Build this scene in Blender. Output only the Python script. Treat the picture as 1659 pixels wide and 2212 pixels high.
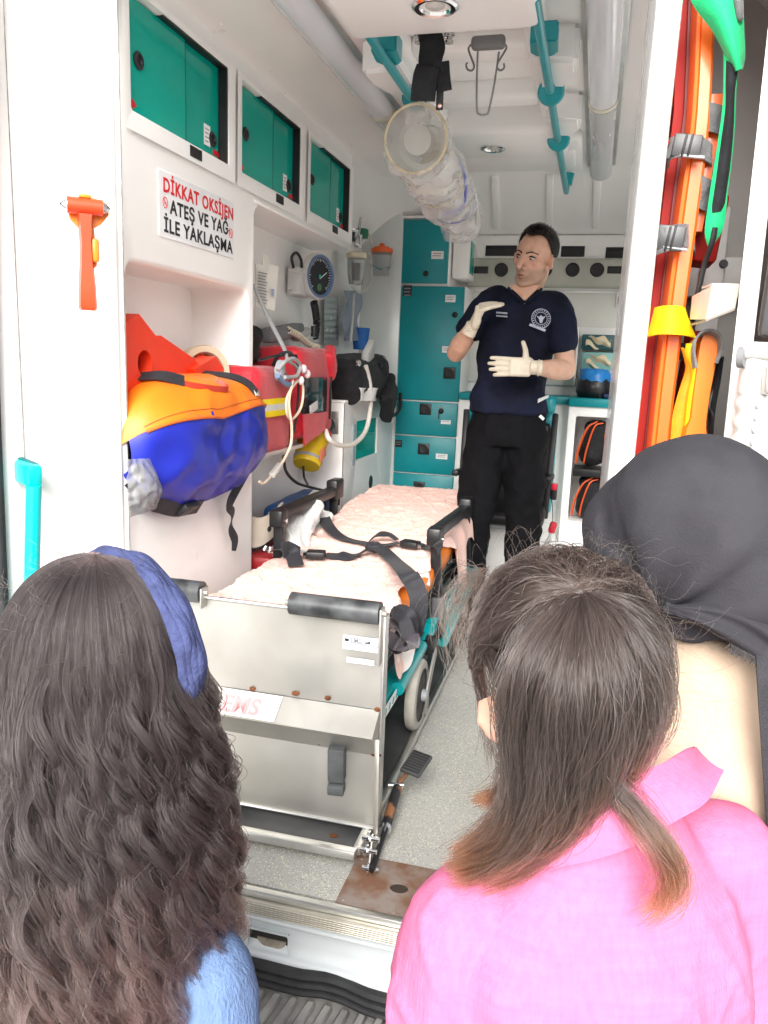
import bpy, bmesh, math, random
import numpy as np
from mathutils import Vector as V, Matrix, Euler, noise

random.seed(7)
scn = bpy.context.scene
for o in list(bpy.data.objects):
    bpy.data.objects.remove(o)

# ------------------------------------------------------------------ camera
LENS = 36.887
CAM_R = ((0.96603411, 0.08293251, -0.24474536),      # rows: world X, Y, Z in camera (right, down, forward)
         (0.25565088, -0.16856718, 0.95195994),
         (0.03769239, -0.98219515, -0.18404341))
CAM_POS = V((0.0, 0.0, 1.83))
cd = bpy.data.cameras.new('camera'); cam = bpy.data.objects.new('camera', cd)
scn.collection.objects.link(cam); scn.camera = cam
cd.sensor_fit = 'HORIZONTAL'; cd.sensor_width = 36.0; cd.lens = LENS
cd.clip_start = 0.05; cd.clip_end = 2000
m = Matrix.Identity(4)
for i in range(3):
    m[i][0] = CAM_R[i][0]; m[i][1] = -CAM_R[i][1]; m[i][2] = -CAM_R[i][2]; m[i][3] = CAM_POS[i]
cam.matrix_world = m

# ------------------------------------------------------------------ sky, sun, exposure
SUN_EL, SUN_AZ = math.radians(32), math.radians(174)     # azimuth clockwise from +Y: high behind the viewer
w = bpy.data.worlds.new('World'); scn.world = w; w.use_nodes = True
nt = w.node_tree; bg = nt.nodes['Background']
sky = nt.nodes.new('ShaderNodeTexSky'); sky.sky_type = 'NISHITA'; sky.sun_disc = False
sky.sun_elevation = SUN_EL; sky.sun_rotation = SUN_AZ
sky.dust_density = 6.0; sky.air_density = 1.0; sky.ozone_density = 1.0
hs = nt.nodes.new('ShaderNodeHueSaturation'); hs.inputs['Saturation'].default_value = 0.22
nt.links.new(sky.outputs[0], hs.inputs['Color']); nt.links.new(hs.outputs[0], bg.inputs[0])
bg.inputs[1].default_value = 0.10
sd = bpy.data.lights.new('sun', 'SUN'); sd.energy = 1.9; sd.angle = math.radians(40); sd.color = (1, .965, .92)
sun = bpy.data.objects.new('sun', sd); scn.collection.objects.link(sun)
sdir = V((math.sin(SUN_AZ)*math.cos(SUN_EL), math.cos(SUN_AZ)*math.cos(SUN_EL), math.sin(SUN_EL)))
sun.rotation_euler = (-sdir).to_track_quat('-Z', 'Y').to_euler()
scn.view_settings.view_transform = 'Standard'; scn.view_settings.look = 'None'
scn.view_settings.gamma = 1; scn.view_settings.use_curve_mapping = False
scn.view_settings.exposure = 1.5
scn.render.engine = 'CYCLES'
scn.cycles.max_bounces = 10; scn.cycles.diffuse_bounces = 7; scn.cycles.glossy_bounces = 4
scn.cycles.transmission_bounces = 8; scn.cycles.transparent_max_bounces = 12
scn.cycles.caustics_reflective = False; scn.cycles.caustics_refractive = False
scn.cycles.use_denoising = True
scn.cycles.sample_clamp_indirect = 6.0

# ------------------------------------------------------------------ helpers
PICW, PICH, PICF = 1659.0, 2212.0, 1699.856
def S(px, py, x=None, y=None, z=None):
    """Survey: the world point seen at (px, py) of the photograph that lies on the plane x=, y= or z=."""
    c = (px-PICW/2, py-PICH/2, PICF)
    d = V([sum(CAM_R[i][k]*c[k] for k in range(3)) for i in range(3)])
    ax, val = (0, x) if x is not None else (1, y) if y is not None else (2, z)
    return CAM_POS + d*((val-CAM_POS[ax])/d[ax])

COL = scn.collection
MATS = {}
def mat(name, col, rough=.5, metal=0., var=.08, vs=6., bump=0., bs=60., spec=.5, coat=0., sheen=0., alpha=1., trans=0., ior=1.45,
        col2=None, detail=4., emit=None, subs=0., aniso=0., rvar=.12, stretch=None, thr=None):
    """Principled material; colour drifts between col and col2 (or a darker col) by noise, with optional fine bump."""
    if name in MATS: return MATS[name]
    m = bpy.data.materials.new(name); m.use_nodes = True; t = m.node_tree; N = t.nodes; L = t.links
    b = N['Principled BSDF']; I = b.inputs
    I['Metallic'].default_value = metal; I['IOR'].default_value = ior
    I['Specular IOR Level'].default_value = spec; I['Coat Weight'].default_value = coat; I['Coat Roughness'].default_value = .08
    I['Sheen Weight'].default_value = sheen; I['Alpha'].default_value = alpha; I['Transmission Weight'].default_value = trans
    if subs: I['Subsurface Weight'].default_value = subs; I['Subsurface Radius'].default_value = (.6, .25, .15); I['Subsurface Scale'].default_value = .012
    tc = N.new('ShaderNodeTexCoord'); src = tc.outputs['Object']
    if stretch:
        mp = N.new('ShaderNodeMapping'); mp.inputs['Scale'].default_value = stretch; L.new(src, mp.inputs[0]); src = mp.outputs[0]
    nz = N.new('ShaderNodeTexNoise'); nz.inputs['Scale'].default_value = vs; nz.inputs['Detail'].default_value = detail
    L.new(src, nz.inputs[0])
    c1 = tuple(col[:3]); c2 = tuple(col2) if col2 else tuple(max(0, v*(1-var*2)) for v in c1)
    rp = N.new('ShaderNodeValToRGB'); e = rp.color_ramp.elements
    lo, hi = thr or (.35, .65)
    e[0].position = lo; e[1].position = hi; e[0].color = (*c2, 1); e[1].color = (*c1, 1)
    L.new(nz.outputs[0], rp.inputs[0]); L.new(rp.outputs[0], I['Base Color'])
    mr = N.new('ShaderNodeMapRange'); mr.inputs[3].default_value = max(.02, rough-rvar*rough); mr.inputs[4].default_value = min(1, rough+rvar*rough*2)
    nz2 = N.new('ShaderNodeTexNoise'); nz2.inputs['Scale'].default_value = vs*3.1; nz2.inputs['Detail'].default_value = 5
    L.new(src, nz2.inputs[0]); L.new(nz2.outputs[0], mr.inputs[0]); L.new(mr.outputs[0], I['Roughness'])
    if bump:
        nb = N.new('ShaderNodeTexNoise'); nb.inputs['Scale'].default_value = bs; nb.inputs['Detail'].default_value = 3
        L.new(src, nb.inputs[0])
        bp = N.new('ShaderNodeBump'); bp.inputs['Strength'].default_value = min(1, bump); bp.inputs['Distance'].default_value = .004*max(1, bump)
        L.new(nb.outputs[0], bp.inputs['Height']); L.new(bp.outputs[0], I['Normal'])
    if emit: I['Emission Color'].default_value = (*emit[:3], 1); I['Emission Strength'].default_value = emit[3]
    MATS[name] = m
    return m

def spl(pts, n=6, closed=False):
    """Catmull-Rom curve through pts."""
    P = [V(p) for p in pts]; out = []; k = len(P)
    rng = range(k if closed else k-1)
    for i in rng:
        a = P[(i-1) % k] if closed or i else P[0]*2-P[1]
        b, c = P[i], P[(i+1) % k]
        d = P[(i+2) % k] if closed or i+2 < k else c*2-b
        for j in range(n):
            t = j/n; t2 = t*t; t3 = t2*t
            out.append(.5*((2*b)+(-a+c)*t+(2*a-5*b+4*c-d)*t2+(-a+3*b-3*c+d)*t3))
    if not closed: out.append(P[-1].copy())
    return out

def frame_of(d, up=V((0, 0, 1))):
    d = d.normalized()
    if abs(d.dot(up)) > .97: up = V((1, 0, 0)) if abs(d.x) < .9 else V((0, 1, 0))
    a = d.cross(up).normalized(); return a, a.cross(d).normalized()

class MB:
    def __init__(self): self.bm = bmesh.new(); self.mi = 0
    def _f(self, vs):
        try:
            f = self.bm.faces.new(vs); f.material_index = self.mi; return f
        except ValueError: return None
    def box(self, c, s, rot=None, bev=0., seg=2, taper=None):
        """box centred at c with sizes s; rot = Euler tuple or Matrix; taper scales the top (x, y)."""
        b2 = bmesh.new(); bmesh.ops.create_cube(b2, size=1.0)
        for v in b2.verts:
            if taper and v.co.z > 0: v.co.x *= taper[0]; v.co.y *= taper[1]
            v.co = V((v.co.x*s[0], v.co.y*s[1], v.co.z*s[2]))
        if bev:
            bmesh.ops.bevel(b2, geom=list(b2.edges), offset=min(bev, .45*min(s)), segments=seg, affect='EDGES', profile=.5)
        R = Matrix.Identity(3) if rot is None else (Euler(rot).to_matrix() if not isinstance(rot, Matrix) else rot.to_3x3())
        return self._merge(b2, R, V(c))
    def _merge(self, b2, R, c):
        mp = {}
        for v in b2.verts: mp[v] = self.bm.verts.new(R @ v.co + c)
        for f in b2.faces: self._f([mp[v] for v in f.verts])
        b2.free(); return self
    def span(self, a, b, bev=0., seg=2):
        a, b = V(a), V(b)
        return self.box((a+b)/2, [abs(b[i]-a[i]) for i in range(3)], None, bev, seg)
    def beam(self, p0, p1, w, h, up=(0, 0, 1), bev=0.):
        p0, p1 = V(p0), V(p1); d = p1-p0; a, u = frame_of(d, V(up))
        R = Matrix((a, d.normalized(), u)).transposed()
        return self.box((p0+p1)/2, (w, d.length, h), R, bev)
    def ring(self, c, a, b, ra, rb, n, ph=0, pw=1.):
        def e(t): return math.copysign(abs(t)**pw, t)
        return [V(c)+a*(e(math.cos(2*math.pi*i/n+ph))*ra)+b*(e(math.sin(2*math.pi*i/n+ph))*rb) for i in range(n)]
    def loft(self, rings, cap=True, closed=False):
        R = [[self.bm.verts.new(p) for p in r] for r in rings]; n = len(R[0])
        for i in range(len(R)-(0 if closed else 1)):
            A, B = R[i], R[(i+1) % len(R)]
            for j in range(n): self._f((A[j], A[(j+1) % n], B[(j+1) % n], B[j]))
        if cap and not closed: self._f(R[0][::-1]); self._f(R[-1])
        return self
    def cyl(self, p0, p1, r, r2=None, n=16, cap=True):
        p0, p1 = V(p0), V(p1); a, b = frame_of(p1-p0); r2 = r if r2 is None else r2
        return self.loft([self.ring(p0, a, b, r, r, n), self.ring(p1, a, b, r2, r2, n)], cap)
    def tube(self, pts, r, n=8, closed=False, flat=1., cap=True, up=None):
        P = [V(p) for p in pts]; k = len(P); rs = r if isinstance(r, (list, tuple)) else [r]*k
        rings = []; a = None
        for i in range(k):
            d = (P[(i+1) % k]-P[i-1]) if closed or 0 < i < k-1 else (P[1]-P[0] if i == 0 else P[-1]-P[-2])
            if d.length < 1e-9: d = V((0, 0, 1))
            d.normalize()
            if up is not None: a, _ = frame_of(d, V(up))
            elif a is None: a, _ = frame_of(d)
            a = (a-d*a.dot(d)); a.normalize()
            rings.append(self.ring(P[i], a, a.cross(d), rs[i], rs[i]*flat, n))
        return self.loft(rings, cap, closed)
    def ribbon(self, pts, wdir, w, t=.003, n=0):
        """strap: sweeps a flat w x t section along pts; wdir = width direction (one or per point)."""
        P = spl(pts, n) if n else [V(p) for p in pts]; k = len(P)
        if isinstance(wdir[0], (int, float)): W = [V(wdir)]*k
        else:
            q = [V(d) for d in wdir]; W = []
            for i in range(k):
                f = i/(k-1)*(len(q)-1); j = min(int(f), len(q)-2); W.append(q[j].lerp(q[j+1], f-j))
        rings = []
        for i in range(k):
            d = (P[min(i+1, k-1)]-P[max(i-1, 0)]).normalized(); a = W[i]-d*W[i].dot(d); a.normalize(); b = a.cross(d)
            rings.append([P[i]+a*w/2+b*t/2, P[i]-a*w/2+b*t/2, P[i]-a*w/2-b*t/2, P[i]+a*w/2-b*t/2])
        return self.loft(rings)
    def prism(self, poly, ex):
        """poly: list of 3D points (planar), extruded by vector ex."""
        ex = V(ex); A = [self.bm.verts.new(V(p)) for p in poly]; B = [self.bm.verts.new(V(p)+ex) for p in poly]; n = len(A)
        self._f(A[::-1]); self._f(B)
        for j in range(n): self._f((A[j], A[(j+1) % n], B[(j+1) % n], B[j]))
        return self
    def lathe(self, c, axis, prof, n=24, cap=True):
        """prof: list of (radius, distance along axis)."""
        axis = V(axis).normalized(); a, b = frame_of(axis)
        return self.loft([self.ring(V(c)+axis*h, a, b, max(r, 1e-4), max(r, 1e-4), n) for r, h in prof], cap)
    def sph(self, c, r, rot=None, n=16, m=10):
        r = (r, r, r) if isinstance(r, (int, float)) else r; R = Matrix.Identity(3) if rot is None else (Euler(rot).to_matrix() if not isinstance(rot, Matrix) else rot.to_3x3())
        b2 = bmesh.new(); bmesh.ops.create_uvsphere(b2, u_segments=n, v_segments=m, radius=1)
        for v in b2.verts: v.co = V((v.co.x*r[0], v.co.y*r[1], v.co.z*r[2]))
        return self._merge(b2, R, V(c))
    def surf(self, f, nu, nv, thick=0.):
        """grid surface f(u, v) -> point, u and v in 0..1; thick makes it a sheet."""
        G = [[V(f(i/nu, j/nv)) for j in range(nv+1)] for i in range(nu+1)]
        if not thick:
            Q = [[self.bm.verts.new(p) for p in r] for r in G]
            for i in range(nu):
                for j in range(nv): self._f((Q[i][j], Q[i+1][j], Q[i+1][j+1], Q[i][j+1]))
            return self
        Nn = [[None]*(nv+1) for _ in range(nu+1)]
        for i in range(nu+1):
            for j in range(nv+1):
                du = G[min(i+1, nu)][j]-G[max(i-1, 0)][j]; dv = G[i][min(j+1, nv)]-G[i][max(j-1, 0)]
                q = du.cross(dv); Nn[i][j] = q.normalized() if q.length > 1e-12 else V((0, 0, 1))
        A = [[self.bm.verts.new(G[i][j]) for j in range(nv+1)] for i in range(nu+1)]
        B = [[self.bm.verts.new(G[i][j]-Nn[i][j]*thick) for j in range(nv+1)] for i in range(nu+1)]
        for i in range(nu):
            for j in range(nv):
                self._f((A[i][j], A[i+1][j], A[i+1][j+1], A[i][j+1])); self._f((B[i][j], B[i][j+1], B[i+1][j+1], B[i+1][j]))
        for i in range(nu):
            self._f((A[i+1][0], A[i][0], B[i][0], B[i+1][0])); self._f((A[i][nv], A[i+1][nv], B[i+1][nv], B[i][nv]))
        for j in range(nv):
            self._f((A[0][j], A[0][j+1], B[0][j+1], B[0][j])); self._f((A[nu][j+1], A[nu][j], B[nu][j], B[nu][j+1]))
        return self
    def warp(self, fn):
        for v in self.bm.verts: v.co = V(fn(v.co))
        return self
    def build(self, name, mt, parent=None, smooth=38, loc=None, sub=0):
        bm = self.bm; bmesh.ops.recalc_face_normals(bm, faces=list(bm.faces))
        me = bpy.data.meshes.new(name); bm.to_mesh(me); bm.free()
        for q in (mt if isinstance(mt, (list, tuple)) else [mt]): me.materials.append(q)
        if smooth:
            me.polygons.foreach_set('use_smooth', [True]*len(me.polygons))
            if smooth < 179: me.set_sharp_from_angle(angle=math.radians(smooth))
        o = bpy.data.objects.new(name, me); COL.objects.link(o)
        if parent: attach(o, parent)
        if sub:
            md = o.modifiers.new('sub', 'SUBSURF'); md.levels = md.render_levels = sub
        return o

def attach(o, parent):
    o.parent = parent
    pm = Matrix.Translation(parent.location) if parent.type == 'EMPTY' else parent_world(parent)
    o.matrix_parent_inverse = pm.inverted()
def parent_world(o):
    m = o.matrix_basis.copy()
    return m if o.parent is None else parent_world(o.parent) @ o.matrix_parent_inverse @ m
def tag(o, label, cat=None, group=None, kind=None):
    o['label'] = label
    if cat: o['category'] = cat
    if group: o['group'] = group
    if kind: o['kind'] = kind
    return o
def thing(name, label, cat, loc=(0, 0, 0), group=None):
    o = bpy.data.objects.new(name, None); COL.objects.link(o); o.location = loc; o.empty_display_size = .05
    return tag(o, label, cat, group)

def text(name, s, size, origin, right, up, mt, parent, bold=0., sx=1., align='LEFT', depth=.0006, space=1.):
    """flat lettering: origin = baseline start, right and up = unit directions in the plane it is printed on."""
    cu = bpy.data.curves.new(name, 'FONT'); cu.body = s; cu.size = size; cu.offset = bold; cu.extrude = depth/2; cu.align_x = align
    cu.resolution_u = 3; cu.space_character = space
    t = bpy.data.objects.new(name+'_tmp', cu); COL.objects.link(t)
    dg = bpy.context.evaluated_depsgraph_get(); me = bpy.data.meshes.new_from_object(t.evaluated_get(dg))
    bpy.data.objects.remove(t); bpy.data.curves.remove(cu)
    r, u = V(right).normalized(), V(up).normalized(); n = r.cross(u)
    M4 = Matrix(((r.x*sx, u.x, n.x, 0), (r.y*sx, u.y, n.y, 0), (r.z*sx, u.z, n.z, 0), (0, 0, 0, 1))); M4.translation = V(origin)+n*.0008
    me.transform(M4); me.materials.clear(); me.materials.append(mt)
    o = bpy.data.objects.new(name, me); COL.objects.link(o)
    if parent: attach(o, parent)
    return o
def textw(s, size, space=1.):
    cu = bpy.data.curves.new('t', 'FONT'); cu.body = s; cu.size = size; cu.space_character = space
    t = bpy.data.objects.new('t', cu); COL.objects.link(t); bpy.context.view_layer.update(); w = t.dimensions.x
    bpy.data.objects.remove(t); bpy.data.curves.remove(cu); return w

# ------------------------------------------------------------------ shared materials
WHITE = mat('white_grp', (.88, .873, .855), .28, var=.025, vs=3.5, detail=9, bump=.05, bs=9, coat=.25)
WHITE2 = mat('white_lid', (.86, .855, .84), .35, var=.02, vs=5)
CEILW = mat('ceiling_grp', (.89, .885, .875), .3, var=.02, vs=2, bump=.06, bs=5, coat=.2)
PAINT = mat('white_paint', (.82, .82, .81), .22, var=.03, vs=3, coat=.5)
TEAL = mat('teal_powder_coat', (.0, .245, .275), .38, var=.05, vs=9)
TEALB = mat('teal_bar', (.0, .29, .33), .3, var=.05, vs=9, coat=.3)
BLACK = mat('black_plastic', (.012, .012, .014), .42, var=.2, vs=20)
RUBBER = mat('black_rubber', (.022, .023, .025), .62, var=.25, vs=15, bump=.15, bs=120)
WEB = mat('black_webbing', (.018, .018, .024), .6, var=.2, vs=40, bump=.5, bs=420, sheen=.05, stretch=(1, 1, 1))
STEEL = mat('brushed_steel', (.62, .60, .56), .34, 1., var=.12, vs=5, bump=.05, bs=90, rvar=.35)
CHROME = mat('chrome', (.75, .75, .76), .12, 1., var=.04)
GREYP = mat('grey_plastic', (.33, .34, .36), .45, var=.08, vs=12)
CREAM = mat('cream_plastic', (.62, .56, .44), .42, var=.06, vs=10)
LABELW = mat('label_paper', (.80, .80, .80), .55, var=.03, vs=20)
INKK = mat('black_ink', (.015, .015, .017), .5, var=.1)
INKR = mat('red_ink', (.62, .008, .02), .45, var=.05)
INKG = mat('grey_ink', (.25, .26, .28), .6, var=.1)
F = 0.68
XA, YA, ZA = V((1, 0, 0)), V((0, 1, 0)), V((0, 0, 1))
# ================================================================== the ambulance
def rrect(u0, v0, u1, v1, r, k=5):
    out = []
    for cu, cv, a0 in ((u1-r, v1-r, 0), (u0+r, v1-r, 90), (u0+r, v0+r, 180), (u1-r, v0+r, 270)):
        for i in range(k):
            a = math.radians(a0+90*i/(k-1)); out.append((cu+r*math.cos(a), cv+r*math.sin(a)))
    return out
def holepanel(mb, to3, outer, inner, r, depth, lip=.012, back=True, k=5):
    """flat panel with a rounded opening whose edge rolls inward; w grows into the opening."""
    u0, v0, u1, v1 = outer; cor = [(u1, v1), (u0, v1), (u0, v0), (u1, v0)]
    ins = rrect(*inner, r, k); n = len(ins)
    O = [mb.bm.verts.new(to3(*c, 0)) for c in cor]
    grow = lambda d: rrect(inner[0]-d, inner[1]-d, inner[2]+d, inner[3]+d, r+d, k)
    rings = [[mb.bm.verts.new(to3(a, b, 0)) for a, b in grow(lip)]]
    for q in (.38, .7, 1.):
        a = q*math.pi/2; rings.append([mb.bm.verts.new(to3(x, y, lip*(1-math.cos(a)))) for x, y in grow(lip*(1-math.sin(a)))])
    rings.append([mb.bm.verts.new(to3(x, y, depth)) for x, y in ins])
    for j in range(n):
        c, c2 = j//k, ((j+1) % n)//k
        mb._f((O[c], rings[0][j], rings[0][(j+1) % n])) if c == c2 else mb._f((O[c], rings[0][j], rings[0][(j+1) % n], O[c2]))
        for A, B in zip(rings, rings[1:]): mb._f((A[j], B[j], B[(j+1) % n], A[(j+1) % n]))
    if back: mb._f(rings[-1])
    return mb

XC = -.41                       # centre line of the van
FLOOR_M = None
def floor_material():
    m = mat('speckled_vinyl', (.47, .47, .44), .42, var=.06, vs=3, bump=.12, bs=150, rvar=.25)
    t = m.node_tree; N = t.nodes; L = t.links; b = N['Principled BSDF']; old = b.inputs['Base Color'].links[0].from_socket
    tc = [n for n in N if n.type == 'TEX_COORD'][0]
    prev = old
    for sc, th, colr in ((230, .075, (.74, .74, .68)), (170, .055, (.70, .66, .42)), (300, .06, (.12, .12, .11))):
        vo = N.new('ShaderNodeTexVoronoi'); vo.inputs['Scale'].default_value = sc; L.new(tc.outputs['Object'], vo.inputs['Vector'])
        wn = N.new('ShaderNodeSeparateColor'); L.new(vo.outputs['Color'], wn.inputs[0])
        a = N.new('ShaderNodeMath'); a.operation = 'LESS_THAN'; L.new(vo.outputs['Distance'], a.inputs[0]); a.inputs[1].default_value = .36
        bb = N.new('ShaderNodeMath'); bb.operation = 'LESS_THAN'; L.new(wn.outputs[0], bb.inputs[0]); bb.inputs[1].default_value = th*3.4
        mu = N.new('ShaderNodeMath'); mu.operation = 'MULTIPLY'; L.new(a.outputs[0], mu.inputs[0]); L.new(bb.outputs[0], mu.inputs[1])
        mx = N.new('ShaderNodeMix'); mx.data_type = 'RGBA'; L.new(mu.outputs[0], mx.inputs[0]); L.new(prev, mx.inputs[6]); mx.inputs[7].default_value = (*colr, 1)
        prev = mx.outputs[2]
    L.new(prev, b.inputs['Base Color']); return m

ground = MB().span((-1500, -1500, -.02), (1500, 1500, 0)).build('ground', mat('pale_bounce_ground', (.58, .57, .545), .85, var=.12, vs=2, bump=.4, bs=200), smooth=0)  # unseen ground, made pale to bounce daylight up into the van
tag(ground, 'ground under the ambulance, made pale to bounce light inside', kind='structure')

van = thing('ambulance', 'white ambulance seen through its open rear doorway', 'ambulance', (XC, 1.5, 0))
RY, BY, CZ = 1.43, 4.60, 2.76        # rear edge, bulkhead, ceiling
LW, RW = -1.36, .46
MB().span((LW, RY+.03, F-.06), (RW, BY, F)).build('floor', floor_material(), van, 0)
MB().span((LW-.08, RY+.1, .3), (LW, BY+.1, CZ+.1)).build('side_wall', WHITE, van)
# right wall: an unseen sliding-door opening, added to let daylight in, between y 2.15 and 4.15, behind the storage partition
mb = MB(); mb.span((RW, RY+.1, .3), (RW+.08, 2.15, CZ+.1)); mb.span((RW, 4.15, .3), (RW+.08, BY+.1, CZ+.1))
mb.span((RW, 2.15, 2.58), (RW+.08, 4.15, CZ+.1)); mb.span((RW, 2.15, .3), (RW+.08, 4.15, F-.02)); mb.build('side_wall', WHITE, van)
# roof: flat with coves to the walls, a curved nose falling to the bulkhead
def roof(u, v):
    x = LW+.02+(RW-LW-.04)*u; y = RY+.06+(BY-RY)*v
    e = min(x-LW, RW-x); z = CZ
    if e < .42: z -= .30*(1-e/.42)**2
    if y > 3.88: z -= .20*((y-3.88)/.72)**1.15
    return (x, y, z)
MB().surf(roof, 40, 36).build('ceiling', CEILW, van, 60)
MB().span((LW-.1, RY+.05, CZ+.03), (RW+.1, BY+.1, CZ+.08)).build('roof', PAINT, van)
# moulded ridges and blistered patches of the curved nose
for px in (1075, 1190, 1290):
    a, b = S(px, 395, y=4.1), S(px-4, 490, y=4.5)
    MB().beam((a.x, 3.98, roof(.5, (3.98-RY-.06)/(BY-RY))[2]-.004), (b.x, 4.52, roof(.5, (4.52-RY-.06)/(BY-RY))[2]-.004), .035, .014, bev=.006).build('ceiling_rib', CEILW, van)
# bulkhead
MB().span((LW, BY, .3), (RW, BY+.06, CZ)).build('bulkhead', WHITE, van)
b0, b1 = S(1010, 518, y=BY-.02), S(1360, 700, y=BY-.02)
MB().span((b0.x, BY-.03, 2.27), (.42, BY, 2.56), .02).build('bulkhead_panel', WHITE, van)
MB().span((b0.x, BY-.022, 1.75), (.42, BY-.0, 2.255), .012).build('bulkhead_panel', mat('bulkhead_cream', (.70, .70, .655), .35, var=.03), van)

# rear pillars: left one is a wide moulded trim, rounded into the cabinet column
prof = [(-1.30, 1.44), (-1.262, 1.452), (-1.243, 1.462), (-1.232, 1.478), (-1.229, 1.5), (-1.222, 1.525), (-1.205, 1.56), (-1.18, 1.602), (-1.155, 1.642), (-1.135, 1.672), (-1.118, 1.692), (-1.106, 1.702), (-1.1005, 1.712)]
prof = [(V(p).x, V(p).y) for p in spl([(a, b, 0) for a, b in prof], 3)]
def trim(u, v):
    i = u*(len(prof)-1); j = min(int(i), len(prof)-2); t = i-j
    x = prof[j][0]*(1-t)+prof[j+1][0]*t; y = prof[j][1]*(1-t)+prof[j+1][1]*t
    z = .45+(CZ-.45)*v
    # shallow swelling of the upper moulding
    s = max(0, min(1, (u-.42)/.1))*max(0, min(1, (.93-u)/.08)); q = max(0, min(1, (2.56-z)/.12))*max(0, min(1, (z-.9)/.1))
    d = .012*(s*s*(3-2*s))*(q*q*(3-2*q)); return (x+d*.85, y-d*.55, z)
MB().surf(trim, 60, 60).build('rear_pillar', WHITE, van, 70)
MB().tube([(-1.1003, 1.7135, F), (-1.1003, 1.7135, 2.7)], .0014, 6).build('panel_joint', mat('joint_sealant', (.30, .295, .28), .6, var=.3, vs=30), van)
MB().tube([(-1.2278, 1.503, F), (-1.2278, 1.503, 2.6)], .0012, 6).build('panel_joint', mat('joint_sealant', (.3, .3, .3)), van)
pts = [(-1.262, 1.436, .5), (-1.25, 1.436, 1.2), (-1.242, 1.436, 1.8), (-1.225, 1.436, 2.3), (-1.19, 1.436, 2.62), (-1.12, 1.436, 2.74)]
MB().tube(spl(pts, 8), .013, 10).build('door_seal', RUBBER, van)
for p in ((42, 410), (34, 120), (52, 760)):
    c = S(*p, y=1.505); MB().sph(c, (.006, .004, .006), n=10, m=6).build('screw_cap', WHITE2, van)
# header above the doorway (out of frame) and the storage partition post
MB().span((-1.36, 1.44, 2.74), (.46, 1.52, 2.95), .02).build('door_header', PAINT, van)
mb = MB(); a = S(1425, 0, y=1.5); 
def post(u, v):
    z = .5+2.2*v; t = (z-.5)/2.2; x0 = .024+.024*t; wd = .050-.006*t
    q = [(0, .60), (0, .03), (.004, .012), (.014, .002), (.5, 0), (.72, .0), (.76, .004), (.80, .0), (.95, .003), (1, .02), (1, .60)]
    q = [(.0, .60), (.0, .03), (.06, .01), (.2, .0), (.72, .0), (.75, .004), (.78, .0), (.94, .003), (1, .02), (1, .60)]
    i = u*(len(q)-1); j = min(int(i), len(q)-2); f = i-j
    return (x0+wd*(q[j][0]*(1-f)+q[j+1][0]*f), 1.5+(q[j][1]*(1-f)+q[j+1][1]*f), z)
mb.surf(post, 27, 4).build('partition', PAINT, van, 30)
# storage bay behind the right post: back wall, liner
LINER = mat('grey_liner', (.36, .345, .33), .6, var=.06, vs=4)
MB().span((.075, 2.08, .4), (.46, 2.12, 2.72)).build('storage_bay_wall', LINER, van)
MB().span((.345, 1.56, 1.3), (.46, 2.08, 2.7), .03).build('wheel_arch_liner', LINER, van)
RUSTY = mat('chipped_white_paint', (.84, .83, .80), .35, col2=(.50, .24, .08), vs=28, detail=9, thr=(.27, .31))
MB().prism([(.235, 1.475, .5), (.262, 1.455, .5), (.268, 1.5, .5), (.255, 1.52, .5)], (-.018, 0, 2.2)).build('rear_pillar', RUSTY, van)
# lip below: floor end profile, ribbed tread, painted sill, seal, ribbed bumper step
ALU = mat('aluminium', (.66, .66, .64), .36, 1., var=.08, vs=7)
TREAD = mat('tread_alu', (.60, .57, .49), .42, .85, var=.1, vs=12)
sx0, sx1 = -1.26, .26
MB().span((sx0, RY+.001, F-.012), (sx1, RY+.017, F+.006), .003).build('edge_trim', ALU, van)
tr = MB().span((sx0, RY-.010, F-.044), (sx1, RY+.02, F-.0125), .003).build('tread', TREAD, van)
for i in range(6):
    z = F-.015-i*.0049; MB().span((sx0, RY-.0130, z-.0030), (sx1, RY-.0095, z), .001, 1).build('tread_rib', TREAD, tr)
SILL = mat('sill_paint', (.56, .60, .615), .3, var=.05, vs=4, coat=.3)
mb = MB()
def sill(u, v):
    q = [(-.004, -.043), (-.012, -.046), (-.012, -.055), (-.004, -.062), (-.001, -.075), (-.002, -.112), (-.008, -.122), (-.022, -.127), (-.026, -.145), (-.02, -.17)]
    i = v*(len(q)-1); j = min(int(i), len(q)-2); f = i-j
    x = sx0+(sx1-sx0)*u
    return (x, RY+q[j][0]*(1-f)+q[j+1][0]*f, F+q[j][1]*(1-f)+q[j+1][1]*f+.003*math.sin(x*5))
mb.surf(sill, 40, 27).build('sill', SILL, van, 60)
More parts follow.
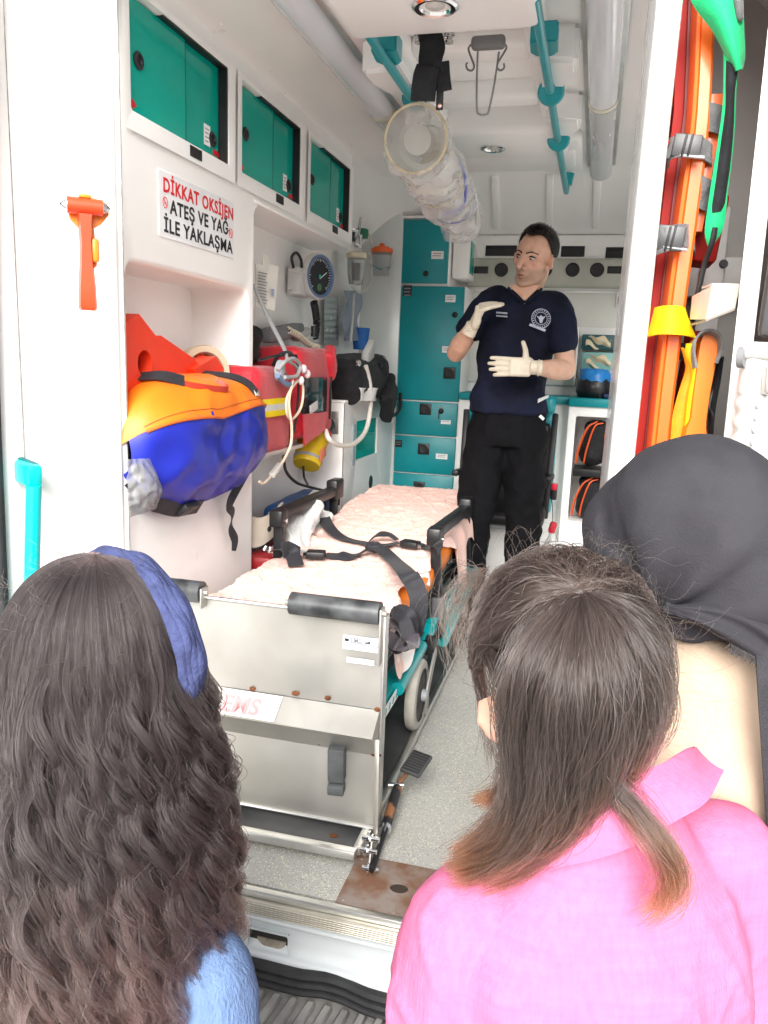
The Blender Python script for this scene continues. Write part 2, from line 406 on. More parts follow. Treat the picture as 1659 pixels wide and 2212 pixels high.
# latch recess in the sill with its striker bowl
lr = S(600, 2035, y=RY-.004)
mb = MB(); holepanel(mb, lambda u, v, w_: (u, RY-.014+w_, v), (lr.x-.075, lr.z-.032, lr.x+.034, lr.z+.030), (lr.x-.067, lr.z-.026, lr.x+.026, lr.z+.024), .005, .013, .003)
mb.build('latch_recess', SILL, van)
MB().span((lr.x-.066, RY-.0035, lr.z-.004), (lr.x+.025, RY-.0015, lr.z+.023)).build('latch_shade_plate', mat('latch_shade', (.02, .018, .016), .8), van)  # thin dark plate stands in for the shade inside the recess
MB().prism([(lr.x-.014+.034*math.cos(q), RY-.006, lr.z+.004+.022*math.sin(q)) for q in [math.pi+math.pi*i/12 for i in range(13)]], (0, .003, 0)).build('latch_bowl', mat('dirty_rubber', (.30, .26, .21), .6, var=.3, vs=30), van)
mb = MB()
for k, (dz, r) in enumerate(((0, .013), (-.018, .010), (-.032, .008))):
    P = []
    for i in range(33):
        x = sx0+(sx1-sx0)*i/32
        P.append((x, RY-.030-.006*k+.008*math.exp(-((x+.42)/.05)**2), F-.152+dz+.005*math.sin(x*9+1)+.008*math.exp(-((x+.44)/.05)**2)))
    mb.tube(spl(P, 2), r, 8)
mb.build('door_seal', RUBBER, van)
STEP = mat('step_rubber', (.34, .335, .32), .7, var=.3, vs=14, bump=.2, bs=80, col2=(.20, .20, .195))
st = MB().span((sx0-.1, RY-.20, .44), (sx1+.1, RY-.02, .478)).build('bumper_step', STEP, van)
for i in range(44):
    x = sx0-.06+i*.038
    MB().box((x, RY-.12, .484), (.021, .15, .014), (0, 0, math.radians(-8)), .004, 1).build('step_rib', STEP, st)
# rusty floor plate with a round hole
RUST = mat('rust_plate', (.22, .115, .07), .72, .3, col2=(.30, .25, .22), vs=16, detail=9, bump=.4, bs=70, thr=(.36, .58))
fp = thing('floor_plate', 'rusty square steel plate with a round hole on the van floor', 'floor plate', (-.34, 1.53, F))
mb = MB(); px0, px1, py0, py1 = -.449, -.16, 1.452, 1.628
hc = S(862, 1922, z=F); n = 28
O = []
for k in range(n):
    a = 2*math.pi*k/n; c, s = math.cos(a), math.sin(a); tq = min((px1-hc.x)/c if c > 1e-6 else 9, (px0-hc.x)/c if c < -1e-6 else 9, (py1-hc.y)/s if s > 1e-6 else 9, (py0-hc.y)/s if s < -1e-6 else 9)
    O.append((hc.x+c*tq, hc.y+s*tq))
for cx_, cy_ in ((px1, py1), (px0, py1), (px0, py0), (px1, py0)):
    k = min(range(n), key=lambda i: (O[i][0]-cx_)**2+(O[i][1]-cy_)**2); O[k] = (cx_, cy_)
zz = F+.004
H = [(hc.x+.021*math.cos(2*math.pi*k/n), hc.y+.017*math.sin(2*math.pi*k/n)) for k in range(n)]
mb.loft([[V((*p, zz-.0035)) for p in O], [V((*p, zz)) for p in O], [V((*p, zz)) for p in H], [V((*p, zz-.0035)) for p in H]], False)
mb.build('plate', RUST, fp, 30)
MB().lathe((hc.x, hc.y, F+.0008), (0, 0, 1), [(.0215, 0), (.0215, .0004)], 24).build('hole_base', mat('hole_brown', (.05, .035, .025), .9), fp)  # dark brown disc closing the hole in the plate
for p in ((px0+.014, py0+.012), (px0+.012, py1-.012), (px0+.13, py0+.006)): MB().sph((*p, zz), (.005, .005, .002), n=10, m=6).build('screw', RUST, fp)

# ------------------------------------------------------------------ ceiling fittings
con = MB()
# moulded centre console: frame with two recesses
def con_part(name, a, b, bev=.02): return MB().span(a, b, bev, 3).build(name, CEILW, van, 50)
X0, X1 = XC-.235, XC+.205
con_part('ceiling_console', (X0-.02, 1.50, 2.62), (X1+.02, 2.06, CZ+.01), .03)
con_part('ceiling_console', (X0, 2.055, 2.70), (X0+.055, 3.42, CZ+.01)); con_part('ceiling_console', (X1-.055, 2.055, 2.70), (X1, 3.42, CZ+.01))
con_part('ceiling_console', (X0+.05, 2.40, 2.715), (X1-.05, 2.52, CZ+.01)); con_part('ceiling_console', (X0+.05, 2.78, 2.70), (X1-.05, 2.88, CZ+.01))
con_part('ceiling_console', (X0-.03, 3.0, 2.655), (X1+.03, 3.36, CZ+.01), .025); con_part('ceiling_console', (X0-.08, 3.355, 2.72), (X1+.08, 3.86, CZ+.01), .02)
con_part('ceiling_console', (X0-.05, 3.5, 2.705), (X1+.05, 3.72, 2.73), .01)
for cx_, s in ((X0, -1), (X1, 1)):                      # raised ears carrying the handrails
    for yy, dz in ((2.50, 0), (3.04, 0)):
        mb = MB(); e = .075
        mb.prism([(cx_-s*.03, yy-.14, 2.66), (cx_+s*e*1.15, yy-.12, 2.66), (cx_+s*e*1.15, yy-.02, 2.66), (cx_+s*.02, yy+.17, 2.66), (cx_-s*.03, yy+.17, 2.66)], (0, 0, .1))
        bmesh.ops.bevel(mb.bm, geom=list(mb.bm.edges), offset=.012, segments=2, affect='EDGES')
        mb.build('handrail_boss', CEILW, van)
for xx, lab, segs in ((-.618, 'long teal handrail along the left of the ceiling', ((1.93, 2.56),)), (-.198, 'teal ceiling handrail in three runs, beside the wire drip hook', ((1.93, 2.56), (2.62, 3.08), (3.16, 3.92)))):
    t = thing('ceiling_handrail', lab, 'handrail', (xx, 2.5, 2.64), 'teal ceiling handrails')
    for a, b in segs:
        P = [(xx, a, 2.64), (xx, b-.08, 2.64), (xx, b-.02, 2.648), (xx, b+.012, 2.665)]
        MB().tube(spl(P, 6), .013, 14).build('bar', TEALB, t)
    for yy in ((2.58,) if xx < -.4 else (2.58, 3.09)): MB().lathe((xx, yy+.008, 2.652), (0, -.8, -.6), [(.040, -.012), (.040, .004), (.034, .010), (.018, .012)], 24).build('rosette', TEALB, t)
    if xx > -.4: MB().lathe((xx, 3.93, 2.725), (0, 0, -1), [(.03, 0), (.03, .004), (.022, .05)], 20).build('rosette', TEALB, t)
    mb = MB(); q = [(xx-.033, 2.20), (xx+.037, 2.20), (xx+.035, 2.25)]+[(xx+.035*math.cos(a), 2.27+.035*math.sin(a)) for a in [math.pi*i/10 for i in range(11)]]+[(xx-.035, 2.25)]
    mb.prism([(x, y, 2.648) for x, y in q], (0, 0, .05)); bmesh.ops.bevel(mb.bm, geom=list(mb.bm.edges), offset=.004, segments=2, affect='EDGES'); mb.build('bracket', TEALB, t)
SPOTG = mat('spot_glass', (.62, .62, .58), .12, var=.05, spec=.6)
for c, lab, k in ((V((-.413, 1.89, 2.62)), 'large chrome downlight in the ceiling above the black strap', 1.), (S(1065, 320, z=2.655), 'small round chrome downlight farther in on the ceiling console', .9)):
    t = thing('ceiling_downlight', lab, 'downlight', c, 'ceiling downlights')
    MB().lathe(c, (0, 0, -1), [(.052*k, -.002), (.052*k, .004), (.046*k, .008), (.036*k, .006), (.030*k, -.006), (.026*k, -.012)], 32).build('rim', CHROME, t)
    MB().lathe(c-V((0, 0, .001)), (0, 0, -1), [(.024*k, -.004), (.022*k, .001), (.012*k, .004), (.001, .005)], 24).build('lens', SPOTG, t)
# tubular lamps along the ceiling sides (unlit, in clear covers)
DIFF = mat('lamp_cover', (.78, .81, .87), .2, var=.05, vs=4, spec=.6, coat=.6, stretch=(1, .2, 1))
CLEAR = mat('clear_plastic', (.85, .87, .86), .12, var=.03, trans=.85, ior=1.3, spec=.4)
for xx, y1, lab in ((-.832, 4.0, 'tubular ceiling lamp in clear grey cover above the green cabinets'), (-.052, 4.0, 'tubular ceiling lamp in clear grey cover beside the white post')):
    t = thing('ceiling_lamp', lab, 'lamp', (xx, 2.5, 2.73), 'tubular ceiling lamps')
    s = -1 if xx < XC else 1; ym = 2.98
    for a, b in ((1.56, ym-.02), (ym+.03, y1)):
        mb = MB(); mb.loft([[V((xx+math.cos(q)*.047, y, 2.742-math.sin(q)*.036)) for q in [math.pi*i/14 for i in range(15)]]+[V((xx-.047, y, 2.752)), V((xx+.047, y, 2.752))] for y in (a, b)])
        mb.build('cover', DIFF if a < 2 else mat('lamp_cover_far', (.76, .78, .80), .25, var=.06, vs=6, trans=.25, spec=.6, stretch=(1, .2, 1)), t)
    mb = MB(); mb.loft([[V((xx+math.cos(q)*.05, y, 2.742-math.sin(q)*(.039))) for q in [math.pi*i/14 for i in range(15)]]+[V((xx-.05, y, 2.753)), V((xx+.05, y, 2.753))] for y in (ym-.018, ym+.012)])
    mb.build('end_cap', mat('cream_cap', (.74, .72, .60), .35), t)
    MB().span((xx-.062, 1.56, 2.752), (xx+.062, y1-.02, 2.762), .003).build('mounting_rail', ALU, t)
# wire drip hook
t = thing('drip_hook', 'grey wire infusion hook hanging from the ceiling recess', 'hook', S(1055, 90, z=2.72))
GH = mat('grey_hook', (.20, .20, .20), .45, var=.1)
yh = 2.2; a, b = S(1012, 95, y=yh), S(1098, 95, y=yh); zc = a.z
MB().box(((a.x+b.x)/2, yh, zc), (.088, .03, .032), None, .010, 3).build('plate', GH, t)
for s, pl in ((1, [(1032, 110), (1030, 170), (1030, 235), (1036, 247), (1050, 247), (1056, 238), (1068, 180), (1078, 112)]),
              (1, [(1022, 92), (1012, 105), (1018, 125), (1024, 142), (1020, 152), (1010, 150), (1007, 140), (1010, 135)]), (1, [(1088, 92), (1094, 102), (1088, 115), (1076, 135), (1074, 147), (1082, 152), (1089, 146), (1088, 137)])):
    P = [S(px, py, y=yh+.012*(i > 0)) for i, (px, py) in enumerate(pl)]
    MB().tube(spl(P, 6), .0026, 8).build('wire', GH, t)
# chrome hook pair with a black strap slung from it
t = thing('ceiling_hook', 'small chrome hook pair behind the hanging black strap', 'hook', S(940, 85, y=2.15))
for px in (905, 970):
    c = S(px, 92, y=2.15); MB().lathe((c.x, c.y, c.z+.02), (0, 0, -1), [(.014, 0), (.014, .004), (.006, .006), (.006, .014), (.011, .016), (.011, .022)], 16).build('knob', CHROME, t)
a = S(938, 78, y=2.16); MB().box(a, (.10, .012, .016), None, .004).build('bar', CHROME, t)
t = thing('hanging_strap', 'black fabric strap folded and hanging from the ceiling', 'strap', S(935, 80, y=2.15))
ys = 2.12
BLKF = mat('black_fabric', (.010, .011, .014), .8, var=.25, vs=25, bump=.4, bs=180, sheen=.03)
mb = MB(); mb.ribbon([S(928, 52, y=ys+.03), S(930, 75, y=ys+.005), S(932, 120, y=ys), S(935, 160, y=ys-.004), S(940, 196, y=ys+.004)], [(1, 0, 0), (1, .2, 0), (1, -.2, 0), (1, .1, 0)], .062, .006, 6)
mb.warp(lambda p: p+V((.004*math.sin(p.z*70), .006*math.sin(p.z*55+p.x*40), 0))).build('strap_band', BLKF, t)
MB().ribbon([S(926, 145, y=ys-.012), S(918, 172, y=ys-.016), S(913, 218, y=ys-.014)], [(1, 0, .15), (1, .15, .1), (1, -.1, .2)], .062, .012, 6).build('strap_fold', BLKF, t)
MB().ribbon([S(955, 135, y=ys-.006), S(957, 165, y=ys-.01), S(961, 196, y=ys-.01)], [(1, 0, 0), (1, .1, -.1)], .036, .008, 5).build('strap_fold', BLKF, t)
MB().ribbon([S(951, 190, y=ys-.006), S(950, 215, y=ys-.008), S(949, 238, y=ys-.006)], (1, 0, 0), .018, .003, 4).build('strap_tail', WEB, t)
MB().lathe(S(950, 229, y=ys-.009), (0, -1, 0), [(.005, 0), (.005, .002), (.002, .003)], 12).build('stud', mat('copper_stud', (.75, .45, .38), .3, .8), t)

# bundle of clear tubing and masks in plastic film, slung from the left handrail
t = thing('tubing_bundle', 'bundle of clear plastic tubes and masks in film, hanging below the ceiling', 'bundle', S(960, 400, y=2.85))
FILM = mat('crinkled_film', (.92, .93, .94), .08, var=.03, alpha=.34, bump=1., bs=24, spec=1., coat=.5)
RIMC = mat('cream_rim', (.70, .62, .42), .4, var=.15, vs=20); GRIM = mat('grey_rim', (.50, .51, .52), .35); BRIM = mat('blue_rim', (.03, .05, .35), .4)
TUB = mat('clear_tube', (.84, .84, .80), .15, alpha=.42, spec=.7)
axp = [(S(898, 300, y=2.52), .098), (S(915, 335, y=2.62), .094), (S(932, 362, y=2.72), .092), (S(948, 388, y=2.82), .090), (S(962, 412, y=2.92), .088), (S(976, 436, y=3.02), .086), (S(990, 460, y=3.12), .082), (S(1000, 482, y=3.2), .074)]
for k, (c, r) in enumerate(axp):
    d = (axp[min(k+1, 7)][0]-axp[max(k-1, 0)][0]).normalized(); d = (d+V((.30*math.sin(k*2.3), 0, .32*math.cos(k*1.7)))).normalized(); a, b = frame_of(d)
    P = [c+a*r*math.cos(q)+b*r*math.sin(q) for q in [2*math.pi*i/36 for i in range(36)]]
    MB().tube(P, .0042 if k in (0, 2, 3) else .0022, 8, True).build('mask_rim', RIMC if k in (0, 2, 3) else (BRIM if k == 5 else GRIM), t)
    MB().lathe(c, d, [(r*.985, 0), (r*.95, .03), (r*.80, .075), (r*.62, .085)], 28, False).build('mask_cup', TUB, t)
    if k in (0, 3, 6): MB().lathe(c+d*.02, d, [(r*.45, 0), (r*.45, .05), (r*.2, .055)], 18).build('valve', mat('pale_valve', (.55, .55, .52), .3), t)
def film(u, v):
    i = v*7; j = min(int(i), 6); f = i-j; c = axp[j][0].lerp(axp[j+1][0], f); r = axp[j][1]*(1-f)+axp[j+1][1]*f
    d = (axp[j+1][0]-axp[j][0]).normalized(); a, b = frame_of(d); q = 2*math.pi*u; p = c+(a*math.cos(q)+b*math.sin(q))*r*1.08
    return p+(a*math.cos(q)+b*math.sin(q))*(.022*noise.noise(p*16)+.012*noise.noise(p*44))
MB().surf(film, 48, 60).build('film_sleeve', FILM, t, 179)
MB().tube(spl([(-.618, 2.50, 2.64), axp[0][0]+V((.02, .02, .10)), axp[1][0]+V((.02, 0, .09))], 6), .006, 8).build('sling', mat('sling_clear', (.7, .7, .7), .3), t)
MB().tube(spl([(-.60, 3.0, 2.74), axp[5][0]+V((.02, .0, .088)), axp[6][0]+V((.05, 0, .05)), axp[5][0]+V((.0, 0, -.088))], 6), .004, 8).build('sling', mat('sling_clear', (.7, .7, .7), .3), t)
for s_ in (0, 1): MB().tube(spl([axp[2+s_*2][0]+V((.09, 0, .03)), axp[3+s_*2][0]+V((.095, -.02, -.01)), axp[4+s_*2][0]+V((.07, -.03, -.06)), axp[4+s_*2][0]+V((0, -.03, -.09))], 6), .005, 8).build('inner_hose', GRIM if s_ else mat('blue_line', (.10, .14, .5), .4), t)
# ================================================================== left side: cabinet column, overhead lockers and their contents
CX = -1.10; RX = -1.28
cab = thing('storage_cabinet', 'white moulded wall cabinet with open niche and three green overhead lockers', 'cabinet', (-1.2, 2.5, F))
NI = (1.728, 1.432, 2.413, 2.05)
mb = MB(); holepanel(mb, lambda u, v, w_: (CX-w_, u, v), (1.712, F, 2.455, 2.335), NI, .035, .20, .014, k=7); mb.build('niche', WHITE, cab, 45)
MB().span((LW, 2.445, F), (CX-.002, 2.457, 2.335), .004).build('column_side', WHITE, cab)
WIN = ((1.712, 2.306, 1.752, 2.262), (2.306, 2.906, 2.354, 2.850), (2.906, 3.485, 2.956, 3.451))
ACRY = mat('green_acrylic', (.0, .88, .69), .05, var=.05, vs=3, trans=.62, ior=1.05, spec=.9, coat=.6)
CINT = mat('cabinet_inside', (.70, .70, .68), .5)
BLUEBAG = mat('dark_blue_bag', (.01, .02, .07), .7, var=.3, vs=12)
HOLEB = BLACK
for i, (o0, o1, y0, y1) in enumerate(WIN):
    z0, z1 = 2.392, 2.652
    mb = MB(); holepanel(mb, lambda u, v, w_: (CX-w_, u, v), (o0, 2.335, o1, 2.72), (y0, z0, y1, z1), .012, .17, .006); mb.build('overhead_front', WHITE, cab, 40)
    mb = MB(); fr = .034                                                     # raised frame round the opening
    holepanel(mb, lambda u, v, w_: (CX+.007-w_, u, v), (y0-fr, z0-fr-.012, y1+fr+.008, z1+.016), (y0-.001, z0-.001, y1+.001, z1+.001), .008, .013, .003, False)
    frame = mb.build('locker_frame', WHITE2, cab, 40)
    ym = y0+(y1-y0)*.545
    for (a, b, dx) in ((y0+.001, ym+.012, -.012), (ym-.004, y1-.014, -.020)):
        pn = MB().span((CX+dx-.004, a, z0+.001), (CX+dx, b, z1-.004), .001, 1).build('pane', ACRY, frame)
        MB().span((CX+dx-.005, b-.003, z0+.001), (CX+dx+.001, b-.0005, z1-.004)).build('pane_edge', mat('pane_edge_green', (.0, .11, .09), .2), pn)
    for yy, zz, dx in ((y0+.06, z0+.125, -.012), (y1-.055, z0+.055, -.020)):
        MB().lathe((CX+dx, yy, zz), (1, 0, 0), [(.011, -.001), (.019, -.001), (.021, .003), (.018, .006), (.012, .005), (.0105, .001)], 24).build('finger_hole', BLACK, frame)
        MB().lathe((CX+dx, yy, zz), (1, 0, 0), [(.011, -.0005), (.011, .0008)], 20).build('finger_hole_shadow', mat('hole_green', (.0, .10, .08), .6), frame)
    mb = MB(); mb.span((CX-.024, y1-.011, z0-.006), (CX+.004, y1-.003, z1+.002)); mb.span((CX-.022, y0+.30*(y1-y0), z1-.005), (CX+.003, y1-.011, z1+.001))
    mb.build('edge_strip', BLACK, frame)
    lb = MB().span((CX-.0195, y1-.105, z0+.03), (CX-.0185, y1-.068, z0+.085)).build('label', LABELW, frame)
    for k in range(4): MB().span((CX-.0186, y1-.100, z0+.072-k*.011), (CX-.0182, y1-.074-.006*(k % 2), z0+.075-k*.011)).build('print_line', INKG, lb)
    MB().span((CX+.0072, ym-.004, z0-.034), (CX+.0092, ym+.062, z0-.006), .001, 1).build('latch_plate', BLACK, frame)
    for yy, dx in ((y0+.006, -.0115), (y1-.05, -.0195)):
        z = z0+.012; q = [(0, 0), (0, .034), (.012, .034), (.030, .030), (.030, .038), (.052, .022), (.030, .008), (.030, .016), (.018, .018), (.008, .016), (.010, 0)]
        MB().prism([(CX+dx, yy+a*.85, z+b*.8-.008) for a, b in q], (.0008, 0, 0)).build('arrow_sticker', INKR, frame)
    for zz in (2.722,):
        for yy in (y0+.05, y0+.30): MB().sph((CX+.035, yy+.1, zz+.004), (.005, .005, .006), n=10, m=6).build('screw_cap', WHITE2, cab)
# contents of the first locker, seen through the acrylic
t = tag(MB().box((-1.19, 1.82, 2.505), (.10, .16, .20), (0, 0, .1), .03, 3).build('stored_bag', BLUEBAG), 'dark blue bag behind the green pane of the nearest overhead locker', 'bag')
t = tag(MB().box((-1.20, 2.09, 2.455), (.10, .17, .11), (0, 0, -.05), .012, 3).build('stored_box', mat('pale_box', (.65, .68, .66), .6)), 'pale box behind the green pane of the nearest overhead locker', 'box')
t = tag(MB().box((-1.20, 2.47, 2.47), (.10, .18, .14), (0, 0, .1), .03, 3).build('stored_bag', BLUEBAG), 'dark bag behind the green pane of the middle overhead locker', 'bag')
t = tag(MB().box((-1.21, 3.07, 2.46), (.10, .18, .12), (0, 0, .1), .03, 3).build('stored_bag', BLUEBAG), 'dark bag behind the green pane of the farthest overhead locker', 'bag')
# cove panel from the locker tops to the ceiling, underside, rear recess wall
def cove(u, v):
    q = [(CX, 2.715), (CX+.02, 2.722), (CX+.09, 2.735), (-.92, 2.752), (-.86, 2.766)]
    i = u*4; j = min(int(i), 3); f = i-j; return (q[j][0]*(1-f)+q[j+1][0]*f, 1.69+(4.28-1.69)*v, q[j][1]*(1-f)+q[j+1][1]*f)
MB().surf(cove, 16, 6).build('cove', WHITE, cab, 60)
MB().span((RX-.06, 2.457, 2.322), (CX+.004, 3.485, 2.335), .004).build('overhead_base', WHITE, cab)
MB().span((RX, 3.475, 2.335), (CX, 3.487, 2.72), .003).build('overhead_end', WHITE, cab)
mb = MB(); q = [(2.455, 2.325)]+[(2.455+.06-.06*math.cos(a), 2.265+.06*math.sin(a)) for a in [math.pi/2*i/8 for i in range(8, -1, -1)]]
mb.prism([(CX-.19, y, z) for y, z in q], (.188, 0, 0)).build('corner_fillet', WHITE, cab)
MB().span((RX-.02, 2.457, F), (RX, 4.30, 2.72)).build('recess_wall', WHITE, cab)
MB().span((RX, 2.6, 1.485), (CX-.03, 3.25, 1.50)).build('shelf', WHITE, cab)
# side counter with green window
sc_ = thing('side_counter', 'white counter with small green window beside the teal lockers', 'counter', (-1.17, 3.85, F))
SX, SY, SZ = -1.07, 3.385, 1.655
mb = MB(); wy0, wy1, wz0, wz1 = 3.585, 3.96, 1.375, 1.56
holepanel(mb, lambda u, v, w_: (SX-w_, u, v), (SY, F, 4.30, SZ), (wy0, wz0, wy1, wz1), .008, .12, .005); mb.build('front_panel', WHITE, sc_, 40)
MB().span((RX, SY-.012, F), (SX-.001, SY-.001, SZ), .003).build('end_panel', WHITE, sc_)
MB().span((RX, SY-.015, SZ), (SX+.006, 4.30, SZ+.012), .004).build('worktop', WHITE, sc_)
MB().span((SX-.012, wy0+.001, wz0+.001), (SX-.008, wy1-.001, wz1-.001)).build('window_pane', ACRY, sc_)
MB().span((SX, wy0-.07, wz0-.02), (SX+.003, wy0-.025, wz1-.01), .001).build('side_label', mat('pale_blue_label', (.40, .50, .56), .5), sc_)
MB().lathe((SX-.001, 3.86, 1.235), (1, 0, 0), [(.034, 0), (.034, .003), (.028, .004)], 28).build('vent_hole', BLACK, sc_)
so = MB().box((SX-.05, SY-.014, 1.565), (.055, .006, .10), None, .002).build('socket_plate', mat('socket_steel', (.30, .29, .28), .4, .8), sc_)
MB().lathe((SX-.055, SY-.017, 1.57), (0, -1, 0), [(.016, 0), (.016, .012), (.012, .014)], 20).build('gas_knob', mat('grey_knob', (.55, .55, .55), .35), so)
# pale partition strip between recess and lockers
MB().span((RX, 4.28, F), (-1.055, 4.30, 2.70), .003).build('recess_end', mat('frosted_panel', (.62, .66, .65), .2, var=.05), cab)

# ------------------------------------------------------------------ warning sign
t = thing('warning_sign', 'white sign in red and black Turkish lettering about oxygen, above the niche', 'sign', (CX, 2.08, 2.14))
c00, c10, c11, c01 = S(342, 513, x=CX), S(503, 556, x=CX), S(503, 452, x=CX), S(343, 348, x=CX)
sy0, sy1, sz0, sz1 = c00.y, c11.y, (c00.z+c10.z)/2, (c01.z+c11.z)/2
MB().span((CX+.0005, sy0, sz0), (CX+.003, sy1, sz1), .001, 1).build('plate', mat('sign_white', (.80, .81, .83), .3), t)
Wd, Hd = sy1-sy0, sz1-sz0
def line(s, y0, w_, zb, size, mt, nm, bold):
    k = w_/textw(s, size, 1.1); return text(nm, s, size, (CX+.003, y0, zb), YA, ZA, mt, t, bold, k, space=1.1)
line('DİKKAT OKSİJEN', sy0+.045*Wd, .93*Wd, sz0+.69*Hd, .30*Hd, INKR, 'lettering_red', .0011)
line('ATEŞ VE YAĞ', sy0+.125*Wd, .78*Wd, sz0+.395*Hd, .30*Hd, INKK, 'lettering_black', .0011)
line('İLE YAKLAŞMA', sy0+.05*Wd, .92*Wd, sz0+.09*Hd, .30*Hd, INKK, 'lettering_black', .0011)
for yy, zz in ((sy0+.07*Wd, sz0+.53*Hd), (sy0+.95*Wd, sz0+.44*Hd)):
    mb = MB(); mb.tube([V((CX+.0034, yy+.011*math.cos(a), zz+.013*math.sin(a))) for a in [2*math.pi*i/20 for i in range(20)]], .0011, 6, True)
    mb.beam((CX+.0034, yy-.008, zz+.009), (CX+.0034, yy+.008, zz-.009), .0018, .001); mb.beam((CX+.0032, yy-.006, zz-.002), (CX+.0032, yy+.006, zz), .0025, .001)
    mb.build('prohibition_symbol', INKR, t)

# ------------------------------------------------------------------ emergency hammer on the trim panel
ORED = mat('orange_red_plastic', (.80, .055, .012), .36, var=.05, vs=12, coat=.2)
ORNG = mat('orange_plastic', (.82, .22, .015), .36, var=.05, vs=12)
t = thing('emergency_hammer', 'orange window-breaking hammer in its clip on the white pillar', 'hammer', S(185, 550, y=1.57))
hy = 1.575
fw = V((.62, -.78, 0)); rt = V((.78, .62, 0))        # outward and sideways along the slanted trim
c = S(182, 455, y=hy); up = ZA
def hp(a, b, d=0.): return c+rt*a+up*b+fw*d
MB().prism([hp(-.036, .004), hp(-.030, .022), hp(.02, .026), (hp(.046, .018)), hp(.05, -.006), hp(.034, -.026), hp(.018, -.036), hp(.022, -.115), hp(.012, -.125), hp(-.008, -.12), hp(-.012, -.04), hp(-.03, -.022)], fw*.016).build('holder', ORNG, t)
hd = MB().cyl(hp(-.036, .004, .03), hp(.036, .004, .03), .0175, n=24).build('head', ORED, t)
for s in (-1, 1): MB().lathe(hp(s*.036, .004, .03), rt*s, [(.013, 0), (.011, .006), (.004, .014), (.001, .016)], 16).build('steel_tip', CHROME, hd)
mb = MB(); prof_ = [(.0, -.012, .034, .020), (0, -.03, .030, .020), (0, -.07, .026, .019), (0, -.12, .030, .019), (0, -.16, .036, .019), (.0, -.205, .040, .018), (0, -.212, .034, .014)]
mb.loft([[hp(-w_/2, b, .022), hp(-w_/2+.004, b, .022+d), hp(w_/2-.004, b, .022+d), hp(w_/2, b, .022), hp(w_/2-.004, b, .014), hp(-w_/2+.004, b, .014)] for a, b, w_, d in prof_]).build('handle', ORED, t, 50)
MB().box(hp(.018, -.085, .03), (.016, .014, .05), (0, 0, .67), .006).build('clip', ORNG, t)
MB().box(hp(0, .024, .03), (.025, .02, .008), (0, 0, .67), .003).build('clip', ORNG, t)

# ------------------------------------------------------------------ teal grab handle on the left pillar
TEALH = mat('turquoise_plastic', (.0, .50, .50), .32, var=.04, coat=.3)
t = thing('grab_handle', 'turquoise vertical grab handle on the left door pillar', 'handle', S(55, 1100, y=1.49))
a, b = S(25, 1000, y=1.50), S(78, 1030, y=1.455)
mb = MB(); mb.beam(a+V((0, .01, -.012)), b, .034, .052, bev=.01); mb.build('bracket', TEALH, t)
MB().beam(a+V((.01, 0, .012)), b+V((-.006, .01, .021)), .012, .012).build('bracket_slot', mat('slot_dark', (.0, .16, .17), .6), t)
p = b+V((-.008, .002, -.02)); q_ = S(68, 1300, y=1.455)
MB().tube([p, (p+q_)/2, q_, q_-V((0, 0, .25))], .0165, 16).build('bar', TEALH, t)

# ------------------------------------------------------------------ niche contents
def crumple(p, amp, sc, seed=0.):
    q = V(p)*sc+V((seed, seed*.7, -seed)); n = noise.noise(q)+.5*noise.noise(q*2.1)
    return amp*(1-2.2*abs(n))
BLUEPVC = mat('blue_pvc', (.008, .018, .33), .38, var=.10, vs=5, coat=.06, bump=.08, bs=30)
ORPVC = mat('orange_pvc', (.80, .185, .008), .45, var=.08, vs=5, coat=.05, bump=.08, bs=30)
t = thing('rescue_bag', 'blue and orange rescue bag spilling out of the cabinet niche', 'bag', (-1.12, 2.05, 1.45))
def bagpt(u, th, amp=.016):
    y = 1.692+.780*u; e = (1-abs(2*u-1)**3.2)**.42
    cz = 1.592+.012*u; rx = .172*e*(1-.10*u); rz = (.180-.015*u)*e
    c, s = math.cos(th), math.sin(th); pw = .78
    x = -1.145+math.copysign(abs(c)**pw, c)*rx; z = cz+math.copysign(abs(s)**pw, s)*rz
    d = crumple((x*.7, y*.9, z*1.3), amp, 6.5, 3)*e
    return V((x+c*d, y, z+s*d))
th0, th1 = math.radians(33), math.radians(20)
mb = MB(); mb.surf(lambda u, v: bagpt(.012+.976*u, math.radians(-205)+(math.radians(205)+th0-.16*(1-abs(u*2-.75)))*v), 70, 60, .003); mb.build('body', BLUEPVC, t, 80)
mb = MB()
def lidpt(u, v):
    a0 = th0-.20*(1-abs(u*2-.75))-.05; p = bagpt(.004+.99*u, a0+(math.radians(175)-a0)*v, .008); c = V((-1.145, p.y, 1.61))
    return p+(p-c).normalized()*.007
mb.surf(lidpt, 50, 40, .003); mb.build('lid', ORPVC, t, 80)
MB().tube([lidpt(i/60, 0)+V((.002, 0, -.001)) for i in range(2, 60)], .0042, 8).build('piping', mat('orange_piping', (.62, .12, .01), .5), t)
MB().tube([lidpt(i/60, .05)+V((.001, 0, .0)) for i in range(2, 60)], .0012, 6).build('stitching', mat('stitch_thread', (.45, .10, .02), .7), t)
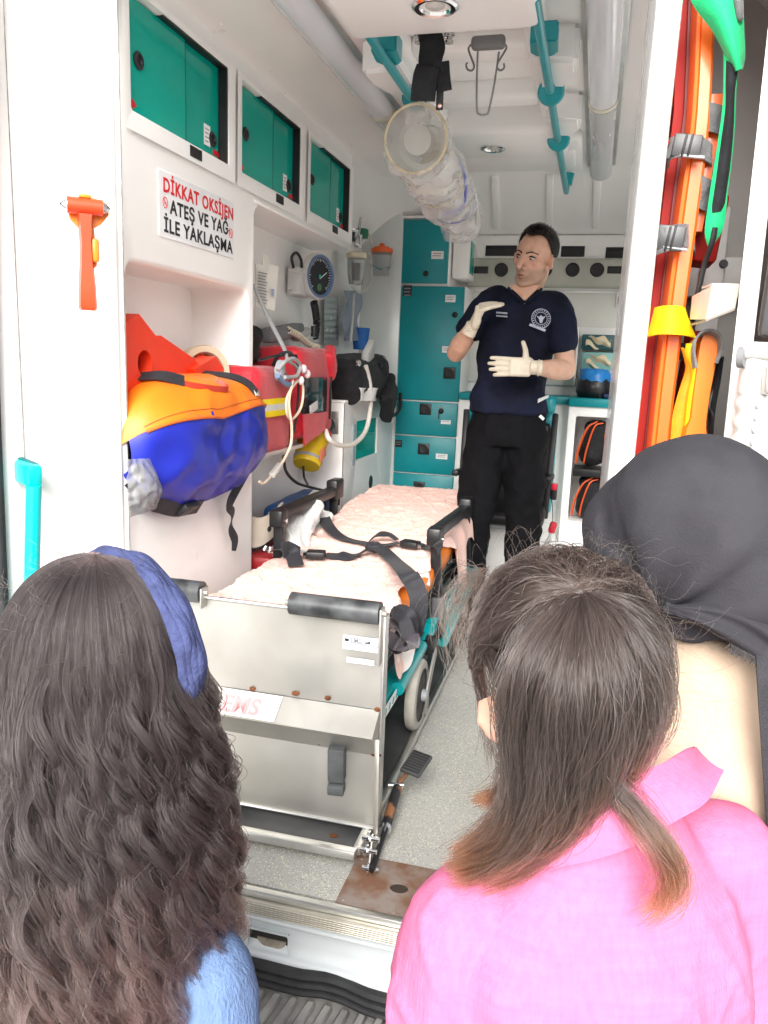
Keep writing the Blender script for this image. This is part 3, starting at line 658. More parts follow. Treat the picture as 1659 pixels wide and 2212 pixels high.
# zip slit, straps, buckle
mb = MB(); mb.ribbon([lidpt(.27, .30)+V((.002, 0, .002)), lidpt(.33, .22)+V((.004, 0, .004)), lidpt(.42, .17)+V((.004, 0, .006)), lidpt(.50, .16)+V((.004, 0, .004)), lidpt(.50, .26)+V((.003, 0, .004))], (0, .2, 1), .016, .002, 4); mb.build('zip', mat('red_zip', (.45, .03, .01), .5), t)
mb = MB(); mb.ribbon([lidpt(.10, .75)+V((0, 0, .01)), lidpt(.14, .52)+V((.008, 0, .012)), lidpt(.20, .38)+V((.008, 0, .012)), lidpt(.285, .29)+V((.006, 0, .008))], (.2, .8, .5), .030, .004, 6); mb.build('strap', WEB, t)
mb = MB(); mb.ribbon([lidpt(.60, .50)+V((0, 0, .006)), lidpt(.68, .33)+V((.006, 0, .008)), lidpt(.74, .20)+V((.006, 0, .006)), lidpt(.77, .10)+V((.006, 0, .002))], (.2, 1, .3), .028, .004, 6); mb.build('strap', WEB, t)
MB().box(lidpt(.775, .12)+V((.006, 0, 0)), (.006, .03, .03), (0, -.5, 0), .003).build('buckle', mat('grey_buckle', (.5, .45, .42), .4), t)
mb = MB(); mb.ribbon([lidpt(.78, .10), lidpt(.86, .10)+V((.004, 0, 0)), lidpt(.93, .14)], (0, .1, 1), .03, .002, 4); mb.build('clear_window', mat('clear_vinyl', (.75, .45, .3), .15, trans=.4), t)
mb = MB(); P = [bagpt(u, math.radians(-62))+V((.006, 0, -.006)) for u in (.02, .08, .15, .22, .30, .36)]; mb.ribbon(P, (.5, 0, .8), .045, .004, 4); mb.build('strap', WEB, t)
MB().box(bagpt(.26, math.radians(-60))+V((.008, 0, -.008)), (.018, .07, .045), (0, .9, 0), .005).build('buckle', BLACK, t)
mb = MB(); mb.ribbon([bagpt(.86, math.radians(-60)), S(497, 1085, x=-1.05), S(503, 1110, x=-1.06), S(498, 1140, x=-1.07), S(507, 1165, x=-1.07), S(505, 1190, x=-1.07)], [(0, 1, 0), (.3, 1, 0), (-.4, 1, 0), (.5, .8, 0), (0, 1, .2)], .026, .003, 6); mb.build('strap', WEB, t)
# orange immobiliser blocks
FOAM = mat('orange_red_foam', (.80, .045, .012), .42, var=.06, vs=6, bump=.05, bs=40, coat=.15)
def slab_with_hole(mb, poly, c, r, ex, n=24):
    """convex outline poly with a round hole (centre c, radius r in the outline's plane), extruded by ex."""
    N_ = (V(poly[1])-V(poly[0])).cross(V(poly[2])-V(poly[0])).normalized(); a, b = frame_of(N_); a2 = b.cross(N_) if False else a
    k = len(poly); P2 = [((V(p)-c).dot(a), (V(p)-c).dot(b)) for p in poly]; O = []
    for i in range(n):
        th = 2*math.pi*i/n; d = (math.cos(th), math.sin(th)); best = 1e9
        for j in range(k):
            x1, y1 = P2[j]; x2, y2 = P2[(j+1) % k]; ex_, ey_ = x2-x1, y2-y1; den = d[0]*ey_-d[1]*ex_
            if abs(den) < 1e-9: continue
            tt = (x1*ey_-y1*ex_)/den; ss = (x1*d[1]-y1*d[0])/den
            if tt > 0 and -1e-6 <= ss <= 1+1e-6: best = min(best, tt)
        O.append([d[0]*best, d[1]*best])
    for x1, y1 in P2:
        j = min(range(n), key=lambda i: (O[i][0]-x1)**2+(O[i][1]-y1)**2); O[j] = [x1, y1]
    to = lambda p: V(c)+a*p[0]+b*p[1]; ex = V(ex)
    H_ = [(r*math.cos(2*math.pi*i/n), r*math.sin(2*math.pi*i/n)) for i in range(n)]
    mb.loft([[to(h)+ex for h in H_], [to(o)+ex for o in O], [to(o) for o in O], [to(h) for h in H_], [to(h)+ex for h in H_]], False)
    return mb
bx = -1.13
t = thing('head_block', 'orange-red foam head block with a round hole, leaning in the niche', 'head block', S(320, 780, x=bx))
poly = [S(262, 705, x=bx), S(300, 678, x=bx), S(352, 745, x=bx), S(425, 835, x=bx), S(330, 850, x=bx), S(262, 850, x=bx)]
slab_with_hole(MB(), poly, S(313, 785, x=bx), .034, (-.055, 0, 0)).build('block', FOAM, t, 30)
MB().lathe(S(313, 785, x=bx)+V((-.035, 0, 0)), (1, 0, 0), [(.036, 0), (.036, .001)], 20).build('hole_lining', mat('dark_red_foam', (.30, .01, .01), .6), t)
t = thing('head_block', 'orange-red foam head block lying behind the one with the hole', 'head block', S(400, 780, x=-1.2))
MB().prism([S(335, 735, x=-1.16), S(348, 725, x=-1.16), S(420, 775, x=-1.16), S(470, 840, x=-1.16), S(380, 845, x=-1.16)], (-.05, .0, 0)).build('block', FOAM, t, 30)
t = thing('head_block', 'small orange-red foam block beside the beige roll in the niche', 'head block', S(460, 800, x=-1.16))
MB().prism([S(418, 798, x=-1.14), S(467, 770, x=-1.14), S(502, 822, x=-1.14), S(502, 850, x=-1.14), S(440, 850, x=-1.14)], (-.06, .0, 0)).build('block', FOAM, t, 30)
t = thing('tape_roll', 'thick beige ring standing behind the orange blocks in the niche', 'roll', S(440, 800, x=-1.2))
ax = V((.75, -.62, .1)); a, b = frame_of(ax)
MB().lathe(S(438, 803, x=-1.20), ax, [(.060, -.03), (.078, -.03), (.082, -.02), (.082, .02), (.078, .03), (.060, .03), (.055, .02), (.055, -.02), (.060, -.03)], 40, False).build('ring', mat('beige_foam', (.58, .49, .35), .6, var=.06), t)
MB().box(S(430, 775, x=-1.22), (.03, .05, .05), (.4, .2, .5), .008).build('core_strap', FOAM, t)
PAX = mat('smoky_wrap', (.10, .10, .10), .25, var=.4, vs=30, trans=.3)
tag(MB().surf(lambda u, v: S(505+12*math.sin(v*9)*.4, 765+75*v, x=-1.2)+V((0, .05*u+.01*math.sin(v*20), .01*math.sin(u*9+v*5))), 6, 14, .003).build('plastic_wrap', PAX), 'dark crumpled plastic wrap at the back corner of the niche', 'wrap')
# clear pouch with round lids
t = thing('clear_pouch', 'clear plastic pouch holding round white lids at the niche corner', 'pouch', S(305, 1110, x=-1.06))
POUCH = mat('clear_pouch', (.82, .83, .84), .16, var=.05, trans=.72, ior=1.15, bump=.6, bs=35, spec=.6)
pc = [S(274, 992, x=-1.035), S(322, 990, x=-1.035), S(347, 1058, x=-1.03), S(335, 1098, x=-1.035), S(275, 1118, x=-1.05)]
def pou(u, v):
    top = pc[0].lerp(pc[1], u); mid = S(272, 1050, x=-1.04).lerp(pc[2], u); bot = pc[4].lerp(pc[3], u)
    p = (top.lerp(mid, v*2) if v < .5 else mid.lerp(bot, v*2-1)); e = math.sin(math.pi*u)*math.sin(math.pi*v)
    return p+V((.028*e+crumple(p, .006, 30, 2), 0, 0))
MB().surf(pou, 22, 30, .0012).build('film', POUCH, t, 80)
for px, py in ((305, 1037), (325, 1055)): MB().lathe(S(px, py, x=-1.035), (1, -.2, .1), [(.010, 0), (.011, .004), (.009, .006)], 18).build('lid', WHITE2, t)
for px, py, r in ((300, 1070, .022), (318, 1085, .018), (295, 1020, .02)): MB().lathe(S(px, py, x=-1.05), (1, -.1, .3), [(r, 0), (r, .008), (r*.8, .01), (r*.8, .0)], 24).build('mask_ring', mat('grey_clear', (.5, .5, .5), .2, trans=.5), t)
# ================================================================== equipment in the side recess
REDF = mat('red_nylon', (.50, .008, .022), .55, var=.1, vs=10, bump=.35, bs=160, sheen=.2)
YEL = mat('reflective_yellow', (.80, .62, .0), .35, var=.05, emit=None)
SILV = mat('reflective_silver', (.62, .63, .62), .3, var=.08)
def puffy(mb, amp=.006, sc=9, seed=0):
    return mb.warp(lambda p: p+V((crumple(p, amp, sc, seed), crumple(p, amp, sc, seed+5), crumple(p, amp, sc, seed+9))))
def dense_box(c, s, rot=None, bev=.02, cuts=6):
    mb = MB(); mb.box(c, s, rot, bev, 3); bmesh.ops.subdivide_edges(mb.bm, edges=list(mb.bm.edges), cuts=cuts, use_grid_fill=True); return mb
t = thing('medical_bag', 'red nylon medical bag with yellow reflective band and clear pocket', 'bag', (-1.18, 2.9, 1.50))
fx = -1.06
q = [S(520, 790, x=-1.06), S(640, 822, x=-1.06), S(610, 975, x=-1.06), S(520, 962, x=-1.06)]
mb = dense_box((-1.165, 2.555, 1.655), (.20, .37, .30), (0, 0, .05), .035, 5); puffy(mb, .006, 8).build('front_pocket', REDF, t, 60)
mb = dense_box((-1.17, 3.00, 1.705), (.21, .42, .35), (0, 0, .03), .035, 5); puffy(mb, .007, 7, 3).build('body', REDF, t, 60)
a, b = S(583, 862, x=-1.056), S(617, 895, x=-1.056)
for k, (zt, zb, mm) in enumerate(((a.z, a.z-.019, YEL), (a.z-.019, a.z-.040, SILV), (a.z-.040, a.z-.06, YEL))):
    MB().span((-1.075, a.y-.10, zb), (-1.0545+.001*k, b.y+.02, zt)).build('reflective_band', mm, t)
cw0, cw1 = S(657, 812, x=-1.052), S(706, 900, x=-1.052)
MB().span((-1.068, cw0.y, cw1.z+.02), (-1.052, cw1.y, cw0.z-.005), .006).build('clear_pocket', mat('dark_vinyl', (.03, .03, .035), .12, var=.4, vs=12, coat=.6), t)
tri = [S(655, 915, x=-1.049), S(700, 905, x=-1.049), S(668, 945, x=-1.049)]
MB().prism([S(652, 895, x=-1.05), S(705, 890, x=-1.05), S(700, 928, x=-1.05), S(655, 962, x=-1.05)], (.006, 0, 0)).build('pocket_flap', REDF, t)
MB().box(S(678, 880, x=-1.05), (.004, .09, .035), (.2, 0, 0), .002).build('pocket_paper', mat('white_wrap', (.7, .68, .68), .35, var=.15, vs=30), t)
for pl in ([(640, 770), (645, 830), (640, 900), (628, 962)], [(722, 760), (715, 820), (712, 905)], [(560, 778), (600, 768), (640, 768)]):
    MB().tube(spl([S(px, py, x=-1.055) for px, py in pl], 5), .005, 6).build('zip', BLACK, t)
mb = dense_box(S(712, 785, x=-1.07), (.05, .10, .13), (.5, 0, .2), .02, 3); puffy(mb, .004, 14).build('side_flap', REDF, t, 60)
mb = MB(); mb.tube(spl([S(590, 790, x=-1.10), S(600, 770, x=-1.06), S(625, 762, x=-1.05), S(640, 778, x=-1.06)], 6), .008, 8, flat=.5).build('carry_handle', WEB, t)
MB().box(S(690, 930, x=-1.12), (.10, .16, .06), (.4, 0, 0), .02).build('base_panel', BLACK, t)
# folded black jacket behind the red bag
mb = dense_box((-1.225, 2.60, 1.86), (.09, .28, .12), (.2, 0, .1), .03, 5); tag(puffy(mb, .014, 12, 4).build('folded_cloth', BLKF, None, 70), 'black folded cloth heaped behind the red bag', 'cloth')
# grey radio with a cream coiled cord
t = thing('wall_radio', 'grey radio handset unit above the red bag', 'radio', S(620, 715, x=-1.22))
MB().box(S(612, 718, x=-1.23), (.06, .34, .055), (.12, 0, 0), .012).build('housing', mat('radio_grey', (.17, .18, .19), .45), t)
MB().box(S(650, 722, x=-1.215), (.05, .15, .035), (.25, 0, 0), .015).build('handset', mat('radio_pale', (.40, .41, .42), .45), t)
def coil(P, r, turns, wr, nm, mt, par):
    P = spl(P, 12); k = len(P); out = []; n = turns*10
    for i in range(n):
        f = i/(n-1)*(k-1); j = min(int(f), k-2); c = P[j].lerp(P[j+1], f-j); a, b = frame_of(P[j+1]-P[j]); th = 2*math.pi*i/10
        out.append(c+a*r*math.cos(th)+b*r*math.sin(th))
    return MB().tube(out, wr, 6).build(nm, mt, par)
coil([S(620, 712, x=-1.2), S(645, 725, x=-1.19), S(665, 742, x=-1.19), S(690, 752, x=-1.19)], .011, 16, .0042, 'coiled_cord', CREAM, t)
# white notice card
t = thing('notice_card', 'white printed card hanging at the edge of the recess', 'card', S(576, 610, x=-1.2))
n0 = S(552, 565, x=-1.16); cdv = V((.25, 1, 0)).normalized()
poly = [S(551, 570, x=-1.17), S(566, 572, x=-1.165), S(566, 549, x=-1.165), S(578, 552, x=-1.16), S(581, 570, x=-1.16), S(601, 577, x=-1.15), S(592, 672, x=-1.15), S(551, 662, x=-1.17)]
MB().prism(poly, (.003, -.002, 0)).build('card', mat('card_stock', (.74, .72, .66), .6), t)
for k in range(11): 
    a, b = S(556, 588+k*6.4, x=-1.163), S(576-(k % 3)*2, 592+k*6.4, x=-1.156); MB().beam(a+V((.004, -.003, 0)), b+V((.004, -.003, 0)), .001, .004).build('print_line', INKG, t)
MB().box(S(588, 632, x=-1.148)+V((.004, -.003, 0)), (.002, .02, .025), None).build('print_block', mat('blue_print', (.35, .42, .55), .6), t)
# blood-pressure dial
gc = S(690, 597, x=-1.17); gn = V((math.cos(.34), -math.sin(.34), -.03)).normalized()
t = thing('pressure_gauge', 'round blood pressure dial with blue rim on the recess wall', 'gauge', gc)
ga, gb = frame_of(gn); R_ = .096
MB().lathe(gc-gn*.03, gn, [(R_*.9, 0), (R_, .008), (R_, .03), (R_*.96, .036), (R_*.90, .036), (R_*.88, .022)], 48).build('case', mat('gauge_white', (.62, .62, .60), .4), t)
MB().lathe(gc-gn*.03, gn, [(R_*.93, .034), (R_*.92, .040), (R_*.86, .042), (R_*.80, .038), (R_*.79, .030)], 48, False).build('rim', mat('gauge_blue', (.10, .17, .30), .35), t)
face = MB().lathe(gc-gn*.03, gn, [(R_*.82, .030), (.001, .0305)], 40).build('dial_face', mat('dial_black', (.012, .014, .02), .2, coat=.25, spec=.3), t)
for k in range(31):
    a = math.radians(225-k*9); d = gb*math.sin(a)-ga*math.cos(a)*-1
    L_ = .014 if k % 5 == 0 else .008
    MB().beam(gc+gn*.0016+d*(R_*.76), gc+gn*.0016+d*(R_*.76-L_), .0022, .0008, up=gn).build('tick', LABELW, face)
MB().beam(gc+gn*.003-gb*.01, gc+gn*.003+gb*.02-ga*.045, .003, .001, up=gn).build('needle', LABELW, face)
MB().lathe(gc+gn*.002, gn, [(.008, 0), (.007, .003)], 16).build('hub', mat('green_hub', (.02, .35, .22), .4), face)
MB().lathe(gc+gn*.001-gb*.045, gn, [(.001, 0), (.016, .001)], 16).build('dial_spot', mat('dial_green', (.05, .16, .06), .3), face)  # small dark green spot on the lower dial
t = thing('cuff_basket', 'white wire cuff basket behind the pressure dial', 'basket', S(645, 610, x=-1.24))
MB().box(S(645, 610, x=-1.24), (.06, .13, .12), None, .015).build('tray', mat('basket_white', (.58, .58, .57), .5), t)
for dz in (0, -.085): MB().tube(spl([S(628, 580, x=-1.25)+V((0, 0, dz)), S(630, 584, x=-1.195)+V((0, 0, dz)), S(660, 590, x=-1.19)+V((0, 0, dz))], 5), .004, 6).build('wire', mat('basket_wire', (.6, .6, .6), .4), t)
MB().tube(spl([S(634, 578, x=-1.22), S(630, 556, x=-1.22), S(640, 546, x=-1.22), S(650, 560, x=-1.21), S(652, 578, x=-1.21)], 6), .006, 8).build('hose_loop', BLACK, t)
t = thing('coiled_hose', 'black coiled hose hanging under the pressure dial', 'hose', S(680, 690, x=-1.2))
coil([S(678, 652, x=-1.2), S(682, 675, x=-1.2), S(684, 700, x=-1.2), S(680, 730, x=-1.2)], .013, 15, .005, 'coil', BLACK, t)
MB().tube([S(679, 705, x=-1.2), S(678, 727, x=-1.2)], .015, 10).build('cuff_end', BLACK, t)
# oxygen flowmeter and suction unit
t = thing('suction_unit', 'clear suction bottle with cream cap on the recess wall', 'suction unit', S(770, 560, x=-1.18))
c = S(770, 555, x=-1.17); CLR2 = mat('clear_bottle', (.80, .82, .82), .08, trans=.8, ior=1.2, spec=.7)
MB().lathe(c-V((0, 0, .005)), (0, 0, -1), [(.045, 0), (.045, .02), (.043, .06), (.034, .12), (.03, .125)], 24).build('bottle', CLR2, t)
MB().lathe(c+V((0, 0, .02)), (0, 0, -1), [(.044, 0), (.05, .004), (.05, .024), (.046, .028)], 24).build('cap', mat('cream_cap2', (.72, .66, .50), .4), t)
MB().lathe(c-V((0, 0, .03)), (0, 0, -1), [(.018, 0), (.018, .08)], 14).build('float', mat('white_float', (.75, .75, .72), .4), t)
for k, (dx, dy, dz, r, h, mm) in enumerate(((0, -.02, .05, .016, .07, CHROME), (.0, .05, .05, .013, .06, CHROME), (-.02, .0, .08, .02, .05, CHROME), (0, -.09, .06, .018, .04, BLACK))):
    MB().lathe(c+V((dx, dy, dz)), (0, 0, 1), [(r, 0), (r*1.15, h*.3), (r*.8, h*.5), (r, h)], 16).build('fitting', mm, t)
MB().lathe(S(782, 515, x=-1.18), (0, 0, 1), [(.03, 0), (.032, .01), (.032, .04), (.025, .046)], 18).build('green_knob', mat('green_knob', (.01, .16, .08), .4), t)
MB().cyl(S(770, 532, x=-1.16), S(779, 470, x=-1.16), .012, .006, 14).build('flow_tube', CLR2, t)
MB().tube(spl([S(795, 545, x=-1.14), S(802, 580, x=-1.13), S(796, 618, x=-1.13), S(778, 632, x=-1.14), S(760, 620, x=-1.15)], 7), .006, 8).build('hose', mat('milky_hose', (.66, .65, .60), .3, trans=.3), t)
MB().tube(spl([S(775, 500, x=-1.2), S(795, 505, x=-1.16), S(803, 525, x=-1.16)], 6), .006, 8).build('hose', CREAM, t)
t = thing('suction_jar', 'clear jar with orange lid hanging near the teal lockers', 'jar', S(825, 600, x=-1.14))
c = S(825, 545, x=-1.13)
MB().lathe(c, (0, 0, -1), [(.052, 0), (.05, .02), (.042, .115), (.038, .118)], 28).build('cup', CLR2, t)
MB().lathe(c+V((0, 0, -.004)), (0, 0, 1), [(.055, 0), (.058, .006), (.056, .022), (.04, .026), (.04, .03), (.014, .032), (.014, .045), (.008, .05)], 28).build('lid', mat('orange_lid', (.78, .13, .02), .4), t)
MB().tube(spl([S(800, 548, x=-1.16), S(800, 570, x=-1.1), S(826, 582, x=-1.08), S(850, 572, x=-1.12)], 6), .004, 6).build('holder_ring', CHROME, t)
t = thing('tubing_packet', 'pale blue packet of clear tubing hanging below the suction bottle', 'packet', S(760, 690, x=-1.2))
MB().surf(lambda u, v: S(742+34*u+3*math.sin(v*6), 628+108*v, x=-1.21)+V((.01*math.sin(u*6+v*9), 0, 0)), 8, 16, .002).build('film', mat('blue_film', (.50, .58, .70), .2, trans=.55, ior=1.1, bump=.5, bs=40), t, 80)
MB().tube(spl([S(765, 634, x=-1.19), S(762, 680, x=-1.19), S(758, 738, x=-1.19)], 6), .006, 8).build('tube', mat('milky_hose', (.7, .7, .7)), t)
t = thing('blister_strip', 'pale strip of clear packets on the recess wall', 'strip', S(715, 700, x=-1.26))
for k in range(8): MB().surf(lambda u, v: S(700+30*u, 640+k*13.5+12*v, x=-1.255)+V((.012*math.sin(math.pi*u)*math.sin(math.pi*v), 0, 0)), 6, 5, .0015).build('packet', mat('pale_blister', (.58, .66, .66), .25, trans=.35, ior=1.1), t)
t = thing('blue_cup', 'bright blue paper cup on the side counter', 'cup', S(778, 755, x=-1.2))
mb = MB(); mb.lathe(S(778, 755, x=-1.2), (0, 0, 1), [(.036, 0), (.048, .11), (.047, .11), (.035, .002)], 20); mb.build('cup_wall', mat('blue_paper', (.01, .12, .42), .5), t)
# black pouch with grey monitor on the counter
t = thing('equipment_pouch', 'black padded pouch slumped over the counter edge', 'pouch', (-1.12, 3.75, 1.67))
mb = dense_box((-1.135, 3.66, 1.76), (.24, .56, .20), (.05, 0, .0), .05, 6); puffy(mb, .012, 8, 2).build('pouch_body', BLKF, t, 70)
mb = dense_box(S(838, 860, x=-1.01), (.06, .24, .16), (.55, 0, .1), .03, 4); puffy(mb, .008, 10, 7).build('hanging_flap', BLKF, t, 70)
MB().tube(spl([S(815, 850, x=-1.02), S(845, 895, x=-1.0), S(862, 885, x=-1.0), S(865, 850, x=-1.01)], 6), .010, 8).build('piping', BLACK, t)
t = thing('patient_monitor', 'pale grey device with knobs lying on the black pouch', 'monitor', S(800, 780, x=-1.05))
MB().box(S(795, 768, x=-1.04), (.035, .14, .10), (.55, .15, .1), .010).build('housing', mat('pale_grey_case', (.55, .56, .55), .4), t)
MB().box(S(818, 800, x=-1.05), (.05, .15, .09), (.7, .1, .1), .014).build('base', mat('mid_grey_case', (.30, .31, .31), .45), t)
for px, py in ((772, 785), (820, 790), (832, 812)): MB().lathe(S(px, py, x=-1.015), (1, -.3, .1), [(.014, 0), (.014, .012), (.01, .015)], 14).build('knob', BLACK if px > 800 else CHROME, t)
MB().surf(lambda u, v: S(775+40*u, 838+30*v, x=-1.0+.0)+V((.01*math.sin(u*9+v*3), 0, .006*math.sin(v*7))), 8, 8, .002).build('paper_strip', WHITE2, t, 80)
t = thing('white_hose', 'thick white hose looping from the device below the counter', 'hose', S(760, 960, x=-1.03))
MB().tube(spl([S(790, 790, x=-1.015), S(799, 830, x=-1.005), S(800, 880, x=-1.0), S(790, 930, x=-1.0), S(765, 958, x=-1.0), S(735, 962, x=-1.01), S(712, 950, x=-1.02), S(703, 930, x=-1.05)], 8), .0105, 12).build('hose_run', mat('white_hose', (.70, .68, .62), .4), t)
# leads and tubes slung over the red bag
t = thing('infusion_line', 'grey infusion line hanging down onto the red bag', 'tube', S(590, 700, x=-1.1))
GREYT = mat('grey_tube', (.42, .43, .44), .3, trans=.2)
for d in (0, .012): MB().tube(spl([S(548, 615+d*300, x=-1.12), S(580, 690, x=-1.1)+V((0, d, 0)), S(612, 752, x=-1.06)+V((0, d, 0)), S(622, 778, x=-1.04), S(638, 790, x=-1.03), S(645, 805, x=-1.035)], 7), .0055, 8).build('tube_run', GREYT, t)
MB().tube(spl([S(600, 800, x=-1.03), S(615, 782, x=-1.02), S(635, 775, x=-1.02), S(648, 790, x=-1.02), S(640, 812, x=-1.02), S(615, 815, x=-1.02)], 7), .007, 8).build('tube_run', GREYT, t)
MB().box(S(604, 800, x=-1.04), (.03, .07, .05), (.6, 0, .2), .012).build('clip', mat('grey_clip', (.36, .39, .43), .5), t)
MB().tube(spl([S(600, 812, x=-1.03), S(618, 830, x=-1.025), S(632, 828, x=-1.025)], 6), .009, 8).build('clip_band', mat('blue_grey', (.13, .2, .33), .5), t)
t = thing('sensor_cable', 'cream sensor cable looped over the red bag with dangling plug', 'cable', S(635, 880, x=-1.03))
CRC = mat('cream_cable', (.68, .56, .42), .45)
MB().tube(spl([S(652, 815, x=-1.03), S(636, 830, x=-1.02), S(620, 860, x=-1.02), S(620, 895, x=-1.02), S(632, 905, x=-1.02), S(650, 880, x=-1.02), S(655, 840, x=-1.02), S(648, 815, x=-1.02)], 7), .0048, 8).build('cable_run', CRC, t)
MB().tube(spl([S(632, 822, x=-1.02), S(624, 870, x=-1.015), S(630, 920, x=-1.01), S(628, 960, x=-1.01), S(615, 990, x=-1.01), S(606, 1005, x=-1.01)], 7), .005, 8).build('cable_run', CRC, t)
MB().beam(S(606, 1003, x=-1.01), S(586, 1028, x=-1.01), .022, .016, bev=.004).build('plug', mat('pale_plug', (.62, .60, .56), .4, trans=.2), t)
MB().tube(spl([S(586, 1028, x=-1.01), S(577, 1038, x=-1.0), S(568, 1044, x=-1.0), S(560, 1040, x=-1.0)], 5), .004, 8).build('cable_run', CRC, t)
for px, py in ((656, 797), (664, 808), (650, 822)): MB().sph(S(px, py, x=-1.02), (.012, .016, .016), n=12, m=8).build('electrode', mat('pink_white', (.80, .66, .68), .35), t)
# sharps bin under the red bag
t = thing('sharps_bin', 'yellow sharps container with red lid under the red bag', 'bin', S(655, 975, x=-1.12))
d0 = S(662, 1005, x=-1.12); d1 = S(680, 935, x=-1.12); ax = (d1-d0)
MB().lathe(d0, ax, [(.055, 0), (.058, .01), (.066, ax.length*.85), (.066, ax.length*.9)], 28).build('drum', mat('sharps_yellow', (.62, .44, .01), .4), t)
MB().lathe(d0, ax, [(.070, ax.length*.86), (.072, ax.length*.92), (.070, ax.length*1.05), (.05, ax.length*1.1)], 28).build('lid', mat('sharps_red', (.50, .03, .03), .4), t)
MB().lathe(d0, ax, [(.060, ax.length*.12), (.062, ax.length*.20)], 28, False).build('band', GREYP, t)
MB().box(d0+V((.062, .02, .05)), (.006, .07, .045), (.3, 0, 0), .002).build('label', mat('sharps_label', (.6, .2, .1), .5), t)
tag(MB().tube(spl([S(612, 985, x=-1.15), S(618, 1018, x=-1.12), S(640, 1042, x=-1.1), S(668, 1052, x=-1.08), S(700, 1060, x=-1.06), S(728, 1072, x=-1.05), S(732, 1090, x=-1.05)], 8), .006, 8).build('power_cable', BLACK), 'black cable drooping from the red bag to the blue mat', 'cable')
tag(MB().tube(spl([S(655, 1008, x=-1.13), S(657, 1030, x=-1.11), S(665, 1048, x=-1.09)], 8), .005, 8).build('power_cable', BLACK), 'short black cable under the yellow sharps bin', 'cable')
# things stored behind the stretcher
t = thing('storage_crate', 'dark red crate standing on the floor behind the stretcher', 'crate', (-1.17, 2.75, F))
RED2 = mat('dark_red_plastic', (.28, .01, .015), .4, var=.1)
MB().span((-1.27, 2.50, F), (-1.05, 3.34, 1.10), .02).build('box', RED2, t); MB().span((-1.275, 2.49, 1.10), (-1.045, 3.35, 1.15), .012).build('rim', RED2, t)
t = thing('blue_pad', 'flat blue padded mat lying behind the stretcher rail', 'mat', S(650, 1075, z=1.2))
mb = dense_box((-1.15, 3.10, 1.225), (.20, .50, .07), (0, 0, .05), .03, 5); puffy(mb, .006, 8, 3).build('pad', mat('blue_vinyl', (.012, .07, .24), .4, var=.1, vs=6), t, 70)
t = thing('paper_stack', 'stack of white paper sheets behind the stretcher', 'paper', S(690, 1110, y=3.1))
for k in range(7): MB().box((-1.03+.004*(k % 3), 3.18, 1.13+k*.008), (.14, .26, .005), (0, .02*(k % 2), .06*math.sin(k*2.)), .001, 1).build('sheet', LABELW, t)
t = thing('syringe_packet', 'white plastic packet with green print lying on the blue mat', 'packet', S(660, 1090, y=2.95))
MB().beam(S(628, 1128, y=2.82), S(690, 1062, y=3.1), .055, .02, bev=.006).build('packet', mat('packet_white', (.74, .75, .74), .25, bump=.4, bs=40), t)
MB().beam(S(640, 1112, y=2.86)+V((0, 0, .012)), S(672, 1079, y=3.02)+V((0, 0, .012)), .012, .003).build('print', mat('packet_green', (.05, .35, .2), .5), t)
t = thing('wrapped_supplies', 'white plastic wrapped supplies piled beside the stretcher', 'packet', S(660, 1150, y=2.75))
for k, (px, py, yy) in enumerate(((650, 1130, 2.75), (680, 1150, 2.85), (640, 1165, 2.65))):
    mb = dense_box(S(px, py, y=yy), (.10, .22, .05), (.5, .2*k, .3*k), .02, 5); puffy(mb, .012, 16, k).build('wrap', mat('white_wrap2', (.74, .74, .73), .25, trans=.15, bump=.5, bs=50), t, 70)
t = thing('cervical_collar', 'cream cervical collar with dark slots on the red crate', 'collar', S(565, 1120, y=2.6))
cc = S(560, 1128, y=2.62)
def col_(u, v):
    a = math.radians(-70+190*u); r = .085; return cc+V((r*math.cos(a)*.7, -r*math.sin(a), -.055+.11*v+.02*math.sin(u*6)))+V((.02*v, 0, 0))
MB().surf(col_, 26, 8, .006).build('shell', mat('collar_cream', (.66, .60, .50), .45), t, 70)
for u, v in ((.30, .4), (.42, .3), (.55, .45), (.36, .65)):
    MB().sph(col_(u, v)+V((.003, -.004, 0)), (.008, .010, .012), n=12, m=8).build('slot', BLACK, t)
MB().tube([col_(i/20, 0)-V((0, 0, .004)) for i in range(21)], .007, 8).build('edge_foam', BLACK, t)
MB().sph(S(592, 1112, y=2.66), (.022, .03, .018), n=14, m=8).build('chin_piece', mat('collar_cream', (.6, .55, .45)), t)
t = thing('foil_packet', 'shiny silver foil packet on the red crate', 'packet', S(585, 1200, y=2.6))
MB().surf(lambda u, v: S(566+42*u, 1182+26*v, y=2.56)+V((0, crumple((u*2, v*2, 0), .012, 2.5), crumple((u, v, 1), .008, 4))), 14, 10, .001).build('foil', mat('foil', (.75, .76, .77), .22, 1.), t, 80)

# ================================================================== teal lockers
lk = thing('locker_tower', 'tall teal locker and drawer tower left of the paramedic', 'lockers', (-.89, 4.45, F))
LYF = 4.30
MB().span((-1.07, LYF+.012, F), (-.705, BY-.005, 2.255), .004).build('carcass', WHITE, lk)
MB().span((-1.07, LYF+.012, 2.256), (-.80, BY-.005, 2.60), .004).build('carcass', WHITE, lk)
MB().span((-.79, 4.34, 2.30), (-.70, BY-.034, 2.52), .01).build('side_pocket', WHITE, lk); MB().span((-.704, 4.37, 2.33), (-.698, 4.50, 2.50), .003).build('pocket_pane', ACRY, lk)
doors = [('locker_door', -1.064, -.806, 2.268, 2.594), ('locker_door', -1.064, -.708, 1.645, 2.252), ('drawer', -1.076, -.711, 1.452, 1.636), ('drawer', -1.076, -.712, 1.240, 1.444), ('drawer', -1.076, -.714, .98, 1.232), ('drawer', -1.076, -.716, .72, .972)]
D = []
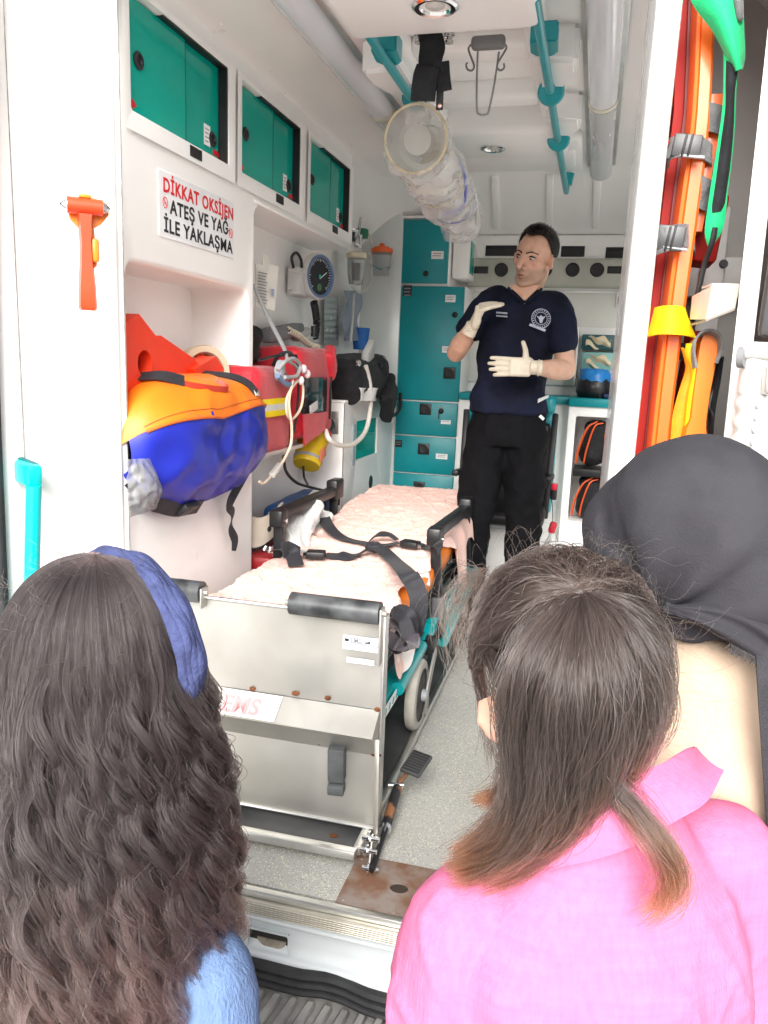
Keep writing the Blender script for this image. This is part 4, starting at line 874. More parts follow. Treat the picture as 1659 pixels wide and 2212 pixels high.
for nm, x0, x1, z0, z1 in doors: D.append(MB().span((x0, LYF-.008, z0), (x1, LYF+.012, z1), .005).build(nm, TEAL, lk))
def lab(px, py, w_, h, d, mt=LABELW, nm='label', lines=2):
    c = S(px, py, y=LYF-.009); o = MB().box(c, (w_, .002, h), None).build(nm, mt, d)
    for k in range(lines): MB().box(c+V((-.05*w_*(k % 2), -.0013, h*(.2-.3*k))), (w_*.7, .001, h*.09), None).build('print_line', INKG, o)
lab(945, 551, .066, .04, D[0]); lab(973, 645, .055, .038, D[1]); lab(965, 755, .05, .034, D[1]); lab(880, 628, .05, .058, D[1], BLACK, 'badge', 3)
lab(963, 912, .055, .022, D[2], lines=1); lab(954, 986, .065, .03, D[3]); lab(861, 958, .04, .04, D[3], BLACK, 'badge', 2); lab(862, 958, .03, .02, D[3], BLACK, 'badge', 0)
for px, py, d in ((920, 591, 0), (983, 680, 1), (953, 888, 2)): MB().lathe(S(px, py, y=LYF-.009), (0, -1, 0), [(.015, 0), (.015, .006), (.011, .010), (.005, .012)], 18).build('lock', BLACK, D[d])
for px, py, d in ((971, 806, 1), (919, 884, 2), (915, 970, 3), (905, 1052, 4)):
    c = S(px, py, y=LYF-.010); h = MB().box(c, (.066, .006, .062), None, .004).build('handle', BLACK, D[d]); MB().lathe(c-V((0, .003, 0)), (0, -1, 0), [(.024, 0), (.022, .004), (.018, .003)], 20).build('handle_ring', RUBBER, h)
MB().lathe(S(953, 880, y=LYF-.018), (0, -1, 0), [(.006, 0), (.006, .01)], 10).build('key', CHROME, D[2]); MB().box(S(948, 897, y=LYF-.014), (.006, .003, .04), None).build('key_tag', BLACK, D[2])
tag(MB().span((-1.07, 4.28, 2.60), (-.80, BY-.02, 2.612)).build('top_trim', WHITE, lk), 'white trim on the lockers')

# ================================================================== bulkhead fittings
yb = BY-.031
for k, (x0, x1, z) in enumerate(((-.648, -.475, 2.475), (-.235, -.11, 2.472), (.0, .19, 2.466))):
    t = thing('vent_slot', ('black rectangular vent left of the paramedic at the top of the bulkhead', 'black rectangular vent behind the paramedic head', 'black rectangular vent near the white post at the top of the bulkhead')[k], 'vent', ((x0+x1)/2, yb, z), 'black vents along the bulkhead')
    MB().span((x0, yb-.004, z-.028), (x1, yb+.001, z+.028), .002).build('frame', BLACK, t)
    for j in range(4): MB().span((x0+.006, yb-.007, z-.02+j*.012), (x1-.006, yb-.004, z-.016+j*.012)).build('louvre', RUBBER, t)
vp = thing('air_vent_unit', 'cream-grey panel with round and oblong black vents on the bulkhead', 'panel', (-.3, yb, 2.35))
MB().box((-.285, BY-.045, 2.355), (.92, .05, .155), None, .018, 3).build('panel', mat('vent_panel_grey', (.46, .46, .40), .4), vp)
for px, w_ in ((1035, .10), (1332, .095)):
    c = S(px, 583, y=BY-.071); MB().box(c, (w_, .006, .038), None, .012, 3).build('oblong_vent', BLACK, vp)
for px in (1083, 1178, 1237, 1290):
    c = S(px, 583, y=BY-.071); MB().lathe(c, (0, -1, 0), [(.037, -.002), (.037, .004), (.032, .006), (.030, .002), (.001, .001)], 28).build('round_vent', BLACK, vp)
t = thing('wall_switch', 'small black and white switch on the bulkhead beside the post', 'switch', S(1336, 648, y=BY-.03))
MB().box(S(1337, 648, y=BY-.028), (.03, .014, .075), None, .004).build('plate', WHITE2, t); MB().box(S(1338, 650, y=BY-.037), (.016, .006, .04), None, .002).build('rocker', BLACK, t)
# glove box dispenser
t = thing('glove_dispenser', 'clear acrylic dispenser with two open glove boxes on the bulkhead', 'dispenser', S(1290, 760, y=BY-.1))
g0, g1 = S(1253, 706, y=4.52), S(1328, 836, y=4.52)
MB().span((g0.x, 4.55, g1.z), (g1.x+.03, 4.575, g0.z), .004).build('back_plate', WHITE2, t)
MB().span((g0.x-.012, 4.46, g1.z), (g0.x, 4.57, g0.z), .004).build('side_plate', WHITE2, t)
for k, (y0, y1, cc_) in enumerate(((722, 757, (.012, .085, .10)), (760, 800, (.22, .48, .46)))):
    p0, p1 = S(1258, y0, y=4.48), S(1327, y1, y=4.48)
    bx_ = MB().span((p0.x, 4.47, p1.z), (p1.x+.02, 4.55, p0.z), .006).build('glove_box', mat('glove_box_%d' % k, cc_, .4), t)
    c = (p0+p1)/2; mb = MB(); mb.surf(lambda u, v: c+V(((u-.5)*.13, -.018-.012*math.sin(u*7+v*5), (v-.5)*.05*(1.3-abs(u-.5))+.008*math.sin(u*11))), 14, 8, .003).build('glove_tuft', mat('latex', (.72, .62, .42), .5), bx_, 80)
MB().span((g0.x+.01, 4.47, g1.z), (g1.x+.02, 4.55, g1.z+.09), .004).build('lower_tray', mat('clear_tray', (.6, .62, .64), .15, trans=.5), t)

# ================================================================== right rear counter, its shelf and contents
rc = thing('rear_counter', 'white counter with teal worktop and open bag shelf in the far corner', 'counter', (.1, 4.4, F))
RYF = 4.20
mb = MB(); holepanel(mb, lambda u, v, w_: (u, RYF+w_, v), (-.115, F, .44, 1.655), (-.078, 1.055, .40, 1.605), .012, .34, .006); mb.build('front_panel', WHITE, rc, 40)
MB().span((-.116, RYF+.001, F), (-.105, BY-.03, 1.655)).build('side_panel', WHITE, rc)
MB().span((-.12, RYF-.02, 1.655), (.45, BY-.03, 1.70), .006).build('worktop', TEAL, rc)
MB().span((-.70, RYF+.06, 1.66), (-.118, BY-.03, 1.70), .006).build('worktop', TEAL, rc)
MB().span((-.70, RYF+.08, F), (-.118, BY-.03, 1.659)).build('front_panel', WHITE, rc)
MB().span((-.07, RYF+.002, 1.295), (.40, RYF+.05, 1.335), .004).build('shelf_bar', BLACK, rc); MB().span((-.07, RYF+.05, 1.30), (.40, BY-.05, 1.318)).build('shelf', BLACK, rc)
MB().tube(spl([S(1265, 1150, y=RYF-.012)+V((-.02, .01, 0)), S(1265, 1150, y=RYF-.02), S(1285, 1150, y=RYF-.02), S(1285, 1150, y=RYF-.012)+V((.02, .01, 0))], 4), .004, 8).build('drawer_pull', ALU, rc)
MB().span((-.10, RYF-.004, .72), (.42, RYF-.001, 1.02), .003).build('drawer_front', WHITE2, rc)
ORB = mat('orange_nylon', (.75, .10, .015), .5, var=.08, bump=.3, bs=150)
for k, (x0, z0, z1, lb) in enumerate(((-.03, 1.34, 1.575, 'black and orange rescue backpack on the upper shelf'), (-.03, 1.06, 1.28, 'black and orange rescue backpack on the lower shelf'))):
    t = thing('backpack', lb, 'backpack', (x0+.08, 4.36, z0), 'backpacks in the far corner counter')
    mb = dense_box((x0+.055, 4.36, (z0+z1)/2), (.13, .24, z1-z0), (0, .12, 0), .05, 5); puffy(mb, .008, 10, k).build('pack_body', BLKF, t, 70)
    mb = MB(); mb.ribbon([V((x0-.03, 4.25, z0+.02)), V((x0-.02, 4.235, z0+.10)), V((x0+.015, 4.235, z1-.03)), V((x0+.06, 4.26, z1+.004))], (.3, 1, 0), .022, .006, 5); mb.build('piping', ORB, t)
    mb = MB(); mb.ribbon([V((x0+.01, 4.236, z0+.02)), V((x0+.02, 4.228, z0+.10)), V((x0+.05, 4.228, z1-.02)), V((x0+.09, 4.25, z1+.0))], (.3, 1, 0), .010, .006, 5); mb.build('piping', ORB, t)
    MB().box((x0+.15, 4.30, z1-.055), (.10, .12, .075), (0, .1, 0), .02, 3).build('top_pocket', ORB, t)
    MB().box((x0+.145, 4.275, z0+.075), (.07, .10, .13), (0, .15, 0), .015, 3).build('white_pack', mat('cream_pack', (.72, .68, .60), .5, var=.08, vs=20), t)
t = thing('bin_bag', 'small black bin lined with a blue plastic bag on the teal worktop', 'bin', S(1282, 855, y=4.33))
c = S(1280, 848, y=4.32); c.z = 1.702
mb = MB(); mb.lathe(c, (0, 0, 1), [(.075, 0), (.09, .03), (.088, .08), (.075, .10)], 24); mb.warp(lambda p: p+V((crumple(p, .008, 18), crumple(p, .008, 18, 4), 0))).build('bin_body', mat('black_film', (.012, .012, .015), .3, bump=.4, bs=60), t, 70)
mb = MB(); mb.lathe(c, (0, 0, 1), [(.082, .075), (.085, .10), (.075, .135), (.06, .14), (.05, .11), (.03, .07)], 28, False); mb.warp(lambda p: p+V((crumple(p, .010, 26, 2), crumple(p, .010, 26, 7), crumple(p, .010, 24, 3)))).build('liner', mat('blue_film2', (.02, .22, .60), .25, bump=.4, bs=60), t, 80)
MB().box(c+V((.11, 0, .012)), (.14, .16, .02), (0, 0, .2), .008).build('folded_cloth', mat('navy_cloth', (.02, .035, .10), .7), t)

# ================================================================== folding attendant seat behind the paramedic
se = thing('attendant_seat', 'black folding attendant seat with teal shell behind the paramedic', 'seat', (-.4, 4.2, F))
SEATB = mat('black_vinyl', (.012, .012, .014), .38, var=.15, vs=8)
mb = dense_box((-.40, 4.08, 1.34), (.42, .10, .46), (-.08, 0, 0), .03, 4); mb.build('backrest', SEATB, se, 70)
MB().box((-.40, 4.15, 1.36), (.47, .035, .52), (-.08, 0, 0), .02).build('back_shell', TEALB, se)
MB().box((-.30, 4.10, 1.66), (.24, .07, .10), (-.05, 0, 0), .03, 3).build('headrest', TEALB, se)
MB().box((-.40, 3.93, 1.13), (.44, .34, .07), (.1, 0, 0), .03, 3).build('cushion', SEATB, se)
MB().box((-.40, 3.94, 1.085), (.40, .30, .025), (.1, 0, 0), .008).build('seat_pan', mat('seat_grey', (.24, .25, .26), .5), se)
for s in (-1, 1):
    MB().beam((-.40+s*.225, 4.1, 1.30), (-.40+s*.225, 3.80, 1.32), .035, .03, bev=.008).build('armrest', BLACK, se)
    MB().beam((-.40+s*.225, 4.06, 1.62), (-.40+s*.215, 3.96, 1.10), .02, .03, bev=.006).build('side_frame', BLACK, se)
MB().box((-.40, 4.05, .88), (.30, .22, .38), None, .02).build('pedestal', WHITE, se)
t = tag(MB().ribbon([(-.165, 4.06, 1.20), (-.150, 4.03, 1.12), (-.148, 4.02, 1.0)], (0, 1, 0), .03, .003, 4).build('seat_belt_stalk', WEB, se), 'belt stalk')
bk = MB().box((-.152, 4.0, 1.235), (.032, .024, .085), None, .008).build('belt_buckle', BLACK, se); MB().box((-.152, 3.987, 1.262), (.028, .008, .034), None, .004).build('release_button', mat('belt_red', (.75, .02, .06), .35), bk)
t = thing('extinguisher', 'white bottle with red cap strapped beside the seat', 'bottle', (-.145, 3.98, F))
MB().lathe((-.145, 4.02, F+.10), (0, 0, 1), [(.05, 0), (.05, .14), (.035, .19), (.018, .22), (.018, .24)], 20).build('bottle', mat('pale_bottle', (.62, .63, .62), .3), t)
MB().box((-.145, 4.01, F+.37), (.035, .035, .06), (.1, .2, .3), .012).build('cap', mat('red_cap', (.60, .01, .03), .4), t)
# ================================================================== loading platform (steel) and stretcher
pf = thing('loading_platform', 'steel stretcher loading platform with rollers and upright end plate', 'platform', (-.75, 1.7, F))
PY, PXL, PXR = 1.68, -1.052, -.424
STEELP = mat('worn_steel_plate', (.55, .54, .51), .40, .88, var=.10, vs=3, bump=.04, bs=14, rvar=.4, col2=(.42, .405, .365), detail=7)
def plate(z0, y0, z1, y1, nm, mt=STEELP):
    mb = MB(); d = V((0, y1-y0, z1-z0)).normalized(); n_ = V((0, d.z, -d.y))*.004
    return mb.prism([(PXL, y0, z0), (PXR, y0, z0), (PXR, y1, z1), (PXL, y1, z1)], n_).build(nm, mt, pf, 20)
plate(1.032, PY, 1.255, PY, 'end_plate'); plate(.988, PY-.06, 1.031, PY-.001, 'fold_plate'); plate(.916, PY-.001, .986, PY-.06, 'fold_plate'); plate(.728, PY, .915, PY, 'end_plate')
# mitred end of the fold
MB().prism([(PXR-.004, PY, 1.03), (PXR-.004, PY, .918), (PXR-.004, PY-.056, .988)], (.0035, 0, 0)).build('fold_cap', STEELP, pf, 20)
MB().tube([(PXL, PY-.002, 1.257), (PXR, PY-.002, 1.257)], .005, 8).build('rolled_edge', ALU, pf); MB().tube([(PXL, PY-.003, .727), (PXR, PY-.003, .727)], .005, 8).build('rolled_edge', ALU, pf)
MB().span((PXR-.001, PY-.004, .72), (PXR+.008, PY+.03, 1.262), .003).build('side_flange', ALU, pf)
for x0, x1 in ((-.645, -.428), (-1.048, -.875)):
    MB().cyl((x0, PY-.012, 1.272), (x1, PY-.012, 1.272), .0265, n=28).build('roller', mat('roller_rubber', (.020, .022, .024), .35, var=.6, vs=18, col2=(.09, .095, .10)), pf)
    for x, s in ((x0, -1), (x1, 1)):
        MB().cyl((x, PY-.012, 1.272), (x+s*.014, PY-.012, 1.272), .009, .006, n=14).build('axle_bolt', mat('bolt_zinc', (.62, .58, .50), .4, .9), pf)
    MB().span((x1+.001, PY-.03, 1.15 if x1 > -.5 else 1.235), (x1+.007, PY+.008, 1.285), .004).build('roller_bracket', STEELP, pf)
# welds with rust
WELD = mat('weld_rust', (.22, .075, .025), .75, .4, var=.3, vs=60, bump=.6, bs=200)
for px, py, yy in ((545, 1488, PY), (638, 1498, PY), (708, 1508, PY), (815, 1533, PY), (690, 1605, PY-.002), (812, 1630, PY)):
    c = S(px, py, y=yy-.003); MB().sph(c, (.011+.003*math.sin(px), .003, .006), n=10, m=6).build('weld', WELD, pf)
# type labels
LB = mat('label_blue_white', (.70, .76, .82), .4, var=.02)
yl = PY-.0045
a, b = S(742, 1360, y=yl), S(825, 1412, y=yl)
l1 = MB().span((a.x, yl-.0006, b.z), (b.x, yl, a.z-.012)).build('type_label', LB, pf); wd, hh = b.x-a.x, a.z-.012-b.z
text('label_text', 'EMS', .016, (a.x+.018, yl-.0008, b.z+hh*.56), XA, ZA, INKG, l1, .0004); MB().span((a.x+.004, yl-.0012, b.z+hh*.57), (a.x+.014, yl-.0007, b.z+hh*.77)).build('print_block', INKK, l1)
MB().prism([(a.x+.052, yl-.001, b.z+hh*.57), (a.x+.066, yl-.001, b.z+hh*.57), (a.x+.066, yl-.001, b.z+hh*.77), (a.x+.06, yl-.001, b.z+hh*.68), (a.x+.055, yl-.001, b.z+hh*.68)], (0, -.0004, 0)).build('print_block', INKK, l1)
text('label_text', 'CE', .011, (b.x-.022, yl-.0008, b.z+.006), XA, ZA, INKG, l1)
for k in range(14): MB().span((a.x+.030+k*.0025, yl-.0012, b.z+.006), (a.x+.030+k*.0025+(.0008 if k % 3 else .0014), yl-.0007, b.z+.022)).build('barcode_bar', INKG, l1)
for z, x0, x1 in ((.93, .25, .8), (.86, .12, .75), (.66, .74, .96), (.58, .72, .95), (.50, .08, .9), (.42, .05, .35), (.42, .45, .92), (.30, .05, .3), (.20, .05, .28)):
    MB().span((a.x+wd*x0, yl-.0011, b.z+hh*z-.0008), (a.x+wd*x1, yl-.0007, b.z+hh*z+.0008)).build('print_line', INKG, l1)
a, b = S(749, 1412, y=yl), S(808, 1438, y=yl)
l2 = MB().span((a.x, yl-.0006, b.z), (b.x, yl, a.z-.008)).build('type_label', LABELW, pf); wd, hh = b.x-a.x, a.z-.008-b.z
for k in range(4): MB().span((a.x+wd*(.12+.08*(k % 2)), yl-.0011, b.z+hh*(.82-.2*k)-.0008), (a.x+wd*(.74-.08*(k % 3)), yl-.0007, b.z+hh*(.82-.2*k)+.0008)).build('print_line', INKG, l2)
# faded red maker's sticker on the fold
fa = V((0, -.06+.001, .988-1.031)).normalized(); fb = V((0, PY-.06, .988)); nrm = V((0, -.043, .06)).normalized()
xs = S(602, 1540, y=PY-.03).x
stk = MB().prism([V((xs-.155, PY-.0595, .9895))+nrm*.0006, V((xs, PY-.0595, .9895))+nrm*.0006, V((xs, PY-.004, 1.030))+nrm*.0006, V((xs-.155, PY-.004, 1.030))+nrm*.0006], nrm*.0006).build('maker_sticker', mat('sticker_white', (.82, .80, .78), .4), pf)
text('sticker_text', 'EMS', .062, V((xs-.145, PY-.052, .9945))+nrm*.0018, XA, V((0, .0555, .0405)), mat('faded_red', (.70, .34, .35), .5), stk, .002, .92)
# rubber buffer on the lower plate
for z0, z1, d in ((.845, .935, .032), (.812, .838, .030)):
    c = S(728, 1640, y=PY-.02); MB().box((c.x, PY-.004-d/2, (z0+z1)/2), (.040, d, z1-z0), (.10, 0, .1), .004).build('rubber_buffer', mat('grey_rubber', (.085, .09, .095), .6, var=.2, vs=20), pf)
# tray, side rails, front lip
TRAY = mat('black_tray', (.045, .046, .048), .42, var=.35, vs=7, col2=(.10, .10, .10), detail=8)
MB().span((PXL, 1.60, .696), (PXR-.03, 3.70, .706)).build('tray', TRAY, pf)
MB().span((PXR-.030, 1.60, .700), (PXR-.012, 3.70, .725), .003).build('side_rail', ALU, pf); MB().span((PXL-.01, 1.60, .700), (PXL-.001, 3.70, .725), .003).build('side_rail', ALU, pf)
MB().span((PXL, 1.575, .700), (PXR-.02, 1.5995, .722), .004).build('front_lip', ALU, pf); MB().span((PXL, 1.598, .688), (PXR-.06, 1.66, .6955), .002).build('under_rail', mat('cream_rail', (.62, .56, .44), .5, var=.2, vs=20), pf)
MB().sph(S(720, 1805, z=.708), (.011, .008, .002), n=10, m=6).build('rust_spot', WELD, pf)
MB().span((PXL-.01, 1.62, F), (PXL+.05, 3.7, .695)).build('floor_runner', BLACK, pf); MB().span((PXR-.09, 1.66, F), (PXR-.04, 3.7, .695)).build('floor_runner', BLACK, pf)
# hinge links, pedal lever and gas strut on the right
for c, r in ((S(803, 1812, y=1.60), .012), (S(797, 1838, y=1.585), .010), (S(802, 1878, y=1.57), .010)):
    MB().cyl(c-V((.022, 0, 0)), c+V((.018, 0, 0)), r*.6, n=14).build('pivot_bolt', CHROME, pf); MB().cyl(c-V((.008, 0, 0)), c-V((.003, 0, 0)), r*1.5, n=18).build('washer', CHROME, pf)
MB().beam(S(806, 1800, y=1.61), S(797, 1880, y=1.572), .005, .018, bev=.003).build('hinge_link', STEELP, pf)
MB().beam((PXR+.008, 1.635, .98), S(806, 1805, y=1.61)+V((.006, 0, 0)), .004, .012, bev=.002).build('stay_rod', STEELP, pf)
s0, s1, s2 = S(858, 1702, z=.745), S(832, 1792, z=.72), S(803, 1880, z=.70)
MB().cyl(s0, s1, .0125, n=16).build('gas_strut', mat('strut_black', (.02, .02, .022), .5, col2=(.25, .11, .05), vs=22, thr=(.40, .48)), pf); MB().cyl(s1, s2, .007, n=12).build('strut_rod', BLACK, pf)
MB().cyl(s1-(s1-s0).normalized()*.01, s1+(s1-s0).normalized()*.004, .0138, n=16).build('strut_collar', CHROME, pf)
MB().cyl(S(838, 1697, z=.745), S(872, 1697, z=.745), .008, n=14).build('pivot_bolt', CHROME, pf)
p1 = S(862, 1692, z=.75); p2 = S(893, 1652, z=.775)
MB().beam(p1, p2, .012, .008, bev=.002).build('pedal_arm', mat('rusty_arm', (.30, .16, .09), .6, .4, var=.3, vs=30), pf)
pd = V((.05, .10, .05)).normalized()
pe = MB().beam(S(884, 1672, z=.775), S(914, 1628, z=.80), .058, .012, up=(0, -.3, 1), bev=.004).build('pedal_pad', mat('pedal_rubber', (.06, .062, .065), .6), pf)
a, b = S(884, 1672, z=.775), S(914, 1628, z=.80); al, au = frame_of(b-a, V((0, -.3, 1)))
for k in range(8):
    c = a.lerp(b, .1+.115*k)+au*.006; MB().beam(c-al*.025, c+al*.025, .005, .003, up=au).build('pedal_rib', RUBBER, pe)

# ------------------------------------------------------------------ stretcher
sg = thing('stretcher', 'ambulance stretcher with orange mattress and black armrests on the steel platform', 'stretcher', (-.75, 2.6, .71))
MX0, MX1 = -1.005, -.475
ORM = mat('orange_mattress', (.78, .20, .015), .4, var=.06, vs=6)
def mz(y):
    z = 1.165
    if y > 2.55: z += .10*min(1, (y-2.55)/1.1)**1.2+.0
    return z
mb = MB(); secs = []
for i in range(30):
    y = 1.74+1.94*i/29; e = 1-max(0, (abs(2*i/29-1)-.93)/.07)**2*.5
    z = mz(y); hw = (MX1-MX0)/2*(1 if y < 3.3 else math.sqrt(max(.05, 1-((y-3.3)/.40)**2*.55))); cx_ = (MX0+MX1)/2
    secs.append([V((cx_+math.copysign(abs(math.cos(a))**.3, math.cos(a))*hw, y, z-.05+math.copysign(abs(math.sin(a))**.45, math.sin(a))*.048*e)) for a in [2*math.pi*k/24 for k in range(24)]])
mb.loft(secs).build('mattress', ORM, sg, 60)
MB().span((MX0+.03, 1.76, 1.03), (MX1-.02, 2.60, 1.062), .006).build('deck', BLACK, sg); MB().beam((-.74, 2.6, 1.05), (-.74, 3.62, 1.13), .42, .03).build('back_deck', BLACK, sg)
# frame
TEALT = mat('teal_tube', (.0, .30, .32), .3, var=.08, vs=12, coat=.3)
for x in (-.462, -1.02):
    MB().tube([(x, 2.02, .94), (x, 2.34, .955)], .020, 14).build('lower_tube', TEALT, sg); MB().tube([(x, 2.36, .955), (x, 3.55, .985)], .017, 12).build('lower_tube', TEALT, sg)
    MB().tube([(x+.03, 2.55, .905), (x+.03, 2.86, .93)], .022, 14).build('leg_tube', TEALT, sg); MB().tube([(x+.03, 2.9, .93), (x+.03, 3.6, .99)], .018, 12).build('leg_tube', TEALT, sg)
    for yy in (2.36, 2.52, 2.88, 3.10, 3.3): MB().tube([(x+.012, yy, .945), (x+.012, yy+.045, .948)], .027, 12).build('clamp', BLACK, sg)
    for yy in (2.43, 2.47): MB().tube([(x, yy, .985), (x, yy+.02, .986)], .019, 12).build('teal_ring', TEALT, sg)
MB().span((-1.03, 1.80, .90), (-.52, 1.86, .95), .006).build('cross_beam', TEALT, sg)
MB().beam((-.50, 1.80, .925), (-.49, 2.24, .925), .05, .045, bev=.006).build('side_beam', TEALT, sg)
st_ = MB().beam((-.463, 1.86, .925), (-.4645, 2.20, .925), .002, .030).build('side_sticker', LABELW, sg)
for k in range(7): MB().beam((-.4612, 1.89+k*.04, .918), (-.4612, 1.905+k*.04, .932), .001, .007).build('sticker_print', TEALT, st_)
for yy in (1.86, 2.26): MB().box((-.485, yy, .90), (.055, .05, .09), None, .008).build('joint', BLACK, sg)
MB().box((-.50, 1.90, .83), (.03, .05, .10), (.3, 0, 0), .006).build('bracket', GREYP, sg)
for a, b in (((-.50, 1.9, .90), (-.52, 2.9, .78)), ((-.50, 3.4, .95), (-.52, 2.5, .76)), ((-.98, 1.9, .90), (-.98, 2.9, .78)), ((-.52, 2.0, 1.0), (-.5, 3.5, 1.02)), ((-.98, 2.0, 1.0), (-.98, 3.5, 1.02))): MB().tube([a, b], .014, 10).build('leg_bar', BLACK, sg)
def wheel(x, y, z, r, nm='wheel'):
    w_ = MB().lathe((x-.018, y, z), (1, 0, 0), [(r*.74, .002), (r*.80, 0), (r*.95, .003), (r, .012), (r, .026), (r*.95, .034), (r*.80, .037), (r*.74, .035)], 44, False).build(nm, mat('tyre_grey', (.46, .44, .39), .6, var=.12, vs=16), sg)
    MB().lathe((x-.018, y, z), (1, 0, 0), [(r*.76, .006), (r*.76, .031), (r*.5, .028), (r*.2, .034), (r*.2, .003), (r*.5, .009), (r*.76, .006)], 36, False).build('rim', mat('rim_grey', (.06, .06, .06), .5), w_)
    MB().lathe((x+.018, y, z), (1, 0, 0), [(r*.18, 0), (r*.16, .016), (r*.08, .02)], 18).build('hub', GREYP, w_)
    for k in range(5):
        a = 2*math.pi*k/5; d = V((0, math.cos(a), math.sin(a))); MB().beam(V((x+.006, y, z))+d*r*.18, V((x+.006, y, z))+d*r*.75, .012, .02).build('spoke', mat('rim_grey', (.06, .06, .06)), w_)
wheel(-.458, 2.28, .818, .112); wheel(-.985, 2.40, .806, .100); wheel(-.47, 3.35, .806, .100); wheel(-.985, 3.35, .806, .100)
MB().beam((-.428, 2.28, .81), (-.426, 2.40, .93), .008, .035, bev=.003).build('wheel_fork', mat('fork_grey', (.36, .35, .33), .45, .6), sg)
MB().box((-.425, 2.285, .79), (.006, .04, .07), (.1, 0, 0), .01).build('brake_shoe', mat('fork_grey', (.4, .4, .4)), sg)
MB().box((-.476, 2.26, 1.00), (.05, .09, .028), (0, 0, .2), .012).build('foot_lever', mat('lever_grey', (.40, .40, .39), .4), sg)
# armrests
ARM = mat('armrest_black', (.016, .016, .018), .38, var=.2, vs=12)
for s, x, (y0, z0), (y1, z1) in ((1, -.478, (2.56, 1.278), (3.28, 1.245)), (-1, -1.022, (2.50, 1.305), (3.15, 1.30))):
    ar = MB().beam((x, y0, z0), (x, y1, z1), .044, .040, bev=.010).build('armrest', ARM, sg)
    MB().box((x, y0+.01, z0-.012), (.05, .07, .062), None, .010).build('end_joint', ARM, ar); MB().box((x, y1-.02, z1+.006), (.05, .10, .085), None, .010).build('end_joint', ARM, ar)
    MB().cyl((x-.03, y0+.01, z0-.022), (x+.03, y0+.01, z0-.022), .008, n=12).build('pin', CHROME, ar)
    for yy, zz, yb_ in ((y0+.01, z0-.03, y0+.05), (y1-.03, z1-.03, y1+.0)):
        MB().beam((x, yy, zz), (x+s*.018, yb_, .985), .020, .034, bev=.004).build('post', ARM, ar)
    MB().box((x+s*.018, y0+.05, .99), (.042, .06, .11), None, .006).build('post_socket', mat('socket_grey', (.10, .10, .105), .45), ar)
# sheet: crumpled disposable cover
SHEET = mat('disposable_sheet', (.79, .58, .52), .75, col2=(.78, .50, .43), vs=22, detail=6, bump=.35, bs=55)
SHEETW = mat('disposable_sheet_edge', (.86, .82, .80), .7, var=.05, vs=22, bump=.35, bs=55)
t = thing('disposable_sheet', 'crumpled pinkish-white disposable sheet covering the stretcher mattress', 'sheet', (-.75, 2.6, 1.17))
def wrinkle(x, y):
    rg = lambda n, k: max(0., 1-abs(n)*k)**2
    n1 = noise.noise(V((x*7, y*5, .3))); n2 = noise.noise(V((x*15+3, y*12, 1.7))); n3 = noise.noise(V((x*31, y*26+9, 4.1))); n4 = noise.noise(V((x*60+y*20, y*46, 2.1)))
    return .0045*n1+.0042*rg(n2, 5)+.0028*rg(n3, 4.5)+.0012*rg(n4, 4)
def sheet(u, v):
    y = 1.705+1.995*v; hw = (MX1-MX0)/2*(1 if y < 3.3 else math.sqrt(max(.05, 1-((y-3.3)/.42)**2*.5)))+.008
    cx_ = (MX0+MX1)/2; s = 2*u-1; z = mz(y)+.006
    if y > 3.6: z -= (y-3.6)**1.4*1.2
    ext = .985+.05*math.sin(y*9)+.03*math.sin(y*23)
    if s > 0: ext -= .16*math.exp(-((y-2.28)/.20)**2)+.10*math.exp(-((y-2.75)/.10)**2); ext += .14*math.exp(-((y-2.02)/.08)**2)
    if y > 2.9: ext += .12
    s2 = s*ext; x = cx_+hw*min(1, max(-1, s2)); o = max(0, abs(s2)-.93)
    z -= o*o*4+o*.55; x += math.copysign(o*.12, s)
    edge = max(0, (abs(s)-.55)/.45)
    z += edge*.012*math.sin(y*26+3*math.sin(y*7))*(1 if s > 0 else .6)
    q = noise.noise(V((x*26, y*21, 8.2)))
    return V((x+.006*noise.noise(V((x*14, y*14, 3)))+.008*edge*math.sin(y*31), y, z+wrinkle(x, y)+.004*max(0, -(y-1.75)*40)))
mb = MB(); mb.surf(sheet, 150, 440); mb.build('sheet_cloth', SHEET, t, 179)
def flap(u, v):
    p = sheet(.985, .10+.075*v+.0*u); return p+V((.012*u+.016*math.sin(v*8)*u, .03*u, -.058*u*(.4+.6*math.sin(v*3.1))+.008*math.sin(v*13)*u))
MB().surf(flap, 10, 24).build('hanging_edge', SHEETW, t, 179)
def flap2(u, v):
    p = sheet(.99, .34+.16*v); return p+V((.01*u+.012*math.sin(v*9)*u, 0, -.04*u*(.3+.7*abs(math.sin(v*5)))+.006*math.sin(v*17)*u))
MB().surf(flap2, 8, 30).build('hanging_edge', SHEETW, t, 179)
# straps
def on_sheet(px, py, dz=.012):
    z = 1.18
    for _ in range(5): p = S(px, py, z=z); z = mz(p.y)+.006+dz
    return S(px, py, z=z)
t = thing('stretcher_straps', 'black webbing belt straps with buckles lying across the sheet', 'straps', on_sheet(800, 1185))
MB().ribbon([S(690, 1083, y=3.05), S(697, 1110, y=2.95), on_sheet(712, 1140, .03), on_sheet(740, 1162), on_sheet(780, 1172), on_sheet(825, 1178), on_sheet(862, 1172, .02)], [(1, .3, 0), (1, .2, .2), (.6, .8, .1), (.2, 1, 0), (.1, 1, 0), (0, 1, 0)], .046, .003, 7).build('strap', WEB, t)
MB().ribbon([on_sheet(800, 1166, .012), on_sheet(815, 1156, .035), on_sheet(838, 1154, .035), on_sheet(858, 1166, .02)], [(0, 1, .2), (.2, 1, .3), (.1, 1, 0)], .03, .003, 6).build('strap', WEB, t)
